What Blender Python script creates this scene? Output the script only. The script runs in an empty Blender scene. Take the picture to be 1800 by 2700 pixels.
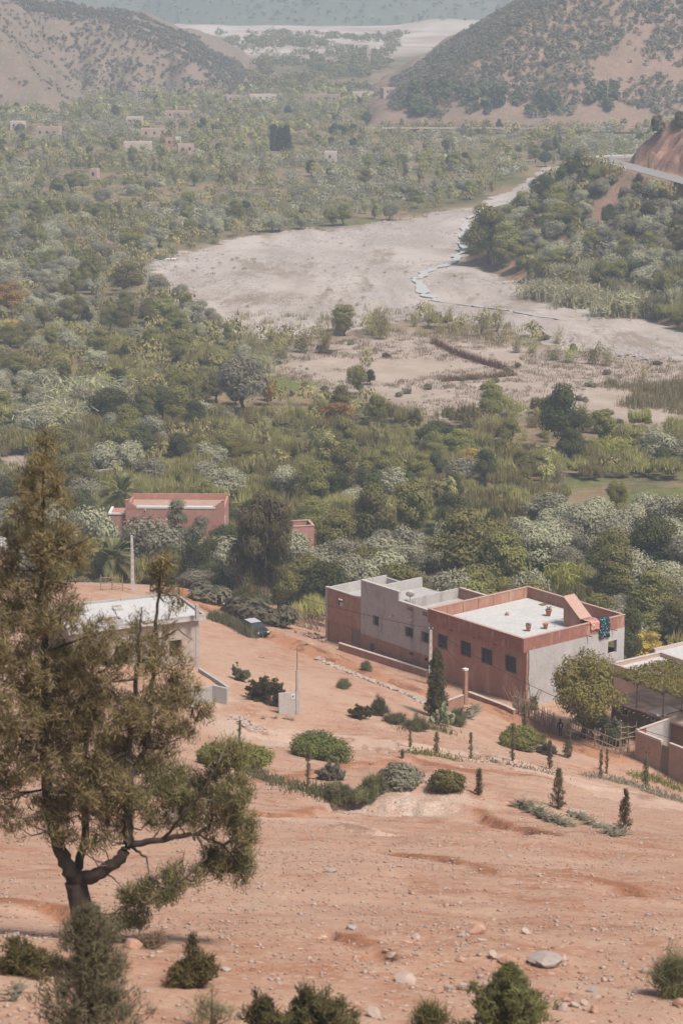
import bpy, math, random
import numpy as np
from mathutils import Vector, Matrix

# ------------------------------------------------------------ camera, sky, sun, exposure
SC = bpy.context.scene
COL = SC.collection
FPX, PITCH, CAMZ = 6375.0, math.radians(13.3), 85.0     # focal length in photo pixels (85 mm on a 24x36 upright frame)
cam = bpy.data.cameras.new('camera'); cam_o = bpy.data.objects.new('camera', cam); COL.objects.link(cam_o)
cam.sensor_fit = 'VERTICAL'; cam.sensor_height = 36.0; cam.sensor_width = 24.0; cam.lens = 85.0
cam.clip_start = 0.5; cam.clip_end = 30000
cam_o.location = (0, 0, CAMZ); cam_o.rotation_euler = (math.pi/2 - PITCH, 0, 0)
cam.dof.use_dof = True; cam.dof.focus_distance = 235.0; cam.dof.aperture_fstop = 1.7
SC.camera = cam_o
SUN_EL, SUN_AZ = math.radians(58), math.radians(132)     # azimuth measured clockwise from +Y (the view direction)
world = bpy.data.worlds.new('World'); SC.world = world; world.use_nodes = True
wn = world.node_tree.nodes; wn.clear()
sky = wn.new('ShaderNodeTexSky'); sky.sky_type = 'NISHITA'; sky.sun_disc = False
sky.sun_elevation = SUN_EL; sky.sun_rotation = SUN_AZ; sky.altitude = 900; sky.dust_density = 7.0; sky.air_density = 0.7; sky.ozone_density = 0.3
bg = wn.new('ShaderNodeBackground'); bg.inputs[1].default_value = 0.115
wo = wn.new('ShaderNodeOutputWorld')
world.node_tree.links.new(sky.outputs[0], bg.inputs[0]); world.node_tree.links.new(bg.outputs[0], wo.inputs[0])
sun = bpy.data.lights.new('sun', 'SUN'); sun.energy = 3.9; sun.angle = math.radians(13.0); sun.color = (1.0, 0.955, 0.89)
sun_o = bpy.data.objects.new('sun', sun); COL.objects.link(sun_o); sun_o.location = (60, 100, 300)
sd = Vector((math.sin(SUN_AZ)*math.cos(SUN_EL), math.cos(SUN_AZ)*math.cos(SUN_EL), math.sin(SUN_EL)))
sun_o.rotation_euler = (-sd).to_track_quat('-Z', 'Y').to_euler()
vs = SC.view_settings; vs.view_transform = 'Standard'; vs.look = 'None'; vs.gamma = 1.0; vs.use_curve_mapping = False
vs.exposure = 0.38
SC.render.engine = 'CYCLES'
cy = SC.cycles
cy.use_denoising = True; cy.use_adaptive_sampling = True; cy.adaptive_threshold = 0.02
cy.max_bounces = 6; cy.diffuse_bounces = 3; cy.glossy_bounces = 2; cy.transmission_bounces = 3; cy.transparent_max_bounces = 8
cy.volume_bounces = 0; cy.caustics_reflective = False; cy.caustics_refractive = False

# ------------------------------------------------------------ helpers
R = random.Random(7)
NR = np.random.default_rng(11)
PI = math.pi

def ray(px, py):
    a = px - 900.0; b = 1350.0 - py
    return np.array([a, FPX*math.cos(PITCH) + b*math.sin(PITCH), -FPX*math.sin(PITCH) + b*math.cos(PITCH)])
CP = np.array([0, 0, CAMZ])
def at_y(px, py, y): d = ray(px, py); return CP + d*(y/d[1])
def at_z(px, py, z): d = ray(px, py); return CP + d*((z - CAMZ)/d[2])
def proj(x, y, z):
    z = z - CAMZ
    dep = y*math.cos(PITCH) - z*math.sin(PITCH); up = y*math.sin(PITCH) + z*math.cos(PITCH)
    return 900 + FPX*x/dep, 1350 - FPX*up/dep
def on_plane(px, py, o, n):
    d = ray(px, py); t = np.dot(np.array(o) - CP, n)/np.dot(d, n); return CP + d*t

def _h(ix, iy, s):
    v = (ix.astype(np.int64)*374761393 + iy.astype(np.int64)*668265263 + s*974634777) & 0xffffffff
    v = ((v ^ (v >> 13))*1274126177) & 0xffffffff
    return ((v ^ (v >> 16)) & 0xffff)/32767.5 - 1.0
def vnoise(x, y, s=0):
    x = np.asarray(x, float); y = np.asarray(y, float)
    ix = np.floor(x); iy = np.floor(y); fx = x - ix; fy = y - iy
    fx = fx*fx*(3 - 2*fx); fy = fy*fy*(3 - 2*fy)
    ix = ix.astype(np.int64); iy = iy.astype(np.int64)
    a = _h(ix, iy, s); b = _h(ix+1, iy, s); c = _h(ix, iy+1, s); d = _h(ix+1, iy+1, s)
    return (a*(1-fx) + b*fx)*(1-fy) + (c*(1-fx) + d*fx)*fy
def fbm(x, y, s=0, o=4, g=0.5):
    r = 0; a = 1.0; f = 1.0
    for i in range(o): r = r + a*vnoise(x*f, y*f, s + i*17); a *= g; f *= 2.03
    return r
def sstep(a, b, x):
    t = np.clip((np.asarray(x, float) - a)/(b - a), 0, 1); return t*t*(3 - 2*t)
def in_poly(px, py, poly):
    px = np.asarray(px, float); py = np.asarray(py, float); r = np.zeros(px.shape, bool)
    n = len(poly); j = n - 1
    for i in range(n):
        xi, yi = poly[i][0], poly[i][1]; xj, yj = poly[j][0], poly[j][1]
        if yi != yj:
            r ^= ((yi > py) != (yj > py)) & (px < (xj - xi)*(py - yi)/(yj - yi) + xi)
        j = i
    return r
def seg_dist(x, y, pl):
    """distance to a polyline and the signed side (positive = left of its direction)"""
    best = np.full(np.shape(x), 1e9); side = np.zeros(np.shape(x))
    for (ax, ay), (bx, by) in zip(pl[:-1], pl[1:]):
        dx, dy = bx - ax, by - ay; L2 = dx*dx + dy*dy + 1e-9
        t = np.clip(((x - ax)*dx + (y - ay)*dy)/L2, 0, 1)
        ex = x - ax - t*dx; ey = y - ay - t*dy; d = np.hypot(ex, ey)
        m = d < best; best = np.where(m, d, best); side = np.where(m, np.sign(dx*ey - dy*ex), side)
    return best, side

# ---- materials
def new_mat(name):
    m = bpy.data.materials.new(name); m.use_nodes = True
    nt = m.node_tree; b = nt.nodes['Principled BSDF']
    b.inputs['Specular IOR Level'].default_value = 0.15
    b.inputs['Roughness'].default_value = 0.9
    return m, nt, b
def N(nt, t, **kw):
    n = nt.nodes.new(t)
    for k, v in kw.items():
        if k[0] == 'i' and k[1:].isdigit(): n.inputs[int(k[1:])].default_value = v
        else: setattr(n, k, v)
    return n
def L(nt, a, b): nt.links.new(a, b)
def mixc(nt, fac, a, b, mode='MIX'):
    n = nt.nodes.new('ShaderNodeMix'); n.data_type = 'RGBA'; n.blend_type = mode
    for s, v in ((n.inputs[0], fac), (n.inputs[6], a), (n.inputs[7], b)):
        if isinstance(v, (int, float)): s.default_value = v
        elif isinstance(v, tuple): s.default_value = (*v[:3], 1)
        else: nt.links.new(v, s)
    return n.outputs[2]
def noise(nt, scale, detail=4, rough=0.6, coord=None, dist=0.0):
    n = N(nt, 'ShaderNodeTexNoise'); n.inputs['Scale'].default_value = scale
    n.inputs['Detail'].default_value = detail; n.inputs['Roughness'].default_value = rough; n.inputs['Distortion'].default_value = dist
    if coord is not None: nt.links.new(coord, n.inputs['Vector'])
    return n.outputs['Fac']
def ramp(nt, fac, p0, p1, c0=(0, 0, 0), c1=(1, 1, 1)):
    n = N(nt, 'ShaderNodeValToRGB'); e = n.color_ramp.elements
    e[0].position = p0; e[0].color = (*c0, 1); e[1].position = p1; e[1].color = (*c1, 1)
    nt.links.new(fac, n.inputs[0]); return n.outputs[0]
def bump(nt, b, h, strength=0.4, dist=0.05):
    n = N(nt, 'ShaderNodeBump'); n.inputs['Strength'].default_value = strength; n.inputs['Distance'].default_value = dist
    nt.links.new(h, n.inputs['Height']); nt.links.new(n.outputs[0], b.inputs['Normal'])
def ocoord(nt): return N(nt, 'ShaderNodeTexCoord').outputs['Object']
def gcoord(nt): return N(nt, 'ShaderNodeNewGeometry').outputs['Position']

def plain(name, col, rough=0.85, var=0.25, scale=1.5, bumps=0.3, spec=0.15, stain=None, metal=0.0):
    """a weathered surface: base colour broken by two sizes of noise and fine relief"""
    m, nt, b = new_mat(name); co = gcoord(nt)
    n1 = noise(nt, scale, 5, 0.65, co); n2 = noise(nt, scale*9, 3, 0.6, co)
    dk = tuple(c*(1 - var) for c in col); lt = tuple(min(1, c*(1 + var*0.7)) for c in col)
    c = mixc(nt, ramp(nt, n1, 0.3, 0.7), dk, lt)
    c = mixc(nt, 0.35, c, ramp(nt, n2, 0.3, 0.75, tuple(x*0.6 for x in col), tuple(min(1, x*1.25) for x in col)))
    if stain:
        mp = N(nt, 'ShaderNodeMapping'); mp.inputs['Scale'].default_value = (1, 1, 0.25); L(nt, co, mp.inputs[0])
        n3 = noise(nt, stain[1], 5, 0.7, mp.outputs[0], 0.6)
        c = mixc(nt, ramp(nt, n3, stain[2], stain[2] + 0.18), c, stain[0])
    L(nt, c, b.inputs['Base Color']); b.inputs['Roughness'].default_value = rough
    b.inputs['Specular IOR Level'].default_value = spec; b.inputs['Metallic'].default_value = metal
    bump(nt, b, n2, bumps, 0.03)
    return m
def leafmat(name, col, tr=0.25, var=0.35, tip=None, each=1.0):
    """leaf colour varied leaf clump by leaf clump (attribute 'tint') and tree by tree"""
    m = bpy.data.materials.new(name); m.use_nodes = True; nt = m.node_tree; nt.nodes.clear()
    at = N(nt, 'ShaderNodeAttribute', attribute_name='tint'); oi = N(nt, 'ShaderNodeObjectInfo')
    dk = tuple(c*(1 - var) for c in col); lt = tuple(c*(1 + var) for c in col)
    if tip: lt = tip
    c = mixc(nt, at.outputs['Fac'], dk, lt)
    hs = N(nt, 'ShaderNodeHueSaturation')
    mr = N(nt, 'ShaderNodeMapRange'); mr.inputs[3].default_value = 1 - 0.28*each; mr.inputs[4].default_value = 1 + 0.3*each
    mh = N(nt, 'ShaderNodeMapRange'); mh.inputs[3].default_value = 0.5 - 0.025*each; mh.inputs[4].default_value = 0.5 + 0.015*each
    L(nt, oi.outputs['Random'], mr.inputs[0]); L(nt, oi.outputs['Random'], mh.inputs[0])
    L(nt, mr.outputs[0], hs.inputs['Value']); L(nt, mh.outputs[0], hs.inputs['Hue']); L(nt, c, hs.inputs['Color'])
    d = N(nt, 'ShaderNodeBsdfDiffuse'); t = N(nt, 'ShaderNodeBsdfTranslucent'); mx = N(nt, 'ShaderNodeMixShader')
    mx.inputs[0].default_value = tr; o = N(nt, 'ShaderNodeOutputMaterial')
    L(nt, hs.outputs[0], d.inputs[0]); L(nt, hs.outputs[0], t.inputs[0]); L(nt, d.outputs[0], mx.inputs[1]); L(nt, t.outputs[0], mx.inputs[2])
    L(nt, mx.outputs[0], o.inputs[0]); return m

# ---- objects
def mesh_np(name, v, quads=None, tris=None, mats=(), smooth=False, tint=None, mi=None):
    """mesh from arrays; tint = one value per face"""
    v = np.asarray(v, np.float32)
    loops = []; starts = []; tot = 0
    if quads is not None and len(quads):
        q = np.asarray(quads, np.int32); loops.append(q.ravel()); starts.append(np.arange(len(q), dtype=np.int32)*4); tot = q.size
    if tris is not None and len(tris):
        t = np.asarray(tris, np.int32); loops.append(t.ravel()); starts.append(tot + np.arange(len(t), dtype=np.int32)*3)
    lp = np.concatenate(loops).astype(np.int32); st = np.concatenate(starts).astype(np.int32)
    me = bpy.data.meshes.new(name); me.vertices.add(len(v)); me.vertices.foreach_set('co', v.ravel())
    me.loops.add(len(lp)); me.loops.foreach_set('vertex_index', lp)
    me.polygons.add(len(st)); me.polygons.foreach_set('loop_start', st)
    if smooth: me.polygons.foreach_set('use_smooth', np.ones(len(st), bool))
    for m in mats: me.materials.append(m)
    if mi is not None: me.polygons.foreach_set('material_index', np.asarray(mi, np.int32))
    me.update(calc_edges=True)
    if tint is not None:
        a = me.attributes.new('tint', 'FLOAT', 'FACE'); a.data.foreach_set('value', np.asarray(tint, np.float32))
    return me
def link(name, me, parent=None):
    o = bpy.data.objects.new(name, me); COL.objects.link(o)
    if parent is not None: o.parent = parent
    return o
def tag(o, label=None, cat=None, group=None, kind=None):
    if label: o['label'] = label
    if cat: o['category'] = cat
    if group: o['group'] = group
    if kind: o['kind'] = kind
    return o
def thing(name, label, cat, loc=(0, 0, 0), rz=0.0, group=None, s=1.0):
    o = bpy.data.objects.new(name, None); COL.objects.link(o); o.empty_display_size = 0.2
    o.location = tuple(float(c) for c in loc); o.rotation_euler = (0, 0, rz); o.scale = (s, s, s) if not isinstance(s, tuple) else s
    return tag(o, label, cat, group)
def copy_tree(o, parent=None):
    c = o.copy(); COL.objects.link(c); c.parent = parent
    for ch in o.children: copy_tree(ch, c)
    return c

class MB:
    """collects shapes; build() links them as one mesh object"""
    def __init__(s): s.v = []; s.f = []
    def box(s, x0, y0, z0, x1, y1, z1, M=None):
        n = len(s.v); P = [(x0,y0,z0),(x1,y0,z0),(x1,y1,z0),(x0,y1,z0),(x0,y0,z1),(x1,y0,z1),(x1,y1,z1),(x0,y1,z1)]
        if M is not None: P = [tuple(M @ Vector(p)) for p in P]
        s.v += P; s.f += [tuple(n+i for i in f) for f in ((0,3,2,1),(4,5,6,7),(0,1,5,4),(1,2,6,5),(2,3,7,6),(3,0,4,7))]; return s
    def poly_prism(s, pts, z0, z1):
        n = len(s.v); k = len(pts)
        z0s = z0 if hasattr(z0, '__len__') else [z0]*k; z1s = z1 if hasattr(z1, '__len__') else [z1]*k
        s.v += [(p[0], p[1], a) for p, a in zip(pts, z0s)] + [(p[0], p[1], a) for p, a in zip(pts, z1s)]
        s.f += [tuple(n + k - 1 - i for i in range(k)), tuple(n + k + i for i in range(k))]
        s.f += [(n+i, n+(i+1) % k, n+k+(i+1) % k, n+k+i) for i in range(k)]; return s
    def tube(s, pts, rad, sides=6, cap=True, rough=0.0):
        pts = [Vector(p) for p in pts]; n0 = len(s.v); k = len(pts)
        rad = rad if hasattr(rad, '__len__') else [rad]*k
        for i, p in enumerate(pts):
            t = (pts[min(i+1, k-1)] - pts[max(i-1, 0)]); t = t.normalized() if t.length > 1e-9 else Vector((0, 0, 1))
            a = Vector((0, 0, 1)) if abs(t.z) < 0.9 else Vector((1, 0, 0))
            u = t.cross(a).normalized(); w = t.cross(u)
            for j in range(sides):
                q = p + (u*math.cos(2*PI*j/sides) + w*math.sin(2*PI*j/sides))*(rad[i]*(1 + rough*R.uniform(-1, 1))); s.v.append(tuple(q))
        for i in range(k-1):
            for j in range(sides):
                a, b = n0+i*sides+j, n0+i*sides+(j+1) % sides
                s.f.append((a, a+sides, b+sides, b))
        if cap:
            s.f.append(tuple(n0+j for j in range(sides))); s.f.append(tuple(n0+(k-1)*sides+sides-1-j for j in range(sides)))
        return s
    def lathe(s, prof, sides=12, c=(0, 0, 0)):
        n0 = len(s.v); k = len(prof)
        for r, z in prof:
            for j in range(sides): s.v.append((c[0]+r*math.cos(2*PI*j/sides), c[1]+r*math.sin(2*PI*j/sides), c[2]+z))
        for i in range(k-1):
            for j in range(sides):
                a, b = n0+i*sides+j, n0+i*sides+(j+1) % sides; s.f.append((a, b, b+sides, a+sides))
        s.f.append(tuple(n0+sides-1-j for j in range(sides))); s.f.append(tuple(n0+(k-1)*sides+j for j in range(sides)))
        return s
    def quad(s, a, b, c, d):
        n = len(s.v); s.v += [tuple(a), tuple(b), tuple(c), tuple(d)]; s.f.append((n, n+1, n+2, n+3)); return s
    def mesh(s, name, mat, smooth=False):
        me = bpy.data.meshes.new(name); me.from_pydata([tuple(float(c) for c in p) for p in s.v], [], s.f); me.update()
        if mat: me.materials.append(mat)
        if smooth: me.polygons.foreach_set('use_smooth', [True]*len(me.polygons))
        return me
    def build(s, name, mat, parent=None, smooth=False): return link(name, s.mesh(name, mat, smooth), parent)
    def bevelled(s, name, mat, parent=None, w=0.03):
        o = s.build(name, mat, parent); b = o.modifiers.new('bevel', 'BEVEL'); b.width = w; b.segments = 2; b.limit_method = 'ANGLE'; return o

# ------------------------------------------------------------ terrain
# control points: photo column, photo row, distance along the ground from the camera (m)
_ctl = [(0,2700,46),(450,2700,46),(900,2700,48),(1350,2700,49),(1800,2700,50),
 (220,2480,57),(0,2450,60),(600,2500,59),(1000,2500,60),(1400,2500,62),(1800,2500,64),
 (0,2300,80),(500,2300,82),(900,2300,84),(1300,2300,86),(1800,2300,92),
 (0,2150,106),(300,2130,112),(700,2160,116),(1000,2150,122),(1400,2205,112),(1800,2200,118),
 (980,2092,144),(1250,2112,141),(1400,2165,130),(820,2100,142),
 (500,2040,150),(700,2060,158),(950,2045,174),(1150,2050,172),
 (800,1960,192),(700,1940,196),(1100,1960,196),(1350,2000,194),(1600,2065,190),(1800,2130,172),(1480,2130,156),(1640,2185,138),
 (1690,2010,216),(1800,2085,210),(1475,1943,224),(1600,2000,217),(1560,1985,217),
 (1385,1862,233),(1260,1824,239),(1130,1785,244),(1000,1745,250),(860,1697,256),(760,1675,258),
 (700,1690,253),(700,1660,262),(560,1600,268),(480,1550,282),(700,1800,219),(900,1800,226),(600,1740,230),(1000,1790,236),
 (740,1880,205),(950,1880,209),(1150,1890,219),(1250,1880,225),
 (520,1765,216),(100,1800,206),(350,1555,272),(100,1560,266),(0,1545,264),(250,1545,270),
 (300,1950,172),(0,1930,176),(450,1960,176),(600,1900,197),(600,1860,205)]
_cw = [at_y(*c) for c in _ctl]
_cw += [np.array(p, float) for p in ((5,277,3),(20,272,3),(35,264,3),(-15,300,2.5),(-40,300,4),(48,244,6),(45,225,7.5),(30,232,9.5),(20,244,9.3),(10,256,9.3),
    (-60,318,1),(-30,322,1),(0,316,1),(30,310,1),(60,305,1),(-60,345,0),(-25,345,0),(0,345,0),(25,345,0),(60,345,0),(0,375,0),(-60,375,0),(60,375,0),
    (0,20,70.5),(-12,22,70),(12,22,70))]
_cw = np.array(_cw)
def _tpsk(r2): return np.where(r2 > 1e-9, r2*np.log(np.maximum(r2, 1e-9)), 0)
_S = 100.0
_A = _cw[:, :2]/_S; _n = len(_A)
_K = _tpsk(((_A[:, None] - _A[None])**2).sum(-1)) + np.eye(_n)*2e-3
_Pm = np.hstack([np.ones((_n, 1)), _A])
_M = np.block([[_K, _Pm], [_Pm.T, np.zeros((3, 3))]])
_W = np.linalg.solve(_M, np.concatenate([_cw[:, 2], np.zeros(3)]))
def tps(x, y):
    sh = np.shape(x); x = np.ravel(x)/_S; y = np.ravel(y)/_S; out = np.zeros(len(x))
    for i in range(0, len(x), 40000):
        xs, ys = x[i:i+40000], y[i:i+40000]
        r2 = (xs[:, None] - _A[None, :, 0])**2 + (ys[:, None] - _A[None, :, 1])**2
        out[i:i+40000] = _tpsk(r2) @ _W[:_n] + _W[_n] + _W[_n+1]*xs + _W[_n+2]*ys
    return out.reshape(sh)
_mound = (6.2, 137.0)
_scarps = []          # filled below: world polylines of small earth banks (steps)
def ground_base(x, y):
    x = np.asarray(x, float); y = np.asarray(y, float)
    lim = 0.150*np.maximum(y, 20) + 8
    xc = np.clip(x, -lim, lim)
    z = tps(xc, np.clip(y, 18, 380))
    z = z + np.where(x < -lim, (-lim - x)*0.05, 0)*sstep(340, 250, y)
    z = z*(1 - sstep(335, 372, y))
    z = np.where(y < 18, np.minimum(z, 72), z)
    return z
def ground_h(x, y):
    x = np.asarray(x, float); y = np.asarray(y, float)
    z = ground_base(x, y)
    near = sstep(300, 240, y)
    rough = 0.22*fbm(x/9, y/9, 3, 3) + 0.05*fbm(x/1.6, y/1.6, 5, 3) + 0.05*fbm(x/4, y/2.0, 6, 3)
    gul = -0.16*np.maximum(0, 1 - np.abs(fbm(x/14 + 3, y/30, 9, 2))*4)*sstep(215, 150, y)
    flat = 1 - 0.75*sstep(205, 225, y)
    z = z + near*flat*(rough + gul)
    mx, my = _mound; z = z + 1.5*np.exp(-((x - mx)/9.5)**2 - ((y - my)/6.0)**2)*(1 + 0.25*fbm(x/3, y/3, 25, 2))
    for pl, h, w in _scarps:
        d, s = seg_dist(x, y, pl)
        hv = 1.5*h*(0.6 + 0.7*fbm(x/2.5, y/2.5, 15, 2)); z = z + hv*(sstep(-0.5, 0.1, d*s + 0.25*fbm(x/0.9, y/0.9, 19, 2)) - 1)*np.exp(-np.maximum(0, d - 0.3)/w)*(d < 8)
    far = sstep(330, 400, y)
    z = z + far*(0.45*fbm(x/45, y/45, 21, 3))
    z = z + sstep(1400, 2300, y)*5 + sstep(1750, 2200, y)*7*np.maximum(0, fbm(x/130, y/220, 23, 3))
    return z

# hills as height fields of their own
def smin(a, b, k): h = np.clip(0.5 + 0.5*(b - a)/k, 0, 1); return b*(1-h) + a*h - k*h*(1-h)
def hill_right_h(x, y):
    gx = x + 6*fbm(x/60, y/60, 31, 3)
    a = 0.60*(y - 1128 + 10*fbm(x/35, y/80, 33, 3)); b = 0.62*(gx - 8 - 0.04*(y-1135))
    z = smin(a, b, 12)
    z = smin(z, 0*z + 150, 25)
    z = z + 3.0*fbm(x/22, y/40, 35, 4)*sstep(2, 20, z)
    z = np.where((z > -8) & (z < 7), z + 2.5*sstep(-2, 3, z)*sstep(7, 2, z), z)
    return z
def hill_left_far_h(x, y):
    h = np.interp(x, [-700, -300, -198, -135, -94, -70, -55, -40], [70, 58, 47, 38, 23, 9, -2, -12])
    z = smin(h, 0.75*(y - 1370 + 8*fbm(x/20, y/50, 41, 3)), 8)
    z = smin(z, 0.5*(1750 - y), 10)
    return z + 2.2*fbm(x/16, y/26, 43, 4)*sstep(0, 10, z)
def hill_left_near_h(x, y):
    z = smin(0.95*(-140 - x + 5*fbm(x/25, y/25, 45, 3)), 0.9*(y - 1222), 6)
    z = smin(z, 0*z + 62, 20); z = smin(z, 0.6*(1560 - y), 8)
    return z + 1.6*fbm(x/12, y/18, 47, 4)*sstep(0, 10, z)
ROADZ = 24.0
def emb_parts(x, y):
    d1 = (x - 33)*0.948 + (y - 655)*0.318        # from the river edge
    d2 = (x - 33)*0.976 - (y - 660)*0.216        # from the far side
    dr = (x - 77)*0.977 + (y - 686)*0.213        # from the road centre line
    return d1, d2, dr
def embank_h(x, y):
    d1, d2, dr = emb_parts(x, y)
    n = fbm(x/14, y/14, 51, 4)
    base = smin(smin(0.52*(d1 - 1), 0.85*d2, 4), 0.8*(724 - y) + 0.25*np.maximum(0, x - 85), 3)
    base = base + n*1.3*sstep(1, 8, base)
    
    z = smin(base, 0*base + ROADZ, 2.0)
    z = np.where(dr > -5.5, np.minimum(np.where(base > ROADZ - 3, ROADZ, z), 0.9*(728 - y) + 0.25*np.maximum(0, x - 85) + 6), z)
    cut = np.clip((dr - 5.0)*1.15 + 2.6*fbm(x/6, y/6, 53, 5) + 1.2*np.abs(fbm(x/2.2, y/2.2, 59, 3)), 0, 11 + 3*fbm(x/9, y/9, 57, 3) + 0.25*np.maximum(0, dr - 15)) 
    nose = sstep(697, 684, y + 1.5*fbm(x/4, y/4, 55, 3))
    z = np.where(dr > 5.0, z + cut*nose, z)
    return z
def mount_h(x, y):
    r1 = 2420 + 90*fbm(x/300, x*0+1, 61, 3)
    z1 = 0.20*(y - r1) - 0.14*np.maximum(0, x + 40)
    z2 = 0.22*(y - 2330 - 110*fbm(x/260, x*0+3, 63, 3)) - 0.10*np.maximum(0, -30 - x)
    z = np.maximum(smin(z1, 0*z1 + 150, 60), smin(z2, 0*z2 + 165, 40))
    return z + 24*fbm(x/110, y/150, 65, 5)*sstep(-10, 40, z)
_cx = np.arange(-70, 70.01, 0.4); _cy = np.arange(20, 400.01, 0.4); _CACHE = {}
def ground_c(x, y):
    '''ground height, read from a fine table near the village'''
    if 'z' not in _CACHE: X_, Y_ = np.meshgrid(_cx, _cy); _CACHE['z'] = ground_h(X_, Y_)
    Z = _CACHE['z']; x = np.asarray(x, float); y = np.asarray(y, float); ins = (np.abs(x) < 69.5) & (y > 20.5) & (y < 399.5)
    fx = np.clip((x + 70)/0.4, 0, len(_cx)-1.001); fy = np.clip((y - 20)/0.4, 0, len(_cy)-1.001); i = fx.astype(int); j = fy.astype(int); fx = fx - i; fy = fy - j
    z = (Z[j, i]*(1-fx) + Z[j, i+1]*fx)*(1-fy) + (Z[j+1, i]*(1-fx) + Z[j+1, i+1]*fx)*fy
    if not ins.all(): z = np.where(ins, z, 0); z[~ins] = ground_h(x[~ins], y[~ins])
    return z
def all_h(x, y):
    z = ground_c(x, y)
    for f, c in ((hill_right_h, (y > 1090) & (x > -10)), (hill_left_far_h, (y > 1340) & (x < -20)), (hill_left_near_h, (y > 1200) & (x < -120)),
              (embank_h, (y > 480) & (y < 900) & (x > 20))):
        if np.any(c): z = np.where(c, np.maximum(z, f(x, y)), z)
    return z
def hit(px, py, y0=30.0, y1=3000.0):
    """where the line of sight through a photo position meets the ground"""
    d = ray(px, py); d = d/d[1]
    ys = np.arange(y0, 396, 0.5); Z = CAMZ + d[2]*ys; below = np.nonzero(Z < ground_c(d[0]*ys, ys))[0]
    if len(below) == 0:
        ys = np.geomspace(395, y1, 900); X = d[0]*ys; Z = CAMZ + d[2]*ys; H = all_h(X, ys); below = np.nonzero(Z < H)[0]
    if len(below) == 0: return np.array([d[0]*y1, y1, CAMZ + d[2]*y1])
    i = below[0]; a, b = (ys[i-1] if i else y0), ys[i]
    for _ in range(18):
        m = 0.5*(a+b); xm = np.array([d[0]*m])
        if CAMZ + d[2]*m < all_h(xm, np.array([m]))[0]: b = m
        else: a = m
    return np.array([d[0]*b, b, CAMZ + d[2]*b])
def hitb(px, py):
    """same, with the smooth base ground only (used to lay out banks and tracks)"""
    d = ray(px, py); d = d/d[1]; ys = np.arange(30, 420, 0.5); Z = CAMZ + d[2]*ys; H = ground_base(d[0]*ys, ys)
    i = np.nonzero(Z < H)[0]; i = i[0] if len(i) else len(ys)-1; return (d[0]*ys[i], ys[i])
def gz(x, y): return float(all_h(np.array([float(x)]), np.array([float(y)]))[0])
def W0(pts): return [tuple(at_z(px, r, 0.0)[:2]) for px, r in pts]

for pl, h, w in (([(960,2122),(1120,2138),(1260,2150),(1380,2175),(1460,2200)], 0.45, 3.0), ([(1020,2232),(1160,2250),(1290,2290)], 0.22, 1.5),
                 ([(1560,2308),(1640,2325),(1700,2345),(1800,2362)], 0.35, 1.0), ([(420,2122),(600,2128),(760,2140),(860,2120)], 0.35, 3.0),
                 ([(1080,1995),(1250,2032),(1420,2052),(1560,2078)], 0.3, 2.0), ([(0,2360),(120,2370),(230,2385)], 0.4, 3.0),
                 ([(640,2065),(760,2045),(900,2010),(1040,2000)], 0.35, 2.5),
                 ([(905,2478),(960,2500),(1020,2525)], 0.28, 0.5)):
    _scarps.append(([hitb(*p) for p in pl], h, w))

# zones on the ground, drawn in plan: (photo outlines laid onto the ground)
RIVER = [(395,700),(430,682),(520,655),(620,628),(800,605),(960,588),(1080,572),(1180,556),(1290,540),(1380,508),(1450,462),(1470,445),(1560,440),(1530,465),(1440,510),(1330,548),
         (1255,570),(1228,640),(1222,690),(1290,718),(1400,758),(1600,818),(1860,892),(1860,972),(1650,945),(1500,915),(1350,870),(1200,845),(1050,850),(930,868),(800,885),(680,892),(590,870),(520,825),(460,780),(405,745)]
FLATS = [(690,960),(780,915),(950,890),(1100,868),(1250,890),(1400,910),(1860,965),(1860,1140),(1640,1120),(1560,1100),(1440,1085),(1300,1105),(1090,1120),(1040,1070),(960,1040),(860,1025),(740,1010)]
RIVER_W = W0(RIVER); FLATS_W = W0(FLATS)
FIELDS = [[(1180,1292),(1270,1275),(1290,1300),(1190,1320)],[(1480,1268),(1580,1250),(1600,1266),(1500,1290)],[(1640,1305),(1860,1268),(1860,1300),(1660,1326)],
          [(480,505),(560,500),(565,512),(485,518)],[(900,578),(985,574),(985,586),(905,590)],[(560,1010),(700,985),(860,1010),(730,1040)]]
FIELDS_W = [W0(f) for f in FIELDS]
SOIL = [[(1330,1345),(1480,1325),(1640,1340),(1860,1310),(1860,1365),(1650,1370),(1460,1352)],[(0,1205),(70,1200),(120,1230),(60,1262),(0,1262)],[(1200,1232),(1420,1212),(1480,1216),(1260,1246)]]
SOIL_W = [W0(f) for f in SOIL]

def grid_mesh(name, X, Y, Z, mat, attrs=None):
    nr, nc = X.shape; v = np.stack([X, Y, Z], -1).reshape(-1, 3)
    i = np.arange(nr-1)[:, None]*nc + np.arange(nc-1)[None]; q = np.stack([i, i+1, i+nc+1, i+nc], -1).reshape(-1, 4)
    me = mesh_np(name, v, q, mats=(mat,), smooth=True)
    for k, a in (attrs or {}).items():
        at = me.attributes.new(k, 'FLOAT', 'POINT'); at.data.foreach_set('value', np.asarray(a, np.float32).ravel())
    return me

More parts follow.
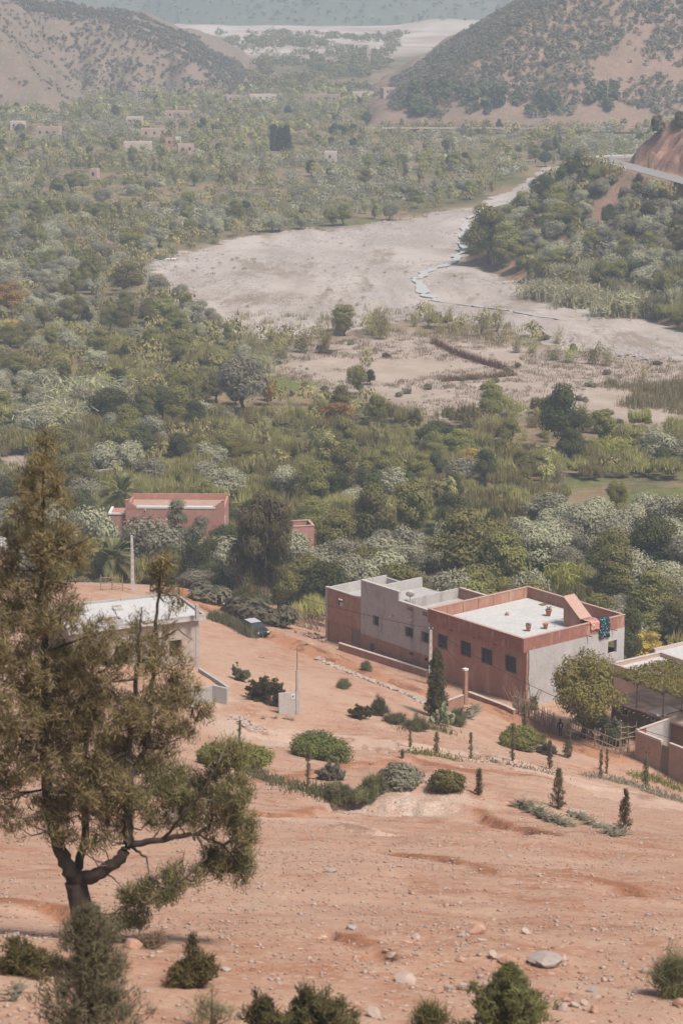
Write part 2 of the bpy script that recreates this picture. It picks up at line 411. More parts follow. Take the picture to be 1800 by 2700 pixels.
def ground_mat():
    m, nt, b = new_mat('earth'); co = gcoord(nt)
    def A(n): return N(nt, 'ShaderNodeAttribute', attribute_name=n).outputs['Fac']
    n_big = noise(nt, 0.09, 5, 0.6, co); n_mid = noise(nt, 0.55, 6, 0.78, co); n_fine = noise(nt, 6.0, 4, 0.7, co)
    red = mixc(nt, ramp(nt, n_big, 0.38, 0.62), (0.300, 0.148, 0.092), (0.385, 0.241, 0.171))
    red = mixc(nt, ramp(nt, n_mid, 0.42, 0.62), red, (0.399, 0.268, 0.190))
    red = mixc(nt, ramp(nt, n_mid, 0.30, 0.42, (1, 1, 1), (0, 0, 0)), red, (0.284, 0.127, 0.072))
    # pale grit and small pebbles
    vo = N(nt, 'ShaderNodeTexVoronoi'); vo.inputs['Scale'].default_value = 7.0; L(nt, co, vo.inputs['Vector'])
    peb = ramp(nt, vo.outputs['Distance'], 0.10, 0.22, (1, 1, 1), (0, 0, 0))
    pm = N(nt, 'ShaderNodeMath', operation='MULTIPLY'); L(nt, peb, pm.inputs[0]); L(nt, ramp(nt, noise(nt, 0.5, 3, 0.6, co), 0.42, 0.62), pm.inputs[1])
    red = mixc(nt, pm.outputs[0], red, mixc(nt, ramp(nt, n_fine, 0.4, 0.6), (0.499, 0.395, 0.298), (0.249, 0.127, 0.077)))
    v2 = N(nt, 'ShaderNodeTexVoronoi'); v2.inputs['Scale'].default_value = 2.6; L(nt, co, v2.inputs['Vector'])
    pm2 = N(nt, 'ShaderNodeMath', operation='MULTIPLY'); L(nt, ramp(nt, v2.outputs['Distance'], 0.16, 0.30, (1, 1, 1), (0, 0, 0)), pm2.inputs[0]); L(nt, ramp(nt, noise(nt, 0.13, 4, 0.6, co), 0.40, 0.56), pm2.inputs[1])
    red = mixc(nt, pm2.outputs[0], red, mixc(nt, ramp(nt, n_mid, 0.45, 0.55), (0.493, 0.385, 0.296), (0.246, 0.115, 0.069)))
    red = mixc(nt, ramp(nt, n_fine, 0.60, 0.75), red, (0.459, 0.338, 0.246))
    red = mixc(nt, A('scarp'), red, mixc(nt, ramp(nt, n_fine, 0.35, 0.65), (0.200, 0.081, 0.040), (0.320, 0.148, 0.085)))
    dry = mixc(nt, ramp(nt, n_fine, 0.38, 0.62), (0.345, 0.235, 0.175), (0.475, 0.385, 0.315))
    red = mixc(nt, A('dry'), red, dry)
    und = mixc(nt, ramp(nt, n_mid, 0.35, 0.7), (0.075, 0.07, 0.032), (0.16, 0.145, 0.075))
    red = mixc(nt, A('veg'), red, und)
    sand = mixc(nt, ramp(nt, noise(nt, 0.16, 5, 0.65, co), 0.35, 0.65), (0.293, 0.224, 0.177), (0.365, 0.297, 0.248))
    sand = mixc(nt, ramp(nt, n_mid, 0.58, 0.72), sand, (0.210, 0.164, 0.101))
    red = mixc(nt, A('sand'), red, sand)
    gr = mixc(nt, ramp(nt, n_mid, 0.35, 0.65), (0.085, 0.10, 0.03), (0.15, 0.16, 0.05))
    red = mixc(nt, A('field'), red, gr)
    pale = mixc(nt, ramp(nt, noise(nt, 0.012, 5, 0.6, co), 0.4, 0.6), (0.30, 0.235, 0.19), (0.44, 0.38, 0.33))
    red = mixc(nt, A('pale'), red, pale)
    L(nt, red, b.inputs['Base Color']); b.inputs['Roughness'].default_value = 1.0; b.inputs['Specular IOR Level'].default_value = 0.05
    ad = N(nt, 'ShaderNodeMath', operation='MULTIPLY_ADD'); L(nt, n_mid, ad.inputs[0]); ad.inputs[1].default_value = 2.0; L(nt, n_fine, ad.inputs[2])
    bump(nt, b, ad.outputs[0], 0.7, 0.10)
    return m
MAT_EARTH = ground_mat()
ys = np.concatenate([np.linspace(4, 38, 30), np.arange(38.4, 275, 0.42), 275*1.0125**np.arange(0, 196), 3200*1.07**np.arange(0, 18)])
un = np.concatenate([-1 - np.geomspace(0.02, 4.0, 16)[::-1], np.linspace(-1, 1, 230), 1 + np.geomspace(0.02, 4.0, 16)])
GX = un[None]*(0.150*ys[:, None] + 3); GY = np.repeat(ys[:, None], len(un), 1)
GZ = ground_h(GX, GY)
def soft(poly, x, y, w):
    inside = in_poly(x, y, poly); d, _ = seg_dist(x, y, list(poly) + [poly[0]]); return sstep(-w, w, np.where(inside, d, -d))
veg = sstep(288, 318, GY + 12*fbm(GX/14, GY/14, 71, 3))
veg = np.maximum(veg, sstep(3.2, 1.5, GZ)*sstep(262, 280, GY))
vn = sstep(-0.1, 0.35, fbm(GX/25, GY/25, 77, 3)); veg = veg*(1 - 0.35*vn)
sand = soft(FLATS_W, GX, GY, 7)
for s_ in SOIL_W: sand = np.maximum(sand, soft(s_, GX, GY, 2.5))
riv = soft(RIVER_W, GX, GY, 8); sand = np.maximum(sand, riv)
field = np.zeros_like(GX)
for f in FIELDS_W: field = np.maximum(field, soft(f, GX, GY, 2))
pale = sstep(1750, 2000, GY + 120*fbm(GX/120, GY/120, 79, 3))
scarp = np.zeros_like(GX)
for pl, h, w in _scarps:
    d, s = seg_dist(GX, GY, pl); scarp = np.maximum(scarp, 0.95*sstep(1.5*h + 0.35, 0.05, d + 0.3*fbm(GX/1.0, GY/1.0, 81, 3)))
dpoly = [hitb(*p) for p in ((860,2100),(960,2085),(1120,2090),(1260,2115),(1330,2140),(1200,2150),(1000,2135),(900,2130))]
dry = soft(dpoly, GX, GY, 3)*sstep(-0.5, 0.3, fbm(GX/2, GY/2, 83, 3))
for c in ((600,1905),(560,1845),(720,1950),(620,1930)):
    p = hitb(*c); dry = np.maximum(dry, 0.7*sstep(3.2, 0.8, np.hypot(GX-p[0], (GY-p[1])*0.6) + 0.8*fbm(GX, GY, 85, 3)))
gm = grid_mesh('ground', GX, GY, GZ, MAT_EARTH, dict(veg=veg, sand=sand, field=field, pale=pale, scarp=scarp, dry=dry))
tag(link('ground', gm), kind='structure')

def hill_mat(name, c0, c1, c2, sc=0.05):
    m, nt, b = new_mat(name); co = gcoord(nt)
    n1 = noise(nt, sc, 6, 0.65, co); n2 = noise(nt, sc*8, 5, 0.7, co)
    c = mixc(nt, ramp(nt, n1, 0.38, 0.62), c0, c1); c = mixc(nt, ramp(nt, n2, 0.50, 0.70), c, c2)
    L(nt, c, b.inputs['Base Color']); b.inputs['Roughness'].default_value = 1.0; b.inputs['Specular IOR Level'].default_value = 0.03
    bump(nt, b, n2, 0.6, 0.8); return m
MAT_HILL_R = hill_mat('hill_earth', (0.225, 0.145, 0.108), (0.18, 0.130, 0.092), (0.28, 0.185, 0.14))
MAT_HILL_L = hill_mat('hill_earth_left', (0.20, 0.14, 0.105), (0.15, 0.122, 0.085), (0.25, 0.18, 0.14))
MAT_EMB = hill_mat('embankment_earth', (0.27, 0.165, 0.115), (0.20, 0.14, 0.09), (0.36, 0.235, 0.17), 0.2)
MAT_CUT = hill_mat('red_cut_earth', (0.27, 0.15, 0.108), (0.33, 0.20, 0.15), (0.21, 0.11, 0.078), 0.25)
MAT_MTN = hill_mat('mountain_scrub', (0.12, 0.125, 0.085), (0.09, 0.10, 0.07), (0.17, 0.155, 0.115), 0.01)
def field_obj(name, fn, x0, x1, y0, y1, nx, ny, mats, cut=-3.0):
    X, Y = np.meshgrid(np.linspace(x0, x1, nx), np.linspace(y0, y1, ny)); Z = fn(X, Y)
    Z = np.maximum(Z, cut - 6)
    v = np.stack([X, Y, Z], -1).reshape(-1, 3); i = np.arange(ny-1)[:, None]*nx + np.arange(nx-1)[None]
    q = np.stack([i, i+1, i+nx+1, i+nx], -1).reshape(-1, 4)
    zc = Z.ravel()[q].max(1); q = q[zc > cut]
    used = np.zeros(len(v), bool); used[q.ravel()] = True; idx = np.cumsum(used) - 1; v = v[used]; q = idx[q]
    mi = None
    if len(mats) > 1: c = v[q].mean(1); mi = mats[1](c)
    return tag(link(name, mesh_np(name, v, q, mats=mats[0], smooth=True, mi=mi)), kind='structure')
field_obj('hill_right', hill_right_h, -20, 520, 1095, 1500, 180, 150, ((MAT_HILL_R,),))
field_obj('hill_left_far', hill_left_far_h, -620, -20, 1350, 1770, 160, 110, ((MAT_HILL_L,),))
field_obj('hill_left', hill_left_near_h, -480, -110, 1205, 1570, 130, 120, ((MAT_HILL_L,),))
field_obj('embankment', embank_h, 20, 210, 480, 760, 200, 300, ((MAT_EMB, MAT_CUT), lambda c: (emb_parts(c[:, 0], c[:, 1])[2] > 5.0).astype(int)))
field_obj('mountain', mount_h, -1900, 1900, 2200, 4200, 240, 150, ((MAT_MTN,),))

# river bed: a gravel sheet that rises a hand above the ground and dives under at its edge
def sheet(name, poly, mat, step, lift, w, hfun=ground_h, amp=0.0, ns=1.0):
    P = np.array(poly); x0, y0 = P.min(0) - w; x1, y1 = P.max(0) + w
    X, Y = np.meshgrid(np.arange(x0, x1, step), np.arange(y0, y1, step))
    inside = in_poly(X, Y, poly); d, _ = seg_dist(X, Y, list(poly) + [poly[0]]); sd = np.where(inside, d, -d)
    sd = sd + w*0.8*fbm(X/ns, Y/ns, 91, 3)
    Z = hfun(X, Y) + lift*np.clip(sd/w, -1.2, 1) + amp*fbm(X/(ns*0.5), Y/(ns*0.5), 93, 3)*sstep(0, w, sd)
    ny, nx = X.shape; v = np.stack([X, Y, Z], -1).reshape(-1, 3); i = np.arange(ny-1)[:, None]*nx + np.arange(nx-1)[None]
    q = np.stack([i, i+1, i+nx+1, i+nx], -1).reshape(-1, 4); q = q[sd.ravel()[q].max(1) > -w*0.8]
    used = np.zeros(len(v), bool); used[q.ravel()] = True; idx = np.cumsum(used) - 1
    return tag(link(name, mesh_np(name, v[used], idx[q], mats=(mat,), smooth=True)), kind='structure')
def gravel_mat(name, c0, c1, c2, s=1.0):
    m, nt, b = new_mat(name); co = gcoord(nt)
    mp = N(nt, 'ShaderNodeMapping'); mp.inputs['Scale'].default_value = (1.0, 0.35, 1); L(nt, co, mp.inputs[0])
    n1 = noise(nt, 0.05*s, 7, 0.72, mp.outputs[0], 0.3); n2 = noise(nt, 0.5*s, 5, 0.75, co); n3 = noise(nt, 3*s, 3, 0.7, co)
    c = mixc(nt, ramp(nt, n1, 0.40, 0.60), c0, c1); c = mixc(nt, ramp(nt, n2, 0.56, 0.68), c, c2)
    n4 = noise(nt, 0.06*s, 8, 0.75, mp.outputs[0], 0.4); c = mixc(nt, ramp(nt, n4, 0.52, 0.60), c, tuple(x*0.72 for x in c2))
    c = mixc(nt, ramp(nt, n3, 0.60, 0.72), c, tuple(x*0.6 for x in c0)); c = mixc(nt, ramp(nt, n3, 0.32, 0.42, (1, 1, 1), (0, 0, 0)), c, tuple(min(1, x*1.25) for x in c1))
    L(nt, c, b.inputs['Base Color']); b.inputs['Roughness'].default_value = 1.0; b.inputs['Specular IOR Level'].default_value = 0.05
    bump(nt, b, n2, 0.5, 0.25); return m
MAT_GRAVEL = gravel_mat('river_gravel', (0.278, 0.233, 0.205), (0.389, 0.337, 0.302), (0.306, 0.245, 0.194))
sheet('river_bed', RIVER_W, MAT_GRAVEL, 1.2, 0.35, 6.0, amp=0.10, ns=5.0)
UP_W = W0([(1225,562),(1300,518),(1380,482),(1435,440),(1600,424),(1600,448),(1510,470),(1455,505),(1375,542),(1290,568)])
sheet('river_bed', UP_W, MAT_GRAVEL, 1.2, 0.30, 2.0, amp=0.05, ns=5.0)
MAT_TRACK = gravel_mat('track_earth', (0.42, 0.28, 0.205), (0.47, 0.335, 0.255), (0.35, 0.205, 0.14), 6.0)
MAT_ROAD = gravel_mat('village_road_earth', (0.32, 0.155, 0.088), (0.37, 0.20, 0.122), (0.26, 0.12, 0.068), 6.0)
def track(name, pts, width, lift=0.07, mat=None):
    c = [np.array(hitb(*p)) for p in pts]; left = []; right = []
    for i, p in enumerate(c):
        t = c[min(i+1, len(c)-1)] - c[max(i-1, 0)]; t = t/np.linalg.norm(t); n = np.array([-t[1], t[0]])
        wd = width[i] if hasattr(width, '__len__') else width
        left.append(tuple(p + n*wd/2)); right.append(tuple(p - n*wd/2))
    return sheet(name, left + right[::-1], mat or MAT_TRACK, 0.35, lift, 0.6, amp=0.03, ns=1.6)
track('dirt_track', [(640,1925),(760,1945),(900,1955),(1050,1968),(1200,1985),(1350,2015),(1500,2050),(1650,2095),(1880,2150)], [5, 6, 6, 6, 6, 6.5, 7, 8, 9])
track('village_road', [(455,1535),(520,1580),(600,1625),(700,1672),(800,1712),(920,1755),(1040,1800),(1150,1835),(1260,1860),(1360,1895),(1475,1945),(1560,1985),(1640,2015)], 4.6, mat=MAT_ROAD)
track('terrace_path', [(380,2140),(520,2150),(680,2140),(860,2165),(1000,2190)], [3, 3.4, 3.2, 3, 2])

# the stream in the river bed
MAT_WATER, _nt, _b = new_mat('stream_water'); _b.inputs['Base Color'].default_value = (0.40, 0.385, 0.36, 1); _b.inputs['Roughness'].default_value = 0.45
_b.inputs['Specular IOR Level'].default_value = 0.3; bump(_nt, _b, noise(_nt, 2.0, 3, 0.6, gcoord(_nt)), 0.3, 0.05)
def stream(pts, wid):
    c = [at_z(px, r, 0.0)[:2] for px, r in pts]; dense = []; wd = []
    for i in range(len(c)-1):
        for k in range(8):
            t = k/8; dense.append(c[i]*(1-t) + c[i+1]*t); wd.append(wid[i]*(1-t) + wid[i+1]*t)
    v = []
    for i, p in enumerate(dense):
        t = dense[min(i+1, len(dense)-1)] - dense[max(i-1, 0)]; t = t/np.linalg.norm(t); n = np.array([-t[1], t[0]])
        j = 0.9*float(vnoise(i*0.45, 0, 3)); w = wd[i]*max(0.12, 0.75 + 0.75*float(vnoise(i*0.8, 5, 4)))
        for s in (-0.5, 0.5):
            q = p + n*(s*w + j); v.append((q[0], q[1], gz(*q) + 0.60))
    q = [(2*i, 2*i+1, 2*i+3, 2*i+2) for i in range(len(dense)-1)]
    tag(link('stream', mesh_np('stream', v, q, mats=(MAT_WATER,), smooth=True)), kind='structure')
stream([(1455,480),(1400,510),(1330,540),(1270,560),(1228,590),(1222,640),(1215,672),(1180,700),(1120,722),(1095,745),(1110,775),(1160,795),(1280,812),(1400,835),(1480,850)],
       [1.6, 1.6, 1.7, 1.9, 2.6, 3.0, 2.6, 2.4, 2.0, 2.8, 2.8, 1.8, 1.4, 1.2, 1.0])

# ------------------------------------------------------------ vegetation
M_BARK = plain('bark', (0.13, 0.10, 0.08), 0.95, 0.4, 6, 0.6)
M_BARKPALE = plain('pale_bark', (0.42, 0.37, 0.31), 0.9, 0.3, 6, 0.4)
M_OLIVE = leafmat('olive_leaf', (0.300, 0.285, 0.190), 0.30, 0.4)
M_BROAD = leafmat('broad_leaf', (0.195, 0.180, 0.064), 0.30, 0.45)
M_DARK = leafmat('dark_leaf', (0.088, 0.092, 0.038), 0.30, 0.4)
M_THICK = leafmat('thicket_leaf', (0.275, 0.245, 0.096), 0.30, 0.45)
M_POP = leafmat('poplar_leaf', (0.305, 0.275, 0.118), 0.30, 0.4)
M_YEL = leafmat('autumn_leaf', (0.40, 0.275, 0.075), 0.42, 0.4)
M_LIME = leafmat('lime_leaf', (0.265, 0.240, 0.068), 0.40, 0.45)
M_REED = leafmat('reed_leaf', (0.360, 0.330, 0.200), 0.42, 0.35)
M_DRY = leafmat('dry_twig', (0.270, 0.195, 0.125), 0.42, 0.4)
M_SCRUB = leafmat('scrub_leaf', (0.185, 0.165, 0.105), 0.40, 0.4)
M_PALM = leafmat('palm_leaf', (0.220, 0.215, 0.100), 0.40, 0.35)
M_SPRAY = leafmat('cypress_pine_spray', (0.200, 0.158, 0.074), 0.42, 0.4, tip=(0.36, 0.29, 0.145), each=0.0)
M_GSPRAY = leafmat('green_spray', (0.150, 0.140, 0.065), 0.42, 0.4, tip=(0.20, 0.185, 0.08))
M_AGAVE = leafmat('agave_leaf', (0.220, 0.205, 0.145), 0.42, 0.3)

def rdir(n, zmin=-1.0):
    z = NR.uniform(zmin, 1, n); a = NR.uniform(0, 2*PI, n); r = np.sqrt(np.maximum(0, 1 - z*z)); return np.stack([r*np.cos(a), r*np.sin(a), z], -1)
def nrm(a): return a/np.maximum(np.linalg.norm(a, axis=-1, keepdims=True), 1e-9)
def leaf_quads(c, nv, w, h, axis=None, pinch=0.35):
    """pointed leaf-shaped faces: centre, facing, width and length, long axis"""
    n = len(c); nv = nrm(nv)
    t = rdir(n) if axis is None else nrm(axis + 0.0*c)
    t = nrm(t - nv*(t*nv).sum(-1, keepdims=True) + 1e-6); b = np.cross(nv, t)
    w = np.reshape(w*np.ones(n), (n, 1)); h = np.reshape(h*np.ones(n), (n, 1))
    v = np.stack([c - t*h*0.5 - b*w*0.5, c - t*h*0.5 + b*w*0.5, c + t*h*0.5], 1).reshape(-1, 3)
    return v, np.arange(3*n).reshape(n, 3)
class LF:
    def __init__(s): s.v = []; s.q = []; s.t = []; s.n = 0
    def add(s, vq, tint):
        v, q = vq; s.v.append(v); s.q.append(q + s.n); s.n += len(v); s.t.append(np.clip(np.ones(len(q))*tint, 0, 1)); return s
    def mesh(s, name, mat): return mesh_np(name, np.concatenate(s.v), tris=np.concatenate(s.q), mats=(mat,), tint=np.concatenate(s.t))
def lobes(n, rx, rz, zc, rmin, rmax, top=1.0, taper=0.0):
    """lobe centres spread through an ellipsoid crown, uneven outline"""
    c = rdir(n)*NR.uniform(0.25, 1.0, (n, 1))**0.6*np.array([rx, rx, rz]); c[:, 2] += zc
    k = 1 - taper*np.clip((c[:, 2] - zc + rz)/(2*rz), 0, 1); c[:, :2] *= k[:, None]
    return c, NR.uniform(rmin, rmax, n)*np.sqrt(k)
def leafy(mat, name, L_, nleaf, size, hang=0.0, upright=0.0, aspect=1.0, zsq=0.8):
    c, r = L_; lf = LF(); tot = (r**2).sum()
    for ci, ri in zip(c, r):
        n = max(6, int(nleaf*ri*ri/tot)); d = rdir(n, -0.7); rad = ri*NR.uniform(0.55, 1.12, (n, 1))
        p = ci + d*rad*np.array([1, 1, zsq]); base = NR.uniform(0.38, 0.62)
        nv = d*1.8 + np.array([0, 0, 0.5]) + 0.8*rdir(n); ax = None
        if hang: ax = np.array([0, 0, -1.0]) + 0.5*rdir(n)
        if upright: ax = np.array([0, 0, 1.0]) + upright*rdir(n)
        lf.add(leaf_quads(p, nv, size*NR.uniform(0.6, 1.3, n), size*aspect*NR.uniform(0.7, 1.4, n), ax), base + NR.uniform(-0.22, 0.22, n))
    return lf.mesh(name, mat)
def limbs_mesh(name, mat, h, spread, r0, n=4, low=0.25):
    mb = MB(); fork = h*low
    mb.tube([(0, 0, -0.3), (0.05*h*R.uniform(-1, 1), 0.02*h, fork*0.55), (0.03*h, -0.02*h, fork)], [r0*1.25, r0, r0*0.85], 7)
    for i in range(n):
        a = 2*PI*i/n + R.uniform(-0.4, 0.4); s = spread*R.uniform(0.5, 0.9)
        mb.tube([(0.03*h, -0.02*h, fork*0.9), (s*0.45*math.cos(a), s*0.45*math.sin(a), fork + 0.25*h), (s*math.cos(a), s*math.sin(a), h*R.uniform(0.62, 0.85))], [r0*0.6, r0*0.4, r0*0.12], 5)
    return mb.mesh(name, mat)
KINDS = {}
def kind(key, name, nominal, crowns, trunks): KINDS[key] = (name, nominal, crowns, trunks)
kind('olive', 'olive_tree', 5.0, [leafy(M_OLIVE, 'crown', lobes(18, 2.2, 1.3, 3.0, 0.8, 1.5), 5600, 0.21, aspect=1.4) for _ in range(4)],
     [limbs_mesh('trunk', M_BARK, 5.0, 2.2, 0.24, 5, 0.2) for _ in range(3)])
kind('broad', 'broadleaf_tree', 8.0, [leafy(M_BROAD, 'crown', lobes(26, 2.5, 2.7, 4.6, 0.9, 1.8, taper=0.3), 8200, 0.24) for _ in range(4)],
     [limbs_mesh('trunk', M_BARK, 8.0, 2.2, 0.28, 5, 0.22) for _ in range(2)])
kind('dark', 'dark_leaved_tree', 8.0, [leafy(M_DARK, 'crown', lobes(26, 2.4, 2.7, 4.5, 1.0, 1.8, taper=0.35), 8200, 0.24) for _ in range(3)],
     [limbs_mesh('trunk', M_BARK, 8.0, 2.2, 0.28, 5, 0.22) for _ in range(2)])
kind('poplar', 'poplar_tree', 8.0, [leafy(M_POP, 'crown', lobes(26, 1.5, 3.4, 3.9, 0.45, 1.0, taper=0.45), 1700, 0.24, upright=0.55, aspect=2.4, zsq=1.3) for _ in range(4)],
     [limbs_mesh('trunk', M_BARK, 8.0, 1.1, 0.16, 5, 0.15) for _ in range(2)])
kind('yellow', 'autumn_tree', 6.0, [leafy(M_YEL, 'crown', lobes(20, 1.9, 2.0, 3.6, 0.7, 1.2, taper=0.2), 4000, 0.22) for _ in range(2)],
     [limbs_mesh('trunk', M_BARK, 6.0, 1.7, 0.2, 4, 0.2)])
kind('lime', 'lime_green_tree', 6.0, [leafy(M_LIME, 'crown', lobes(44, 2.6, 1.9, 3.5, 0.55, 1.15), 13000, 0.155) for _ in range(2)],
     [limbs_mesh('trunk', M_BARK, 6.0, 2.0, 0.24, 5, 0.2)])
def thicket_mesh():
    c, r = lobes(16, 2.0, 0.7, 1.4, 0.5, 1.0); lf = LF()
    for ci, ri in zip(c, r):
        n = 70; a = rdir(n, 0.0); p = ci + a*ri*np.array([1, 1, 0.5])*NR.uniform(0.3, 1.0, (n, 1)); b = NR.uniform(0.15, 0.65)
        lf.add(leaf_quads(p, rdir(n), NR.uniform(0.12, 0.24, n), NR.uniform(0.22, 0.42, n)), b - 0.1 + NR.uniform(-0.2, 0.2, n))
        n = 46; a = rdir(n, 0.2); p = ci + a*ri*np.array([0.9, 0.9, 0.4]) + np.array([0, 0, 0.45])
        lf.add(leaf_quads(p, rdir(n)*np.array([1, 1, 0.15]), NR.uniform(0.07, 0.14, n), NR.uniform(0.8, 1.6, n), np.array([0, 0, 1.0]) + 0.22*rdir(n)), b + 0.15 + NR.uniform(-0.2, 0.3, n))
    return lf.mesh('willow_thicket', M_THICK)
def reed_mesh(mat=M_REED, n=260, h=4.2, spread=1.5):
    lf = LF(); base = np.stack([NR.normal(0, spread*0.55, n), NR.normal(0, spread*0.55, n), np.zeros(n)], -1)
    lean = rdir(n)*np.array([1, 1, 0])*NR.uniform(0.03, 0.28, (n, 1)); hh = h*NR.uniform(0.55, 1.0, n)[:, None]
    p0 = base; b = np.clip(NR.normal(0.5, 0.22, n), 0, 1)
    for k in range(3):
        f0, f1 = k/3, (k+1)/3; q0 = p0 + hh*(np.array([0, 0, 1.0])*f0 + lean*f0*f0*1.6); q1 = p0 + hh*(np.array([0, 0, 1.0])*f1*(1-0.07*k) + lean*f1*f1*1.6)
        lf.add(leaf_quads((q0+q1)/2, rdir(n)*np.array([1, 1, 0.1]), 0.16 - 0.03*k, np.linalg.norm(q1-q0, axis=1)*1.25, nrm(q1-q0)), b)
        m = n; pl = (q0+q1)/2 + 0.12*rdir(m)
        lf.add(leaf_quads(pl, rdir(m), 0.10, NR.uniform(0.6, 1.1, m), rdir(m, 0.2) + np.array([0, 0, 0.4])), b + 0.1)
    return lf.mesh('reed_clump', mat)
def shrub_mesh(mat, name='shrub', n=900, h=1.5, r=1.0, size=0.13, up=0.6):
    return leafy(mat, name, lobes(14, r*0.75, h*0.32, h*0.48, 0.28*r, 0.5*r), n, size, upright=up, aspect=1.9)
def willow_mesh():
    lf = LF()
    for i in range(22):
        a = R.uniform(0, 6.28); sp = R.uniform(0.2, 2.1); h = R.uniform(2.4, 5.0); n = 46; f = NR.uniform(0.08, 1, n)
        p = np.stack([math.cos(a)*sp*f, math.sin(a)*sp*f, h*f], -1) + rdir(n)*0.55*(1.15 - 0.8*f)[:, None]
        lf.add(leaf_quads(p, rdir(n), NR.uniform(0.06, 0.13, n), NR.uniform(0.2, 0.45, n), np.array([math.cos(a)*0.3, math.sin(a)*0.3, 1.0]) + 0.45*rdir(n)), R.uniform(0.2, 0.8) + NR.uniform(-.2, .2, n))
    return lf.mesh('young_willow', M_POP)
KINDS['willow'] = ('young_willow', 5.0, [willow_mesh() for _ in range(4)], None)
KINDS['thicket'] = ('willow_thicket', 3.6, [thicket_mesh() for _ in range(5)], None)
KINDS['reed'] = ('reed_clump', 4.2, [reed_mesh() for _ in range(4)], None)
KINDS['scrub'] = ('shrub', 1.6, [shrub_mesh(M_SCRUB, 'shrub', 700, 1.6, 1.1, 0.2) for _ in range(4)], None)
KINDS['limereed'] = ('reed_clump', 4.2, [reed_mesh(M_LIME, 260, 4.2, 1.3) for _ in range(1)], None)
KINDS['twiggy'] = ('bare_sapling', 6.0, [leafy(M_POP, 'twigs', lobes(12, 1.1, 2.0, 3.8, 0.5, 0.9), 260, 0.16, upright=0.5, aspect=3) for _ in range(2)],
     [limbs_mesh('trunk', M_BARK, 6.0, 1.3, 0.09, 7, 0.12) for _ in range(2)])
DESC = dict(willow='feathery yellow-green young willow', olive='silvery olive tree', broad='green broadleaf tree', dark='dark green broadleaf tree', poplar='yellow-green upright poplar', yellow='orange-yellow autumn tree',
            lime='lime green leafy tree', thicket='olive-green willow thicket', reed='pale tall reed clump', scrub='low dull-green shrub', limereed='bright yellow-green reed clump', twiggy='thin nearly bare sapling')
CATS = dict(willow='willow', olive='olive tree', broad='tree', dark='tree', poplar='poplar', yellow='tree', lime='tree', thicket='bush', reed='reeds', scrub='shrub', limereed='reeds', twiggy='sapling')
def where(px, py, x, y):
    if embank_h(np.array([x]), np.array([y]))[0] > 0.6 and 480 < y < 900 and x > 20: d_ = emb_parts(x, y)[0]; r = ('at the foot of the road bank', 'halfway up the road bank', 'high on the road bank')[0 if d_ < 9 else 1 if d_ < 27 else 2]
    elif py > 1460: r = 'close behind the village houses'
    elif py > 1330: r = 'between the houses and the green fields'
    elif py > 1200: r = 'level with the terraced green fields'
    elif py > 1080: r = 'in the thickets below the sandy flats'
    elif py > 930: r = 'level with the sandy flats'
    elif py > 780: r = 'by the near edge of the river bed'
    elif py > 620: r = 'beside the wide gravel river bed'
    elif py > 500: r = 'just beyond the gravel river bed'
    elif py > 420: r = 'in the groves well beyond the river bed'
    elif py > 340: r = 'around the far valley houses'
    else: r = 'far up the valley below the hills'
    c = ['at the left edge', 'at far left', 'well left', 'left of centre', 'at the centre', 'right of centre', 'well right', 'at far right', 'at the right edge'][int(min(8, max(0, px//200)))]
    if 'bank' in r: c = 'at its left tip' if px < 1330 else 'left part' if px < 1450 else 'middle' if px < 1570 else 'right part' if px < 1690 else 'at its right end'
    return r, c
def plant(key, x, y, z, h, wid=1.0, label=None, group=None, rz=None):
    name, nom, crowns, trunks = KINDS[key]; s = h/nom; rz = R.uniform(0, 2*PI) if rz is None else rz
    if label is None:
        px, py = proj(x, y, z); r, c = where(px, py, x, y)
        size = 'small ' if h < nom*0.62 else ('large ' if h > nom*1.05 else '')
        label = ' '.join(f'{size}{DESC[key]} {r}, {c}'.split()[:16]); group = group or f'{size}{DESC[key]}s {r} {c}'
    e_ = R.uniform(0.8, 1.25); sc = (s*wid*e_, s*wid/e_, s); tl = (R.uniform(-.09, .09), R.uniform(-.09, .09))
    if trunks is None:
        o = link(name, R.choice(crowns)); o.location = (x, y, z - 0.1); o.rotation_euler = (tl[0], tl[1], rz); o.scale = sc
        return tag(o, label, CATS[key], group)
    o = thing(name, label, CATS[key], (x, y, z - 0.1), rz, group, sc)
    link('trunk', R.choice(trunks), o); link('crown', R.choice(crowns), o); o.rotation_euler = (tl[0]*0.6, tl[1]*0.6, rz); return o
def plant_px(key, px, row, top, wpx=None, label=None, group=None, dx=0):
    """a plant whose foot shows at (px,row) and whose top at row top"""
    p = hit(px, row); sc = FPX/np.linalg.norm(p - CP); h = (row - top)/sc/math.cos(PITCH + math.atan((row-1350)/FPX))
    nomw = dict(willow=3.4, olive=6.2, broad=7.4, dark=7.4, poplar=3.6, yellow=5.2, lime=6.4, thicket=5.4, reed=3.4, scrub=2.2, limereed=3.2, twiggy=3.4)[key]/KINDS[key][1]
    w = 1.0 if wpx is None else (wpx/sc)/(h*nomw)
    return plant(key, p[0], p[1], p[2], h, w, label, group)

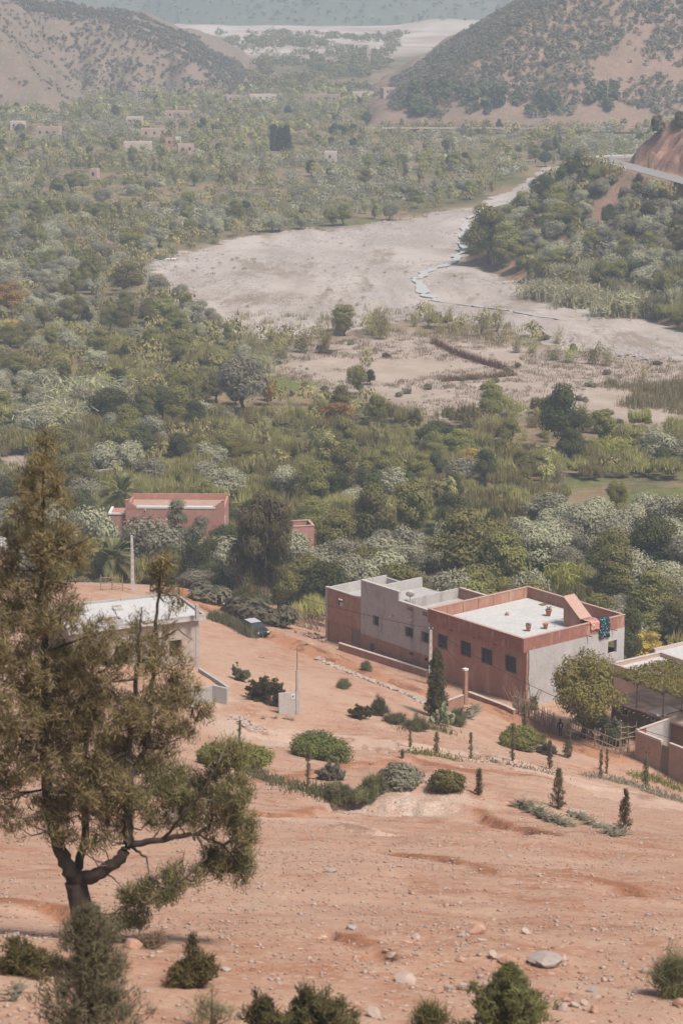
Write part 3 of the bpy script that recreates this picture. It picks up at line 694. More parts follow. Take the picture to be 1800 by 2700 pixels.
BLOCK = []           # (x, y, radius): footprints to keep free of scattered plants
PLACED = []
FAR_H = [(95,155,364),(28,62,343),(333,374,331),(436,506,314),(373,442,363),(430,478,388),(327,397,400),(470,512,406),(786,892,272),(597,638,271),(660,730,268),(855,885,427),(930,985,262),(1010,1050,252),(236,256,474),(722,755,398)]
for a_, b_, r_ in FAR_H:
    q_ = hit((a_+b_)/2, r_); w_ = (b_-a_)/2/(FPX/q_[1])
    for k_ in range(4): BLOCK.append((q_[0]*(1 - k_*7/q_[1]), q_[1] + 6 - k_*7, w_*0.8 + 3.5))
def ex(key, px, row, top, wpx, label):
    o = plant_px(key, px, row, top, wpx, label); PLACED.append((o.location.x, o.location.y, 0.5*wpx/(FPX/np.linalg.norm(np.array(o.location) - CP)))); return o
# -- plants one can point to
ex('dark', 1475, 1192, 1012, 150, 'tall dark green tree standing alone at the edge of the sandy flats')
ex('olive', 640, 1088, 935, 150, 'spreading grey olive with its dark trunk showing beside the yellow tree')
ex('yellow', 706, 1070, 985, 55, 'small bright yellow tree right of the spreading grey olive')
ex('dark', 285, 1135, 1012, 140, 'round dark tree in front of the pale reeds at left')
ex('broad', 490, 1092, 965, 95, 'dark green tree right of the pale reed beds')
ex('yellow', 18, 832, 740, 115, 'large orange autumn tree at the left edge')
ex('yellow', 28, 905, 835, 70, 'smaller orange tree below the large orange one at the left edge')
ex('lime', 350, 668, 588, 84, 'rounded golden-green willow near the left end of the river bed')
ex('broad', 245, 765, 655, 100, 'broad green tree left of the river bed tip')
ex('broad', 330, 780, 690, 110, 'wide green tree just left of the river bed tip')
ex('yellow', 890, 1135, 1060, 120, 'rust and green autumn tree in the middle of the thickets')
ex('yellow', 1240, 1238, 1180, 80, 'orange-leaved shrub tree by the pale stone wall')
ex('yellow', 1342, 1218, 1166, 32, 'slim orange sapling right of the pale stone wall shrub')
ex('yellow', 925, 1225, 1193, 60, 'low orange bush among the middle thickets')
ex('broad', 1285, 695, 535, 150, 'biggest green tree on the river bend below the road')
ex('broad', 1335, 690, 580, 110, 'second green tree on the river bend, right of the biggest')
ex('dark', 1150, 1200, 1100, 130, 'dark bush tree left of the orange-leaved shrub')
ex('lime', 1625, 1345, 1258, 64, 'small cone-shaped yellow-green tree by the ploughed field')
ex('limereed', 1615, 1215, 1140, 120, 'yellow-green reed stand beyond the terraced fields')
ex('broad', 975, 1448, 1275, 170, 'left of the two tall leafy trees behind the grey house')
ex('broad', 1082, 1440, 1262, 150, 'right of the two tall leafy trees, slightly yellowed')
ex('broad', 1215, 1560, 1335, 240, 'big leafy tree behind the gap between the two houses')
ex('broad', 1330, 1580, 1392, 190, 'leafy tree rising straight behind the red house roof')
ex('dark', 1715, 1520, 1350, 200, 'large dark green tree near the right edge')
ex('olive', 1610, 1470, 1365, 130, 'grey-green tree left of the large dark one at right')
ex('olive', 1535, 1500, 1405, 100, 'rounded pale green tree behind the red house, right')
ex('limereed', 1475, 1575, 1462, 110, 'yellow-green reeds just behind the red house parapet')
ex('reed', 1560, 1640, 1560, 110, 'pale reeds behind the right corner of the red house')
ex('olive', 1620, 1660, 1570, 110, 'silver olive behind the right end of the red house')
ex('yellow', 1695, 1752, 1660, 130, 'orange-gold bushy tree right of the red house')
ex('broad', 1745, 1700, 1600, 150, 'green tree behind the orange-gold one at right')
for i, (a, b, c, d) in enumerate(((835,1570,1440,150),(920,1585,1465,190),(1010,1590,1455,160),(1065,1600,1490,110),(1120,1600,1520,90),(780,1500,1400,170),(1140,1510,1430,120))):
    ex('olive', a, b, c, d, 'silvery olive in the row behind the grey house, ' + ('leftmost', 'second from left', 'tallest in the middle', 'right of the tallest', 'rightmost', 'upper left one', 'upper right one')[i])




ex('scrub', 560, 1590, 1535, 130, 'dark roadside scrub below the pale bushy tree')
ex('scrub', 650, 1632, 1565, 150, 'dark scrub at the foot of the weeping tree')
ex('scrub', 730, 1650, 1590, 120, 'dark scrub between the weeping tree and the brushwood pile')
ex('reed', 230, 1065, 975, 170, 'wide pale reed bed at left')
ex('reed', 390, 1085, 1010, 130, 'pale reed bed right of the wide one')
ex('reed', 130, 1140, 1050, 150, 'pale reeds in front of the wide reed bed at far left')
ex('reed', 300, 1090, 1000, 120, 'pale reeds between the two reed beds')
ex('reed', 690, 980, 925, 60, 'pale reeds beside the green plot by the sandy flats')
ex('reed', 1430, 790, 720, 120, 'leaning pale reeds at the river edge below the bend trees')
ex('reed', 1530, 810, 735, 130, 'leaning pale reeds at the river edge, middle of the bank')
ex('reed', 1640, 835, 750, 140, 'leaning pale reeds at the river edge, right of the middle of the bank')
for i, (a, b, c, d) in enumerate(((740,945,870,90),(790,930,850,80),(850,930,845,70),(985,885,790,60),(1010,895,800,70),(1460,950,900,60),(1500,955,895,70),(1560,960,890,60),(1600,965,905,60),(1400,930,890,50),(1360,930,880,45))):
    ex('willow', a, b, c, d, 'willowy yellow-green clump on the gravel flats, number ' .replace(', number ', '') + (' at their left end', ' second from their left end', ' left of the bare saplings', ' tallest beside the river', ' right of the tallest', ' in the row right of the brush fence', ' densest in the right row', ' taller in the right row', ' at the right row end', ' left in the right row', ' leftmost of the right row')[i])
ex('willow', 1695, 1005, 945, 30, 'lone small round tree on the sandy flat at right')
for i, (a, b, c) in enumerate(((1270,890,800),(1310,885,795),(960,1000,905))):
    ex('twiggy', a, b, c, None or 60, 'thin bare sapling ' + ('left of the pair by the stream', 'right of the pair by the stream', 'in the near sandy plot')[i])
ex('dark', 975, 1015, 972, 40, 'small dark bush at the edge of the near sandy plot')

def exy(key, px, top, y, wpx, label):
    q = at_y(px, top, y); z = gz(q[0], y); PLACED.append((q[0], y, 0.5*wpx*y/FPX)); nomw = dict(olive=6.2, broad=7.4, dark=7.4, yellow=5.2, scrub=2.2, lime=6.4)[key]/KINDS[key][1]; h = q[2] - z
    return plant(key, q[0], y, z, h, (wpx*y/FPX)/(h*nomw), label)
exy('olive', 395, 1368, 304, 190, 'olive tree behind the left utility pole'); exy('dark', 505, 1425, 294, 140, 'dark bush tree at the roadside below the pink wall'); exy('olive', 600, 1440, 290, 165, 'pale bushy tree left of the weeping tree trunk'); exy('dark', 455, 1440, 300, 130, 'dark tree under the pine by the pink wall')
exy('dark', 330, 1400, 308, 120, 'dark tree behind the short palm'); exy('olive', 250, 1340, 318, 170, 'silver olive left of the short palm'); exy('olive', 170, 1330, 330, 170, 'silver olive half hidden by the big conifer'); exy('dark', 560, 1470, 288, 110, 'dark leafy bush beside the pale bushy tree'); exy('olive', 30, 1420, 300, 150, 'olive behind the conifer at the left edge')
exy('broad', 800, 1450, 300, 190, 'green tree between the weeping tree and the grey house'); exy('broad', 735, 1480, 290, 120, 'green bush right of the weeping tree'); exy('dark', 560, 1540, 280, 150, 'dark scrub bank along the road by the weeping tree'); exy('dark', 660, 1560, 277, 170, 'dark undergrowth at the foot of the weeping tree'); exy('olive', 520, 1500, 285, 130, 'grey bush above the road bend')
exy('broad', 890, 1330, 330, 150, 'green tree above the olives behind the grey house'); exy('olive', 1180, 1500, 292, 170, 'olive filling the gap behind the two houses'); exy('broad', 1250, 1470, 296, 170, 'green tree close behind the red house'); exy('olive', 1400, 1500, 290, 150, 'grey tree close behind the red house corner'); exy('dark', 1655, 1590, 268, 130, 'dark bush behind the orange-gold tree'); exy('broad', 1570, 1545, 285, 130, 'green tree behind the right part of the red roof')
exy('dark', 415, 1375, 309, 110, 'dark bush against the left half of the pink wall'); exy('olive', 350, 1385, 312, 100, 'grey bush at the left corner of the pink building'); exy('dark', 560, 1400, 305, 90, 'dark bush at the right corner of the pink building')
exy('broad', 1790, 1560, 285, 150, 'green tree at the right edge behind the white roofs')
ex('scrub', 1738, 350, 298, 62, 'dark bush on top of the red road cut'); ex('scrub', 1795, 335, 290, 50, 'bush at the right edge above the red road cut')
# -- scattered valley plants
CLEAR_W = W0([(1330,1295),(1600,1268),(1860,1250),(1860,1362),(1640,1366),(1480,1352)])
for i_, (a_, b_, c_, d_) in enumerate(((1265,1335,1272,120),(1340,1335,1265,130),(1425,1328,1262,120),(1490,1315,1265,80),(1230,1262,1205,110),(1760,1262,1190,120),(1560,1262,1215,110),(1700,1255,1205,90),(1640,1380,1320,110),(1780,1385,1330,100),(1540,1375,1325,120))):
    ex('thicket', a_, b_, c_, d_, ('left end', 'second clump', 'third clump', 'small right end', 'clump at the upper left', 'clump at the upper right', 'clump at the upper middle', 'small upper right clump', 'clump below the ploughed soil', 'clump at the lower right edge', 'lower middle clump')[i_] + ' of the willow hedges around the green fields')
def keep(x, y):
    px, py = proj(x, y, 0.0)
    bad = in_poly(x, y, RIVER_W) | in_poly(x, y, FLATS_W) | in_poly(x, y, CLEAR_W) | in_poly(x, y, UP_W)
    d_, _s = seg_dist(x, y, RIVER_W + [RIVER_W[0]]); bad |= (d_ < 9) & (y > 690) & (x > 30)
    for f in FIELDS_W + SOIL_W: bad |= in_poly(x, y, f)
    return ~bad
def poisson(n, ylo, yhi, dmin, margin=1.34):
    """random ground points in the view wedge, thinned to a spacing"""
    y = np.sqrt(NR.uniform(ylo**2, yhi**2, n)); x = NR.uniform(-1, 1, n)*(0.1412*margin*y + 4)
    cell = {}; out = []
    for xi, yi in zip(x, y):
        d = dmin*(1 + 0.0*yi); k = (int(xi//d), int(yi//d)); ok = True
        for a in (-1, 0, 1):
            for b in (-1, 0, 1):
                for q in cell.get((k[0]+a, k[1]+b), ()):
                    if (q[0]-xi)**2 + (q[1]-yi)**2 < d*d: ok = False; break
                if not ok: break
            if not ok: break
        if ok: cell.setdefault(k, []).append((xi, yi)); out.append((xi, yi))
    return np.array(out)
pts = np.concatenate([poisson(4500, 268, 345, 4.3), poisson(5000, 345, 430, 3.3), poisson(12000, 430, 760, 3.9), poisson(16000, 760, 1400, 5.2)])
pts = pts[keep(pts[:, 0], pts[:, 1])]
zz = all_h(pts[:, 0], pts[:, 1])
e_h = embank_h(pts[:, 0], pts[:, 1]); on_emb = (e_h > 0.5) & (pts[:, 0] > 20) & (pts[:, 1] > 480) & (pts[:, 1] < 900)
hr = hill_right_h(pts[:, 0], pts[:, 1]); hl = np.maximum(hill_left_near_h(pts[:, 0], pts[:, 1]), hill_left_far_h(pts[:, 0], pts[:, 1]))
ok = ~(((hr > 0.5) & (pts[:, 1] > 1095)) | ((hl > 1.0) & (pts[:, 1] > 1200))) & ~on_emb & ~((pts[:, 1] < 315) & (zz > 4.6))
pts, zz = pts[ok], zz[ok]
spots = []
g1 = fbm(pts[:, 0]/38, pts[:, 1]/55, 101, 3); g2 = fbm(pts[:, 0]/26, pts[:, 1]/30, 103, 3); g3 = fbm(pts[:, 0]/60, pts[:, 1]/80, 105, 2)
for (x, y), z, a, b, c in zip(pts, zz, g1, g2, g3):
    if any((x-q[0])**2 + (y-q[1])**2 < (q[2]*1.15)**2 for q in PLACED): continue
    if any((x-q[0])**2 + (y-q[1])**2 < q[2]**2 for q in BLOCK): continue
    u = R.random(); px, py = proj(x, y, 0)
    nearriver = 400 < y < 720 and px > 560
    if nearriver and y < 640 and px > 650 or (y < 470 and nearriver and px > 900):
        k = 'thicket' if u < 0.40 else 'willow' if u < 0.74 else 'scrub' if u < 0.93 else 'broad'
    elif y < 520 and a < 0.42: k = 'thicket' if u < 0.66 else 'broad' if u < 0.80 else 'dark' if u < 0.85 else 'olive' if u < 0.93 else 'reed' if u < 0.965 else 'lime' if u < 0.975 else 'poplar'
    elif a > 0.30: k = 'olive' if u < 0.74 else 'broad' if u < 0.86 else 'thicket'
    elif b > 0.35: k = 'broad' if u < 0.45 else 'dark' if u < 0.62 else 'thicket' if u < 0.9 else 'yellow' if u < 0.915 else 'poplar'
    elif c > 0.30: k = 'reed' if u < 0.3 else 'thicket' if u < 0.8 else 'olive'
    else: k = 'thicket' if u < 0.70 else 'olive' if u < 0.80 else 'broad' if u < 0.89 else 'poplar' if u < 0.95 else 'scrub'
    if y > 760 and k == 'thicket' and u < 0.35: k = 'poplar'
    h = dict(willow=3.6, olive=4.8, broad=6.2, dark=5.8, poplar=6.5, yellow=4.2, lime=4.0, thicket=3.8, reed=3.6, scrub=1.5)[k]*R.uniform(0.65, 1.2)
    if y < 345: h *= 1.25
    elif y < 430: h *= 1.1
    spots.append((h/y, k, x, y, z, h))
for (poly, n_, ks) in ((FLATS_W, 150, ('scrub', 'scrub', 'scrub', 'scrub')), (RIVER_W, 70, ('scrub', 'scrub', 'scrub', 'scrub'))):
    P_ = np.array(poly); got = 0
    while got < n_:
        x, y = R.uniform(P_[:, 0].min(), P_[:, 0].max()), R.uniform(P_[:, 1].min(), min(700, P_[:, 1].max()))
        if not in_poly(np.array([x]), np.array([y]), poly)[0] or abs(x) > 0.15*y: continue
        if fbm(x/14, y/14, 133, 2) < 0.0: continue
        k = R.choice(ks); h = (1.1 if k == 'scrub' else 2.6)*R.uniform(0.5, 1.2); spots.append((h/y, k, x, y, gz(x, y) + (0.3 if poly is RIVER_W else 0), h)); got += 1
# the bank below the road
eb = np.stack([NR.uniform(24, 125, 5000), NR.uniform(505, 740, 5000)], -1); eh = embank_h(eb[:, 0], eb[:, 1]); d1, d2, dr = emb_parts(eb[:, 0], eb[:, 1])
m = (eh > 0.4) & (dr < -6.5) & (fbm(eb[:, 0]/12, eb[:, 1]/12, 111, 3) > -0.8); eb, eh, d1 = eb[m], eh[m], d1[m]
ch = []
for (x, y), z, d in zip(eb, eh, d1):
    if any((x-q[0])**2 + (y-q[1])**2 < 6.5 for q in ch): continue
    ch.append((x, y)); u = R.random()
    pq = proj(x, y, z)
    if in_poly(np.array([pq[0]]), np.array([pq[1]]), [(1540,575),(1600,500),(1640,465),(1700,470),(1650,540),(1590,610)])[0]: continue
    if d < 7: k = 'reed' if u < 0.28 else 'broad' if u < 0.7 else 'thicket'
    elif d < 26: k = 'olive' if u < 0.40 else 'broad' if u < 0.58 else 'thicket' if u < 0.8 else 'scrub'
    else: k = 'scrub' if u < 0.5 else 'dark' if u < 0.62 else 'olive' if u < 0.8 else 'thicket'
    h = dict(olive=4.0, broad=5.0, dark=4.6, thicket=3.4, reed=4.6, scrub=2.6)[k]*R.uniform(0.6, 1.15)
    h *= 1.45; spots.append((h/y, k, x, y, z, h))
cr = [(R.uniform(60, 78), R.uniform(675, 720)) for _ in range(26)]
for x, y in cr:
    e = embank_h(np.array([x]), np.array([y]))[0]
    if e > 3 and emb_parts(x, y)[2] < -7: spots.append((5/y, 'dark' if R.random() < 0.4 else 'broad', x, y, e, R.uniform(3.5, 6)))
spots.sort(key=lambda s: -s[0])
cnt = {}; rest = {}
LIM = dict(lime=60, willow=200, olive=270, broad=225, dark=150, poplar=200, yellow=40, thicket=290, reed=220, scrub=150)
for s_, k, x, y, z, h in spots:
    if abs(proj(x, y, z)[0] - 900) < 960 and cnt.get(k, 0) < LIM[k]:
        cnt[k] = cnt.get(k, 0) + 1; plant(k, x, y, z, h, R.uniform(0.85, 1.2))
    else: rest.setdefault(k, []).append((x, y, z, h))
print('individual plants', cnt, 'rest', {k: len(v) for k, v in rest.items()})

def mass(name, label, cat, mat, items, nleaf, rw, size, upright=False, shape=0.55):
    """many small far-off crowns of one kind joined into one mesh"""
    it = np.array(items); n = len(it); k = nleaf
    c = np.repeat(it[:, :3], k, 0); h = np.repeat(it[:, 3], k)[:, None]; d = rdir(n*k, -0.55)
    # three lobes per crown
    lob = (rdir(n*3, -0.2)*np.array([0.5, 0.5, 0.3])).reshape(n, 3, 3); li = NR.integers(0, 3, (n, k)); off = np.take_along_axis(lob, li[..., None], 1).reshape(-1, 3)
    p = c + h*np.array([0, 0, shape]) + h*off*rw + d*h*NR.uniform(0.6, 1.05, (n*k, 1))*np.array([rw*0.72, rw*0.72, 0.42])
    t = np.repeat(np.clip(NR.normal(0.5, 0.24, n), 0, 1), k) + NR.uniform(-0.2, 0.2, n*k)
    ax = np.array([0, 0, 1.0]) + 0.4*rdir(n*k) if upright else None
    v, q = leaf_quads(p, d*1.5 + np.array([0, 0, 0.45]) + 0.7*rdir(n*k), size*h[:, 0]*NR.uniform(0.6, 1.3, n*k), size*h[:, 0]*NR.uniform(0.8, 1.5, n*k)*(1.6 if upright else 1), ax)
    return tag(link(name, mesh_np(name, v, tris=q, mats=(mat,), tint=np.clip(t, 0, 1))), label, cat, kind='stuff')
for k, (nm, lb, ct, mt, rw, up) in dict(
        olive=('distant_olive_grove', 'distant silvery olive groves covering the far valley floor', 'olive trees', M_OLIVE, 0.62, False),
        broad=('distant_woodland', 'distant green broadleaf trees scattered over the far valley floor', 'trees', M_BROAD, 0.45, False),
        dark=('distant_dark_woodland', 'distant dark green trees dotted over the far valley', 'trees', M_DARK, 0.42, False),
        poplar=('distant_poplars', 'distant yellow-green poplars along the upper river', 'poplars', M_POP, 0.28, True),
        yellow=('distant_autumn_trees', 'few distant yellowing trees in the far valley', 'trees', M_YEL, 0.42, False),
        thicket=('distant_thickets', 'distant olive-green thickets filling the far valley floor', 'bushes', M_THICK, 0.75, True),
        willow=('distant_willows', 'distant feathery willows near the river', 'willows', M_POP, 0.4, True),
        lime=('distant_lime_trees', 'few distant lime green trees', 'trees', M_LIME, 0.5, False),
        reed=('distant_reeds', 'distant pale reed beds in the far valley', 'reeds', M_REED, 0.4, True),
        scrub=('distant_scrub', 'distant low scrub on the valley floor', 'scrub', M_SCRUB, 0.7, False)).items():
    if rest.get(k): mass(nm, lb, ct, mt, rest[k], 84, rw, 0.135, up)

# scrub on the hills: a mass nobody could count
def hill_scrub(name, label, fn, x0, x1, y0, y1, n, h0, h1, cond, mat, nleaf=15):
    x = NR.uniform(x0, x1, n); y = NR.uniform(y0, y1, n); z = fn(x, y); m = cond(x, y, z); x, y, z = x[m], y[m], z[m]
    return mass(name, label, 'scrub', mat, np.stack([x, y, z, NR.uniform(h0, h1, len(x))], -1), nleaf, 0.6, 0.40)
def cR(x, y, z):
    px, py = proj(x, y, z)
    bare = in_poly(px, py, [(1500,330),(1540,230),(1600,150),(1680,60),(1720,70),(1700,160),(1760,170),(1830,200),(1830,240),(1720,200),(1640,250),(1600,335)]) & (NR.random(len(x)) > 0.10)
    return (z > 7.5 + 3*fbm(x/15, y/15, 121, 2)) & ~bare & (fbm(x/18, y/18, 123, 3) > -0.8)
hill_scrub('hill_scrub_right', 'grey-green scrub dotted all over the big right-hand hill', hill_right_h, -5, 260, 1125, 1400, 21000, 1.2, 3.0, cR, M_SCRUB)
hill_scrub('hill_foot_trees', 'darker bushy trees along the foot of the right-hand hill', hill_right_h, 25, 130, 1135, 1175, 300, 3.0, 5.5, lambda x, y, z: (z > 4) & (z < 17) & (fbm(x/12, y/20, 125, 2) > 0.05), M_DARK, 60)
hill_scrub('hill_scrub_left', 'fine scrub dotted over the far left hill', hill_left_far_h, -330, -50, 1365, 1600, 12000, 1.0, 2.4, lambda x, y, z: (z > 1.5) & (fbm(x/14, y/14, 127, 3) > -0.6), M_SCRUB)
hill_scrub('hill_scrub_pink', 'few scattered shrubs on the bare pink hill at far left', hill_left_near_h, -280, -130, 1215, 1500, 2600, 0.9, 2.2, lambda x, y, z: (z > 1.5) & (fbm(x/10, y/10, 129, 3) > -0.1), M_SCRUB)
vx = lambda: None
x = NR.uniform(-110, 130, 4200); y = NR.uniform(1390, 2150, 4200); z = ground_h(x, y); hz = np.maximum(hill_right_h(x, y), hill_left_far_h(x, y))
m = (hz < z) & (fbm(x/26, y/60, 131, 3) > -0.15 + 0.0009*np.maximum(0, y - 1650)); x, y, z = x[m], y[m], z[m]
mass('far_village_trees', 'blue-green trees among the houses of the far village', 'trees', M_BROAD, np.stack([x, y, z, NR.uniform(3, 7, len(x))], -1), 34, 0.6, 0.22)
x = NR.uniform(-700, 700, 7000); y = NR.uniform(2330, 3200, 7000); z = mount_h(x, y); m = z > 4; x, y, z = x[m], y[m], z[m]
mass('mountain_scrub', 'dark scrub covering the far mountain slopes', 'scrub', M_SCRUB, np.stack([x, y, z, NR.uniform(2.5, 6, len(x))], -1), 14, 0.6, 0.4)

# dry grass and willow shoots on the flats: countless
def grassy(name, label, mat, poly, n, h0, h1, nleaf, w):
    P_ = np.array(poly); x = NR.uniform(P_[:, 0].min(), P_[:, 0].max(), n*3); y = NR.uniform(P_[:, 1].min(), P_[:, 1].max(), n*3)
    m = in_poly(x, y, poly) & (fbm(x/16, y/12, 141, 3) > -0.1) & (np.abs(x) < 0.155*y); x, y = x[m][:n], y[m][:n]; z = all_h(x, y); n = len(x); k = nleaf; h = NR.uniform(h0, h1, n)
    c = np.repeat(np.stack([x, y, z], -1), k, 0) + np.stack([NR.normal(0, w, n*k), NR.normal(0, w, n*k), np.zeros(n*k)], -1); hh = np.repeat(h, k)*NR.uniform(0.6, 1.2, n*k); c[:, 2] += hh*0.45
    v, q = leaf_quads(c, rdir(n*k)*np.array([1, 1, 0.2]), 0.05*(1 + hh)*NR.uniform(0.6, 1.3, n*k), hh, np.array([0, 0, 1.0]) + 0.3*rdir(n*k))
    return tag(link(name, mesh_np(name, v, tris=q, mats=(mat,), tint=np.clip(np.repeat(NR.normal(0.5, 0.2, n), k) + NR.uniform(-.2, .2, n*k), 0, 1))), label, 'grass', kind='stuff')
M_DRYG = leafmat('dry_grass', (0.26, 0.205, 0.125), 0.3, 0.35)
grassy('dry_grass', 'thin dry grass and weeds on the sandy flats', M_DRYG, FLATS_W, 2600, 0.3, 0.8, 14, 0.5)
grassy('willow_shoots', 'haze of thin yellow-green willow shoots at the right of the flats', M_POP, W0([(1370,1115),(1480,1050),(1600,1020),(1860,1010),(1860,1130),(1560,1160)]), 420, 1.0, 2.6, 20, 0.7)
grassy('gravel_weeds', 'brownish weeds along the margins of the gravel bed', M_DRYG, W0([(420,735),(620,790),(800,770),(950,800),(1150,800),(1350,835),(1500,885),(1650,915),(1400,950),(1150,880),(900,880),(620,870),(480,800)]), 1300, 0.3, 0.8, 14, 0.6)
grassy('bank_shoots', 'yellow-green willow shoots between gravel and thickets', M_POP, W0([(560,830),(800,835),(1000,820),(1200,840),(1400,870),(1350,920),(1150,890),(960,880),(800,900),(660,930),(560,900)]), 150, 1.2, 2.6, 22, 0.7)
grassy('gravel_grass', 'brown grass bands crossing the gravel bed', M_DRYG, W0([(440,700),(560,735),(700,765),(830,785),(850,806),(740,812),(600,795),(480,760)]), 900, 0.3, 0.8, 14, 0.6)
grassy('gravel_grass', 'thin grass line along the far edge of the gravel bed', M_DRYG, W0([(430,680),(620,620),(960,580),(1180,552),(1180,566),(960,598),(640,642),(470,690)]), 700, 0.4, 1.0, 14, 0.6)
n = 5000; P_ = np.array(RIVER_W); x = NR.uniform(P_[:, 0].min(), P_[:, 0].max(), n*4); y = NR.uniform(P_[:, 1].min(), 760, n*4); m = in_poly(x, y, RIVER_W) & (fbm(x/12, y/18, 151, 3) > 0.05); x, y = x[m][:n], y[m][:n]; n = len(x); z = all_h(x, y) + 0.3
b0 = np.array([(1,0,0),(0,1,0),(-1,0,0),(0,-1,0),(0.2,0.1,0.8)], float); sc_ = NR.uniform(0.15, 0.55, n)*NR.choice([0.6, 1, 1.6], n); B_ = b0[None]*(0.7 + 0.5*NR.random((n, 5, 1))); v_ = np.stack([B_[..., 0]*sc_[:, None] + x[:, None], B_[..., 1]*sc_[:, None] + y[:, None], B_[..., 2]*sc_[:, None]*0.8 + z[:, None]], -1).reshape(-1, 3)
tag(link('river_stones', mesh_np('river_stones', v_, tris=(np.array([(0,1,4),(1,2,4),(2,3,4),(3,0,4)])[None] + 5*np.arange(n)[:, None, None]).reshape(-1, 3), mats=(plain('river_stone', (0.30, 0.265, 0.24), 0.95, 0.4, 0.8, 0.3),))), 'grey stones strewn over the gravel river bed', 'stones', kind='stuff')
for (px_, top_, y_, w_, lb_) in ((215, 1528, 287, 70, 'scrub on the crest left of the utility pole'), (270, 1520, 290, 60, 'scrub on the crest beside the short palm'), (150, 1525, 286, 80, 'scrub on the crest behind the big conifer'), (395, 1545, 284, 60, 'scrub where the road meets the crest'), (440, 1535, 288, 70, 'scrub above the road bend at left')): exy('scrub', px_, top_, y_, w_, lb_)

# ------------------------------------------------------------ buildings
M_RED = plain('red_plaster', (0.35, 0.182, 0.128), 0.9, 0.22, 0.6, 0.3, stain=((0.43, 0.27, 0.205), 0.7, 0.52))
M_REDBAND = plain('red_band_plaster', (0.285, 0.125, 0.092), 0.9, 0.3, 1.2, 0.25, stain=((0.42, 0.275, 0.22), 1.2, 0.52))
M_GREY = plain('grey_render', (0.40, 0.365, 0.34), 0.92, 0.22, 0.6, 0.25, stain=((0.20, 0.18, 0.165), 0.42, 0.52))
M_PALEGREY = plain('pale_grey_render', (0.410, 0.381, 0.361), 0.92, 0.2, 0.5, 0.25, stain=((0.31, 0.27, 0.245), 0.5, 0.57))
M_BRICK = plain('red_brick_infill', (0.34, 0.185, 0.13), 0.95, 0.3, 1.6, 0.4, stain=((0.40, 0.27, 0.21), 1.0, 0.55))
M_WHITEROOF = plain('white_roof', (0.451, 0.435, 0.418), 0.85, 0.12, 0.35, 0.1, stain=((0.43, 0.40, 0.38), 0.5, 0.58))
M_COPING = plain('coping', (0.459, 0.377, 0.328), 0.9, 0.15, 2, 0.2)
M_REDCOPE = plain('red_coping', (0.410, 0.262, 0.209), 0.9, 0.15, 2, 0.2)
M_CONC = plain('concrete', (0.361, 0.336, 0.316), 0.92, 0.2, 1.0, 0.3)
M_BLOCK = plain('concrete_block', (0.42, 0.385, 0.355), 0.95, 0.2, 3, 0.4)
M_ADOBE = plain('adobe_wall', (0.205, 0.123, 0.086), 0.97, 0.3, 0.9, 0.5)
M_ADOBEROOF = plain('earth_roof', (0.361, 0.246, 0.189), 0.97, 0.2, 0.6, 0.4, stain=((0.35, 0.21, 0.15), 0.6, 0.56))
M_BLKWALL = plain('earth_block_wall', (0.37, 0.245, 0.18), 0.95, 0.2, 1.0, 0.3)
M_PINK = plain('pink_plaster', (0.385, 0.195, 0.152), 0.9, 0.12, 0.5, 0.12, stain=((0.47, 0.25, 0.20), 0.6, 0.52))
M_DARKGL = plain('dark_glass', (0.030, 0.035, 0.038), 0.25, 0.2, 3, 0.05, 0.4)
M_FRAME = plain('dark_iron', (0.045, 0.042, 0.045), 0.6, 0.2, 8, 0.1, 0.3)
M_WOOD = plain('weathered_wood', (0.20, 0.145, 0.10), 0.9, 0.35, 4, 0.3)
M_STICK = plain('dry_branch', (0.29, 0.20, 0.14), 0.95, 0.4, 4, 0.3)
M_WHITE = plain('white_paint', (0.574, 0.558, 0.533), 0.8, 0.12, 2, 0.1)
M_TERRA = plain('terracotta', (0.36, 0.17, 0.10), 0.85, 0.2, 6, 0.15)
M_BLACKM = plain('black_metal', (0.02, 0.02, 0.022), 0.6, 0.2, 5, 0.1, 0.3)
M_PALEH = plain('pale_far_wall', (0.52, 0.42, 0.36), 0.95, 0.15, 0.3, 0.1)
M_PINKH = plain('pink_far_wall', (0.44, 0.31, 0.255), 0.95, 0.15, 0.3, 0.1)

class House:
    """a root with local x,y axes; faces are given by a start point and a direction in that frame"""
    def __init__(s, name, label, cat, loc, rz): s.root = thing(name, label, cat, loc, rz); s.loc = np.array(loc, float); s.rz = rz; s.c, s.s = math.cos(rz), math.sin(rz)
    def w(s, x, y, z): return s.loc + np.array([x*s.c - y*s.s, x*s.s + y*s.c, z])
    def l(s, p): d = np.array(p) - s.loc; return np.array([d[0]*s.c + d[1]*s.s, -d[0]*s.s + d[1]*s.c, d[2]])
    def uv(s, o, du, px, row):
        """photo position -> distance along a facade and height on it"""
        P = s.w(o[0], o[1], 0); D = s.w(o[0]+du[0], o[1]+du[1], 0) - P; n = np.array([D[1], -D[0], 0.0])
        q = on_plane(px, row, P, n); return float(np.dot(q - P, D)), float(q[2] - s.loc[2])
    def lz(s, px, row, z): return s.l(at_z(px, row, s.loc[2] + z))
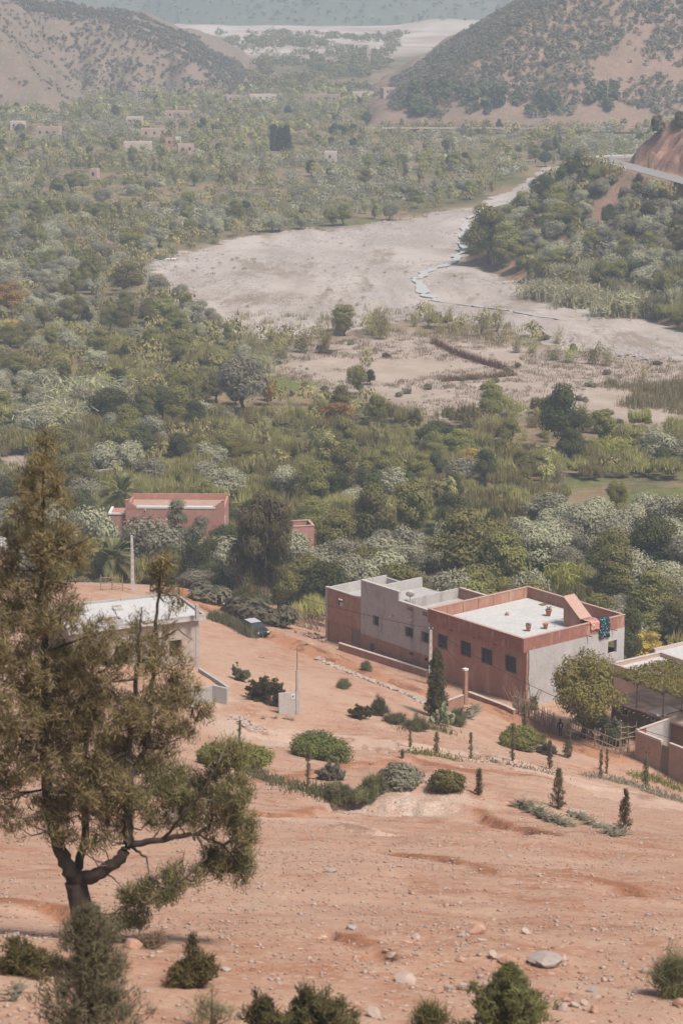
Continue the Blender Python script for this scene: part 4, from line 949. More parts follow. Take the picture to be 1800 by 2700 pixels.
def wall_mesh(o, du, dn, Lg, H0, H1, T, ops, z0):
    """a wall with real openings; H0,H1 heights at its two ends; dn points inwards"""
    us = sorted(set([0, Lg] + [u for op in ops for u in op[:2]])); mb = MB()
    top = lambda u: H0 + (H1 - H0)*u/Lg
    def P(u, t, z): return (o[0] + du[0]*u + dn[0]*t, o[1] + du[1]*u + dn[1]*t, z)
    for a, b in zip(us[:-1], us[1:]):
        holes = sorted([(op[2], op[3]) for op in ops if op[0] <= a + 1e-6 and op[1] >= b - 1e-6]); z = z0
        segs = []
        for h0, h1 in holes: segs.append((z, z, h0, h0)); z = h1
        segs.append((z, z, top(a), top(b)))
        for za, zb, zc, zd in segs:
            n = len(mb.v); mb.v += [P(a,0,za),P(b,0,zb),P(b,T,zb),P(a,T,za),P(a,0,zc),P(b,0,zd),P(b,T,zd),P(a,T,zc)]
            mb.f += [tuple(n+i for i in f) for f in ((0,1,5,4),(2,3,7,6),(4,5,6,7),(0,3,2,1),(0,4,7,3),(1,2,6,5))]
    return mb
def add_wall(H, name, mat, o, du, dn, Lg, h, T=0.25, ops=(), z0=-1.8, h1=None): return wall_mesh(o, du, dn, Lg, h, h if h1 is None else h1, T, list(ops), z0).build(name, mat, H.root)
def obox(H, name, mat, o, du, dn, u0, u1, t0, t1, z0, z1, parent=None):
    mb = MB(); c = lambda u, t: (o[0] + du[0]*u + dn[0]*t, o[1] + du[1]*u + dn[1]*t)
    pts = [c(u0, t0), c(u1, t0), c(u1, t1), c(u0, t1)]; mb.poly_prism(pts, z0, z1); return mb.build(name, mat, parent or H.root)
def window(H, o, du, dn, op, bars=True, glass=M_DARKGL, frame=M_FRAME, depth=0.12, shutters=False):
    u0, u1, z0, z1 = op; mb = MB(); c = lambda u, t: (o[0] + du[0]*u + dn[0]*t, o[1] + du[1]*u + dn[1]*t); fw = 0.06
    for a, b, e, f in ((u0, u0+fw, z0, z1), (u1-fw, u1, z0, z1), (u0+fw, u1-fw, z0, z0+fw), (u0+fw, u1-fw, z1-fw, z1), ((u0+u1)/2-fw/2, (u0+u1)/2+fw/2, z0+fw, z1-fw)):
        mb.poly_prism([c(a, depth), c(b, depth), c(b, depth+0.06), c(a, depth+0.06)], e, f)
    w = mb.build('window', frame, H.root)
    obox(H, 'pane', glass, o, du, dn, u0+0.01, u1-0.01, depth+0.065, depth+0.085, z0+0.01, z1-0.01, w)
    if bars:
        g = MB(); nb = max(4, int((u1-u0)/0.16))
        for i in range(nb+1):
            u = u0 - 0.05 + (u1-u0+0.1)*i/nb; g.tube([(*c(u, -0.06), z0-0.05), (*c(u, -0.06), z1+0.05)], 0.018, 4)
        for k in range(4):
            z = z0 - 0.05 + (z1-z0+0.1)*k/3; g.tube([(*c(u0-0.05, -0.06), z), (*c(u1+0.05, -0.06), z)], 0.018, 4)
        g.build('grille', M_FRAME, w)
    return w

AX = math.radians(39.0)
F0 = at_y(1385, 1862, 233.0)
# ---- the red house: local y runs along its left facade, local x along its right one
rh = House('red_house', 'flat-roofed red plastered house with white roof terrace and barred windows', 'house', F0, AX)
LY, LX, HB, HP = 14.6, 13.9, 5.78, 7.17
oL, dL, nL = (0, 0), (0, 1), (1, 0); oR, dR, nR = (0, 0), (1, 0), (0, 1)
wins = []
for (a, b, r0, r1) in ((1155,1178,1672,1712),(1215,1240,1690,1731),(1270,1296,1709,1752),(1333,1359,1728,1774)):
    u1, za = rh.uv(oL, dL, a, r0); u0, zb = rh.uv(oL, dL, b, r1); zt = (za + rh.uv(oL, dL, b, r0 + 6)[1])/2; zb2 = (zb + rh.uv(oL, dL, a, r1 - 6)[1])/2
    wins.append((u0, u1, zb2, zt))
add_wall(rh, 'front_wall', M_RED, oL, dL, nL, LY, HB, 0.3, wins)
for op in wins: window(rh, oL, dL, nL, op)
ua, zt = rh.uv(oR, dR, 1602, 1692); ub, zb = rh.uv(oR, dR, 1624, 1719)
add_wall(rh, 'side_wall', M_PALEGREY, (0.302, 0), dR, nR, LX - 0.3, HB, 0.3, [(ua-0.3, ub-0.3, zb, zt)])
add_wall(rh, 'back_wall', M_RED, (LX, 0.302), dL, (-1, 0), LY - 0.3, HB, 0.3, [(0.8, 3.4, zb, zt + 0.2)])
add_wall(rh, 'back_wall', M_RED, (0.302, LY), dR, (0, -1), LX - 0.6, HB, 0.3)
MB().box(0.31, 0.31, HB - 0.15, LX - 0.31, LY - 0.31, HB + 0.17).build('roof', M_WHITEROOF, rh.root)
def parapet(H, o, du, dn, a, b, t0, t1, z0, z1, mat=M_REDBAND, cap=M_REDCOPE, cw=0.04, ch=0.07):
    p = obox(H, 'parapet', mat, o, du, dn, a, b, t0, t1, z0, z1 - ch); obox(H, 'coping', cap, o, du, dn, a - cw, b + cw, t0 - cw, t1 + cw, z1 - ch + 0.002, z1, p); return p
parapet(rh, oL, dL, nL, -0.004, LY, -0.45, -0.22, HB + 0.001, HP)
obox(rh, 'roof_ledge', M_REDBAND, oL, dL, nL, 0, LY, -0.449, 0.298, HB - 0.12, HB)
obox(rh, 'roof_ledge', M_WHITEROOF, oL, dL, nL, 0.31, LY - 0.31, -0.215, 0.305, HB + 0.002, HB + 0.168)
parapet(rh, oR, dR, nR, -0.21, LX, 0.0, 0.24, HB + 0.001, HP)
parapet(rh, (LX, 0), dL, (-1, 0), 0.29, LY, 0.0, 0.24, HB + 0.001, HP, M_RED)
parapet(rh, (0, LY), dR, (0, -1), -0.21, LX - 0.29, 0.0, 0.24, HB + 0.001, HP, M_RED)
for k in range(1, 7):
    obox(rh, 'parapet_pier', M_RED, (0, LY), dR, (0, -1), 2.2*k - 0.15, 2.2*k + 0.15, 0.245, 0.30, HB + 0.17, HP - 0.08)
for px in (1190, 1248, 1306):
    u, _ = rh.uv(oL, dL, px, 1665); obox(rh, 'beam_end', M_RED, oL, dL, nL, u - 0.12, u + 0.12, -0.40, -0.003, HB - 0.42, HB - 0.122)
st = MB(); sx0, sx1, sy0, sy1 = 8.9, 10.4, 1.5, 3.95
st.poly_prism([(sx0, sy0), (sx1, sy0), (sx1, sy1), (sx0, sy1)], HB + 0.172, [HP - 0.02, HP - 0.02, 9.05, 9.05]); st.build('stair_enclosure', M_RED, rh.root)
MB().poly_prism([(sx0-0.06, sy0-0.08), (sx1+0.06, sy0-0.08), (sx1+0.06, sy1+0.05), (sx0-0.06, sy1+0.05)], [HP-0.015, HP-0.015, 9.06, 9.06], [HP+0.06, HP+0.06, 9.14, 9.14]).build('stair_roof', M_REDCOPE, rh.root)
MB().box(sx1 + 0.07, 0.3, HB + 0.172, LX - 0.3, 6.0, HB + 0.22).build('upper_landing', M_REDCOPE, rh.root)
for (a, b, r) in ((1545, 1567, 1676), (1611, 1626, 1660)):
    u0, z0 = rh.uv(oR, dR, a, r); mb = MB(); mb.tube([(u0, 0.1, z0 + 0.05), (u0 + 0.3, -0.55, z0 - 0.05)], 0.06, 8); mb.build('drain_spout', M_WOOD, rh.root)
mb = MB(); u0, z0 = rh.uv(oR, dR, 1392, 1735)
mb.tube([(0.25, -0.04, 5.7), (0.30, -0.05, 4.0), (0.22, -0.05, 2.8), (0.45, -0.06, 1.6), (0.6, -0.05, 0.4)], 0.025, 5); mb.build('cable', M_BLACKM, rh.root)

# rugs, pots and other things on the roof
def rug(name, label, u0, u1, drop, mat, back=0.35):
    n = 12; v = []; rows = [(0.30 + 0.5*back, HP + 0.03), (0.28, HP + 0.045), (0.12, HP + 0.05), (-0.06, HP + 0.04)] + [(-0.10 - 0.02*math.sin(k), HP - drop*k/8) for k in range(1, 9)]
    for j, (y, z) in enumerate(rows):
        for i in range(n+1):
            u = u0 + (u1-u0)*i/n + 0.03*math.sin(j*1.3 + i); f = 0.05*math.sin(i*1.5)*min(1, max(0, j-3)/4.0)
            v.append((u, y + (-abs(f) if j > 3 else 0), z + (-0.06*math.sin(i*0.7) if j == len(rows)-1 else 0)))
    q = [(j*(n+1)+i, j*(n+1)+i+1, (j+1)*(n+1)+i+1, (j+1)*(n+1)+i) for j in range(len(rows)-1) for i in range(n)]
    me = mesh_np(name, v, q, mats=(mat,), smooth=True); o = link(name, me); o.location = tuple(rh.loc); o.rotation_euler = (0, 0, AX)
    sm = o.modifiers.new('thick', 'SOLIDIFY'); sm.thickness = 0.02; return tag(o, label, 'rug')
def rugmat(name, ground, spots, scale):
    m, nt, b = new_mat(name); co = ocoord(nt); vo = N(nt, 'ShaderNodeTexVoronoi'); vo.inputs['Scale'].default_value = scale; L(nt, co, vo.inputs['Vector'])
    c = mixc(nt, ramp(nt, vo.outputs['Distance'], 0.22, 0.30, (1, 1, 1), (0, 0, 0)), ground, spots[0])
    if len(spots) > 1:
        v2 = N(nt, 'ShaderNodeTexVoronoi'); v2.inputs['Scale'].default_value = scale*0.6; L(nt, co, v2.inputs['Vector'])
        c = mixc(nt, ramp(nt, v2.outputs['Distance'], 0.20, 0.26, (1, 1, 1), (0, 0, 0)), c, spots[1])
    L(nt, c, b.inputs['Base Color']); return m
u0, _ = rh.uv(oR, dR, 1555, 1645); u1, _ = rh.uv(oR, dR, 1577, 1640); u2, _ = rh.uv(oR, dR, 1605, 1630)
rug('hanging_rug', 'small pink patterned rug draped over the red house parapet', u0, u1, 0.85, rugmat('pink_rug', (0.50, 0.24, 0.19), ((0.03, 0.03, 0.03), (0.62, 0.52, 0.45)), 3.0), 2.2)
rug('hanging_blanket', 'dark teal blanket with pale dots hanging over the parapet', u1 + 0.05, u2, 1.95, rugmat('teal_blanket', (0.006, 0.030, 0.038), ((0.35, 0.42, 0.42),), 4.5))
def pot(px, row, label, plantd, h=0.55):
    p = rh.lz(px, row, HB + 0.17); w = rh.w(p[0], p[1], HB + 0.171)
    t = thing('flower_pot', label, 'pot', w); s = h/0.55
    MB().lathe([(0.16*s, 0), (0.22*s, 0.3*s), (0.26*s, 0.47*s), (0.29*s, 0.47*s), (0.29*s, 0.55*s), (0.25*s, 0.55*s), (0.22*s, 0.48*s)], 14).build('pot_body', M_TERRA, t, True)
    if plantd:
        o = link('pot_plant', shrub_mesh(M_DRY if plantd == 1 else M_GSPRAY, 'pot_plant', 120, 0.55, 0.35, 0.07), t); o.location = (0, 0, 0.45*s)
pot(1445, 1624, 'terracotta pot with a small plant, farthest on the white roof', 2, 0.7)
pot(1392, 1664, 'terracotta pot with a dry plant at the front of the white roof', 1, 0.6)
pot(1437, 1658, 'empty terracotta pot between the two planted ones', 0, 0.6)
p = rh.lz(1440, 1593, HB + 0.17); b_ = MB()
for k in range(3): b_.box(p[0]-0.9, p[1]-0.3+k*0.22, HB+0.174+0.03*k, p[0]+0.7, p[1]-0.12+k*0.22, HB+0.20+0.03*k)
o = b_.build('plank_stack', M_WOOD); o.location = tuple(rh.loc); o.rotation_euler = (0, 0, AX); tag(o, 'few planks lying by the back parapet of the red roof', 'planks')
p = rh.lz(1336, 1622, HB + 0.17); o = MB().lathe([(0.2, 0), (0.24, 0.12), (0.16, 0.3), (0.05, 0.33)], 10).build('clay_pot', M_BRICK); o.location = tuple(rh.w(p[0], p[1], HB + 0.172)); tag(o, 'small dark clay bowl alone in the middle of the white roof', 'bowl')
for i, (px, row) in enumerate(((1225, 1645), (1300, 1680), (1330, 1690), (1460, 1655))):
    p = rh.lz(px, row, HB + 0.17); mb = MB()
    for k in range(2): mb.tube([(p[0] + 0.12*k, p[1], HB + 0.17), (p[0] + 0.12*k + 0.03, p[1], HB + 0.17 + 0.75)], 0.012, 4)
    mb.build('rebar_stub', M_WOOD, rh.root)

# ---- the grey house, left of the red one
gh = House('grey_house', 'unfinished two-storey house of stained grey render above red brick', 'house', rh.w(0.25, LY + 0.25, 0), AX)
o0, dG, nG = (0, 0), (0, 1), (1, 0)
LG = gh.uv(o0, dG, 858, 1620)[0]; uB = gh.uv(o0, dG, 951, 1620)[0]; uT = gh.uv(o0, dG, 1050, 1600)[0]
zBr = 0.5*(gh.uv(o0, dG, 860, 1554)[1] + gh.uv(o0, dG, 949, 1573)[1]); zTall = 0.5*(gh.uv(o0, dG, 953, 1532)[1] + gh.uv(o0, dG, 1049, 1560)[1])
zLow = 0.5*(gh.uv(o0, dG, 1053, 1587)[1] + gh.uv(o0, dG, 1126, 1610)[1]); zDiv = 0.5*(gh.uv(o0, dG, 955, 1674)[1] + gh.uv(o0, dG, 1120, 1724)[1])
DEP = 8.6
def gop(a, b, r0, r1):
    u1, zt1 = gh.uv(o0, dG, a, r0); u0, zb1 = gh.uv(o0, dG, b, r1); zt0 = gh.uv(o0, dG, b, r0 + (b-a)*0.3)[1]; zb0 = gh.uv(o0, dG, a, r1 - (b-a)*0.3)[1]
    return (u0, u1, (zb1+zb0)/2, (zt1+zt0)/2)
w1 = gop(982, 998, 1621, 1652); w2 = gop(1069, 1088, 1651, 1681); w3 = gop(1112, 1129, 1664, 1695); v1 = gop(1077, 1088, 1719, 1730); v2 = gop(1117, 1126, 1734, 1744)
sub = lambda op, du: (op[0]-du, op[1]-du, op[2], op[3])
add_wall(gh, 'brick_base_wall', M_BRICK, (0.06, 0), dG, nG, uB, zDiv, 0.3, [v1, v2])
for op in (v1, v2): obox(gh, 'vent', M_DARKGL, (0.06, 0), dG, nG, op[0], op[1], 0.2, 0.24, op[2], op[3])
add_wall(gh, 'rendered_wall', M_GREY, (0, 0), dG, nG, uT, zLow, 0.3, [w2, w3, gop(1072, 1089, 1598, 1613), gop(1113, 1126, 1611, 1626)], z0=zDiv + 0.002)
add_wall(gh, 'rendered_wall', M_GREY, (0, uT + 0.001), dG, nG, uB - uT - 0.002, zTall, 0.3, [sub(w1, uT)], z0=zDiv + 0.002)
for op in (gop(1072, 1089, 1598, 1613), gop(1113, 1126, 1611, 1626)):
    c = MB(); n = 5
    for k in range(n): a = op[0] + (op[1]-op[0])*(k+0.5)/n; c.box(0.1, a-0.06, op[2], 0.2, a+0.06, op[3])
    c.build('pierced_brick', M_BRICK, gh.root)
window(gh, o0, dG, nG, w1, False, frame=M_WOOD); window(gh, o0, dG, nG, w2, True, frame=M_WOOD); window(gh, o0, dG, nG, w3, True, frame=M_WOOD)
for op in (w1, w2, w3):
    obox(gh, 'lintel', M_GREY, o0, dG, nG, op[0]-0.12, op[1]+0.12, -0.10, -0.002, op[3]+0.02, op[3]+0.14)
    obox(gh, 'shutter', M_WOOD, o0, dG, nG, op[1]-0.34*(op[1]-op[0]), op[1]-0.05, 0.03, 0.07, op[2]+0.05, op[3]-0.05)
obox(gh, 'coping', M_PALEGREY, o0, dG, nG, -0.05, uT, -0.06, 0.36, zLow + 0.002, zLow + 0.12)
obox(gh, 'coping', M_PALEGREY, o0, dG, nG, uT - 0.05, uB + 0.05, -0.06, 0.36, zTall + 0.002, zTall + 0.10)
wb = gop(886, 902, 1576, 1603); gd = gop(864, 917, 1637, 1700); dd = gop(926, 949, 1652, 1705)
ob = (0.04, uB + 0.002)
add_wall(gh, 'brick_wing_wall', M_BRICK, ob, dG, nG, LG - uB, zBr, 0.3, [sub(wb, uB), (gd[0]-uB, gd[1]-uB, 0.05, gd[3]), (dd[0]-uB, dd[1]-uB, 0.05, dd[3])])
obox(gh, 'garage_door', M_BRICK, ob, dG, nG, gd[0]-uB+0.005, gd[1]-uB-0.005, 0.14, 0.2, 0.0, gd[3]-0.005)
dr_ = obox(gh, 'door', plain('door_metal', (0.22, 0.16, 0.13), 0.7, 0.3, 1.5, 0.1, stain=((0.42, 0.38, 0.34), 1.2, 0.6)), ob, dG, nG, dd[0]-uB+0.005, dd[1]-uB-0.005, 0.12, 0.17, 0.0, dd[3]-0.005)
obox(gh, 'handle', M_FRAME, ob, dG, nG, dd[0]-uB+0.12, dd[0]-uB+0.16, 0.08, 0.115, 1.0, 1.15, dr_)
obox(gh, 'curtain', M_WHITE, ob, dG, nG, sub(wb, uB)[0]+0.02, sub(wb, uB)[1]-0.3, 0.22, 0.24, wb[2]+0.02, (wb[2]+wb[3])/2)
obox(gh, 'lintel', M_BRICK, ob, dG, nG, 0.2, LG-uB-0.1, -0.06, -0.003, gd[3]+0.05, gd[3]+0.22)
obox(gh, 'corner_pier', M_GREY, ob, dG, nG, LG-uB-0.28, LG-uB+0.02, -0.05, -0.002, -1.5, zBr)
obox(gh, 'coping', M_PALEGREY, ob, dG, nG, 0.0, LG-uB+0.06, -0.04, 0.34, zBr + 0.002, zBr + 0.09)
# depth of the house: side, back and dividing walls, terraces
add_wall(gh, 'side_wall', M_PALEGREY, (0.305, 0.0), (1, 0), (0, 1), DEP, zLow, 0.25)
add_wall(gh, 'end_wall', M_PALEGREY, (0.345, LG), (1, 0), (0, -1), DEP - 0.3, zBr, 0.25, h1=zBr)
add_wall(gh, 'divider_wall', M_PALEGREY, (0.305, uB), (1, 0), (0, -1), DEP - 0.3, zLow, 0.25, h1=zLow)
add_wall(gh, 'divider_wall', M_GREY, (0.305, uT), (1, 0), (0, 1), DEP - 0.3, zLow - 0.02, 0.25, h1=zLow - 0.02)
add_wall(gh, 'back_wall', M_BRICK, (DEP, 0.26), dG, (1, 0), uT - 0.26, zLow + 0.02, 0.25)
add_wall(gh, 'back_wall', M_PALEGREY, (DEP, uT), dG, (1, 0), LG - uT, zBr - 0.3, 0.25, h1=zBr - 0.3)
MB().box(0.31, 0.27, zLow-1.25, DEP-0.01, uT-0.01, zLow-1.1).build('terrace_floor', M_CONC, gh.root)
MB().box(0.31, uT+0.27, zLow-1.25, DEP-0.01, uB-0.27, zLow-1.1).build('roof', M_CONC, gh.root)
MB().box(0.36, uB+0.01, zBr-1.2, DEP-0.01, LG-0.27, zBr-1.05).build('terrace_floor', M_CONC, gh.root)
obox(gh, 'coping', M_COPING, (DEP, 0.2), dG, (1, 0), 0, uT-0.25, -0.04, 0.29, zLow+0.022, zLow+0.11)
for (a, b, r) in ((1016, 1037, 1624), (1074, 1090, 1634)):
    u, z = gh.uv(o0, dG, b, r); MB().tube([(0.1, u, z+0.05), (-0.75, u+0.1, z-0.02)], 0.05, 7).build('drain_spout', M_WOOD, gh.root)
u, z = gh.uv((0.06, 0), dG, 983, 1705); MB().box(-0.14, u-0.16, z-0.35, 0.055, u+0.16, z+0.35).build('meter_box', plain('blue_metal', (0.05, 0.10, 0.17), 0.5, 0.2, 3, 0.1), gh.root)
for px, r in ((960, 1614), (1008, 1645), (1050, 1628)):
    u, z = gh.uv(o0, dG, px, r); MB().tube([(-0.02, u, z), (-0.03, u+0.05, z-0.5), (-0.02, u-0.1, z-1.2)], 0.012, 4).build('cable', M_BLACKM, gh.root)
q = gh.lz(1066, 1574, zLow + 0.9); dish = thing('satellite_dish', 'round pale satellite dish on the grey house roof', 'dish', gh.w(1.1, gh.uv(o0, dG, 1066, 1580)[0] + 0.4, zLow - 1.1), AX + PI*0.75)
d_ = MB(); d_.lathe([(0.05, 0.0), (0.25, 0.035), (0.42, 0.11), (0.48, 0.15), (0.47, 0.165), (0.40, 0.125), (0.24, 0.05), (0.03, 0.02)], 20)
dd_ = d_.build('reflector', M_WHITE, dish, True); dd_.location = (0, 0, 1.75); dd_.rotation_euler = (math.radians(58), 0, 0)
MB().tube([(0, 0.12, 0), (0, 0.12, 1.7)], 0.035, 6).build('mast', M_FRAME, dish)
MB().tube([(0, -0.05, 1.5), (0, -0.55, 1.85)], 0.02, 5).build('feed_arm', M_FRAME, dish)

# ---- garden walls and similar
def wall_px(name, label, pts, h, T, mat, cope=None, cat='wall', sink=0.8, level=False):
    P = [hit(*p) for p in pts]; t = thing(name, label, cat, P[0]); zt = max(p[2] for p in P) + h
    for a, b in zip(P[:-1], P[1:]):
        d = b - a; Lg = math.hypot(d[0], d[1]); du = d[:2]/Lg; dn = np.array([-du[1], du[0]])
        if dn[1] < 0: dn = -dn
        o = a[:2] - P[0][:2]; za, zb = a[2] - P[0][2], b[2] - P[0][2]
        ha, hb = (zt - P[0][2],)*2 if level else (za + h, zb + h)
        wall_mesh(o, du, dn, Lg, ha, hb, T, [], min(za, zb) - sink).build('wall_panel', mat, t)
        if cope:
            mb = MB(); n = 1; c = lambda u, w: (o[0] + du[0]*u + dn[0]*w, o[1] + du[1]*u + dn[1]*w)
            mb.poly_prism([c(-0.03, -0.04), c(Lg+0.03, -0.04), c(Lg+0.03, T+0.04), c(-0.03, T+0.04)], [ha+0.002, hb+0.002, hb+0.002, ha+0.002], [ha+0.07, hb+0.07, hb+0.07, ha+0.07]); mb.build('coping', cope, t)
    return t
wall_px('garden_wall', 'low red earth wall running in front of the grey house', [(892,1714),(1000,1748),(1122,1787)], 0.75, 0.3, M_BRICK, M_COPING)
wall_px('garden_wall', 'short low wall at the foot of the red house', [(1232,1838),(1330,1875),(1352,1886)], 0.5, 0.3, M_BRICK, M_COPING)
wall_px('arched_wall', 'pale grey compound wall left of the palm', [(228,1282),(325,1270)], 2.3, 0.3, M_PALEGREY, M_COPING)
wall_px('compound_wall', 'long pinkish wall behind the pink building', [(560,1300),(640,1325),(745,1362)], 1.6, 0.3, M_PINKH, M_COPING)
wall_px('compound_wall', 'broken earth wall with white coping left of the palm', [(178,1278),(225,1310),(285,1345)], 1.8, 0.35, M_PINKH, M_WHITE)
wall_px('field_wall', 'pale dry-stone wall edging the upper green field', [(1190,1248),(1290,1232),(1420,1215)], 0.9, 0.6, M_PALEH, None)

# ---- the pink building at left
pz = gz(*at_y(332, 1455, 322.0)[:2]); pb = House('pink_building', 'pink plastered building with stepped corners and white roof edge', 'house', (*at_y(334, 1455, 322.0)[:2], pz - 0.3), math.radians(-1.5))
oP, dP, nP = (0, 0), (1, 0), (0, 1); PL = pb.uv(oP, dP, 592, 1400)[0]; PH = pb.uv(oP, dP, 460, 1342)[1]; PT = pb.uv(oP, dP, 338, 1320)[1]
add_wall(pb, 'front_wall', M_PINK, oP, dP, nP, PL, PH, 0.3)
add_wall(pb, 'side_wall', M_PINK, (PL, 0.302), (0, 1), (-1, 0), 8, PH, 0.3); add_wall(pb, 'side_wall', M_PINK, (0, 0.302), (0, 1), (1, 0), 8, PH, 0.3); add_wall(pb, 'back_wall', M_PINK, (0.3, 8.3), dP, (0, -1), PL - 0.6, PH, 0.3)
MB().box(0.31, 0.31, PH-0.7, PL-0.31, 8, PH-0.55).build('roof', M_ADOBEROOF, pb.root)
obox(pb, 'roof_edge', M_WHITE, oP, dP, nP, 1.5, PL-1.2, -0.06, 0.5, PH+0.053, PH+0.34); obox(pb, 'back_parapet', M_PINK, (0, 8.3), dP, (0, -1), 0, PL, 0, 0.25, PH+0.003, PH+0.3)
for s_ in (0, 1):
    for k in range(4):
        a = 0.38*k; u0, u1 = (a, a+0.37) if s_ == 0 else (PL-a-0.37, PL-a)
        obox(pb, 'stepped_corner', M_PINK, oP, dP, nP, u0, u1, -0.02, 0.45, PH+0.003, PT - 0.24*k)
    obox(pb, 'corner_cap', M_PINK, oP, dP, nP, -0.05 if s_ == 0 else PL-0.42, 0.42 if s_ == 0 else PL+0.05, -0.06, 0.5, PT+0.002, PT+0.1)
uS, zS = pb.uv(oP, dP, 578, 1370); mb = MB()
mb.box(PL+0.01, 0.5, zS-1.2, PL+0.06, 1.3, zS+0.3); mb.build('side_window', M_WHITE, pb.root)
sp_u, sp_z = pb.uv(oP, dP, 384, 1344); MB().box(sp_u-0.07, -0.2, sp_z-0.08, sp_u+0.07, -0.005, sp_z+0.08).build('roof_lamp', M_WHITE, pb.root)
MB().box(-2.4, 0.6, -2.5, -0.01, 4.6, PT-2.1).build('side_wing', M_PINK, pb.root)
mb = MB(); mb.poly_prism([(-2.5, 0.5), (0.0, 0.5), (0, 0.85), (-2.5, 0.85)], PT-2.095, PT-1.9); mb.poly_prism([(-2.5, 0.86), (-2.15, 0.86), (-2.15, 4.6), (-2.5, 4.6)], PT-2.095, PT-1.9); mb.build('wing_coping', M_WHITE, pb.root)
q = at_z(742, 1395, 6.0); bz = gz(q[0], q[1]); t2 = House('pink_outbuilding', 'small pink roof box showing right of the weeping tree', 'building', (q[0], q[1], bz), math.radians(12))
for a in ((0, 0, 4.6, 0.25), (0, 3.2, 4.6, 3.45), (0, 0.251, 0.25, 3.199), (4.35, 0.251, 4.6, 3.199)):
    MB().box(a[0], a[1], -1, a[2], a[3], 6.2 - bz).build('wall', M_PINK, t2.root)
for a in ((-0.05, -0.05, 4.65, 0.3), (-0.05, 3.15, 4.65, 3.5), (-0.05, 0.302, 0.3, 3.148), (4.3, 0.302, 4.65, 3.148)):
    MB().box(a[0], a[1], 6.202 - bz, a[2], a[3], 6.34 - bz).build('coping', M_REDCOPE, t2.root)

# ---- the unfinished concrete house behind the big tree
zs = 23.6; yC = 217.5
C3 = at_y(543, 1620, yC); zs = C3[2]
uh = House('unfinished_house', 'unfinished concrete-frame house with bare white roof slab behind the big tree', 'house', (C3[0], C3[1], at_y(525, 1765, yC)[2] - 0.2), math.radians(23))
UZ = zs - uh.loc[2]; dU, nU = (-1, 0), (0, 1); oU = (-0.6, 0.45)
wA = (uh.uv(oU, dU, 481, 1700)[0], uh.uv(oU, dU, 448, 1700)[0], uh.uv(oU, dU, 465, 1730)[1], uh.uv(oU, dU, 465, 1688)[1])
wB = (uh.uv(oU, dU, 345, 1740)[0], uh.uv(oU, dU, 305, 1740)[0], uh.uv(oU, dU, 325, 1765)[1], uh.uv(oU, dU, 325, 1702)[1])
M_ROUGH = plain('rough_block_wall', (0.40, 0.33, 0.285), 0.95, 0.3, 2.0, 0.5, stain=((0.27, 0.20, 0.165), 0.9, 0.55))
add_wall(uh, 'front_wall', M_ROUGH, oU, dU, nU, 12.2, UZ - 0.52, 0.25, [wA, wB, (8.9, 10.6, 0.3, 3.1)], z0=-3)
add_wall(uh, 'side_wall', M_ROUGH, (-0.6, 0.702), (0, 1), (-1, 0), 7.4, UZ - 0.52, 0.25, [(2, 3.2, 1.2, 2.6)], z0=-3)
add_wall(uh, 'back_wall', M_ROUGH, (-0.85, 7.9), dU, (0, 1), 11.7, UZ - 0.52, 0.2, z0=-3)
add_wall(uh, 'side_wall', M_ROUGH, (-12.79, 0.702), (0, 1), (1, 0), 7.1, UZ - 0.52, 0.25, z0=-3)
for op in (wA, wB): obox(uh, 'window_surround', plain('raw_brick', (0.33, 0.17, 0.12), 0.95, 0.3, 3, 0.3), oU, dU, nU, op[0]-0.02, op[0]+0.12, -0.02, 0.2, op[2], op[3])
obox(uh, 'corner_column', M_CONC, oU, dU, nU, -0.02, 0.28, -0.04, -0.002, -2.5, UZ - 0.53)
obox(uh, 'corner_column', M_CONC, oU, dU, nU, 6.2, 6.5, -0.04, -0.002, -2.5, UZ - 0.53)
MB().box(-13.3, 0, UZ-0.5, 0, 8.6, UZ-0.22).build('roof_slab', M_WHITEROOF, uh.root)
for a in ((-13.3, 0, 0, 0.2), (-0.2, 0.202, 0, 8.4), (-13.3, 0.202, -13.1, 8.4), (-5.6, 8.4, 0, 8.6), (-13.3, 8.4, -5.9, 8.6)):
    MB().box(a[0], a[1], UZ-0.217, a[2], a[3], UZ).build('roof_curb', M_CONC, uh.root)
q = uh.lz(520, 1633, UZ - 0.2); MB().box(q[0]-0.15, q[1]-0.15, UZ-0.21, q[0]+0.15, q[1]+0.15, UZ+1.25).build('column_stub', M_CONC, uh.root)
q = uh.lz(293, 1640, UZ - 0.2); hb = MB()
for a in ((-1.0, -0.7, 1.0, -0.55), (-1.0, 0.55, 1.0, 0.7), (-1.0, -0.549, -0.85, 0.549), (0.85, -0.549, 1.0, 0.549)): hb.box(q[0]+a[0], q[1]+a[1], UZ-0.215, q[0]+a[2], q[1]+a[3], UZ+0.12)
hb.build('roof_hatch', M_CONC, uh.root)
MB().box(q[0]-0.84, q[1]-0.54, UZ-0.1, q[0]+0.84, q[1]+0.54, UZ-0.05).build('hatch_cover', M_BRICK, uh.root)
for px, row, nb_ in ((310, 1607, 8),):
    q = uh.lz(px, row, UZ-0.2); t = thing('block_pile', 'little heap of grey blocks on the bare roof slab', 'blocks', uh.w(q[0], q[1], UZ-0.218), uh.rz)
    for k in range(8):
        MB().box(0, 0, 0, 0.42, 0.18, 0.19).bevelled('block', M_BLOCK, t, 0.01).location = ((k % 2)*0.45 - 0.4, (k//2 % 4)*0.2 - 0.4, 0.0 if k < 6 else 0.2)
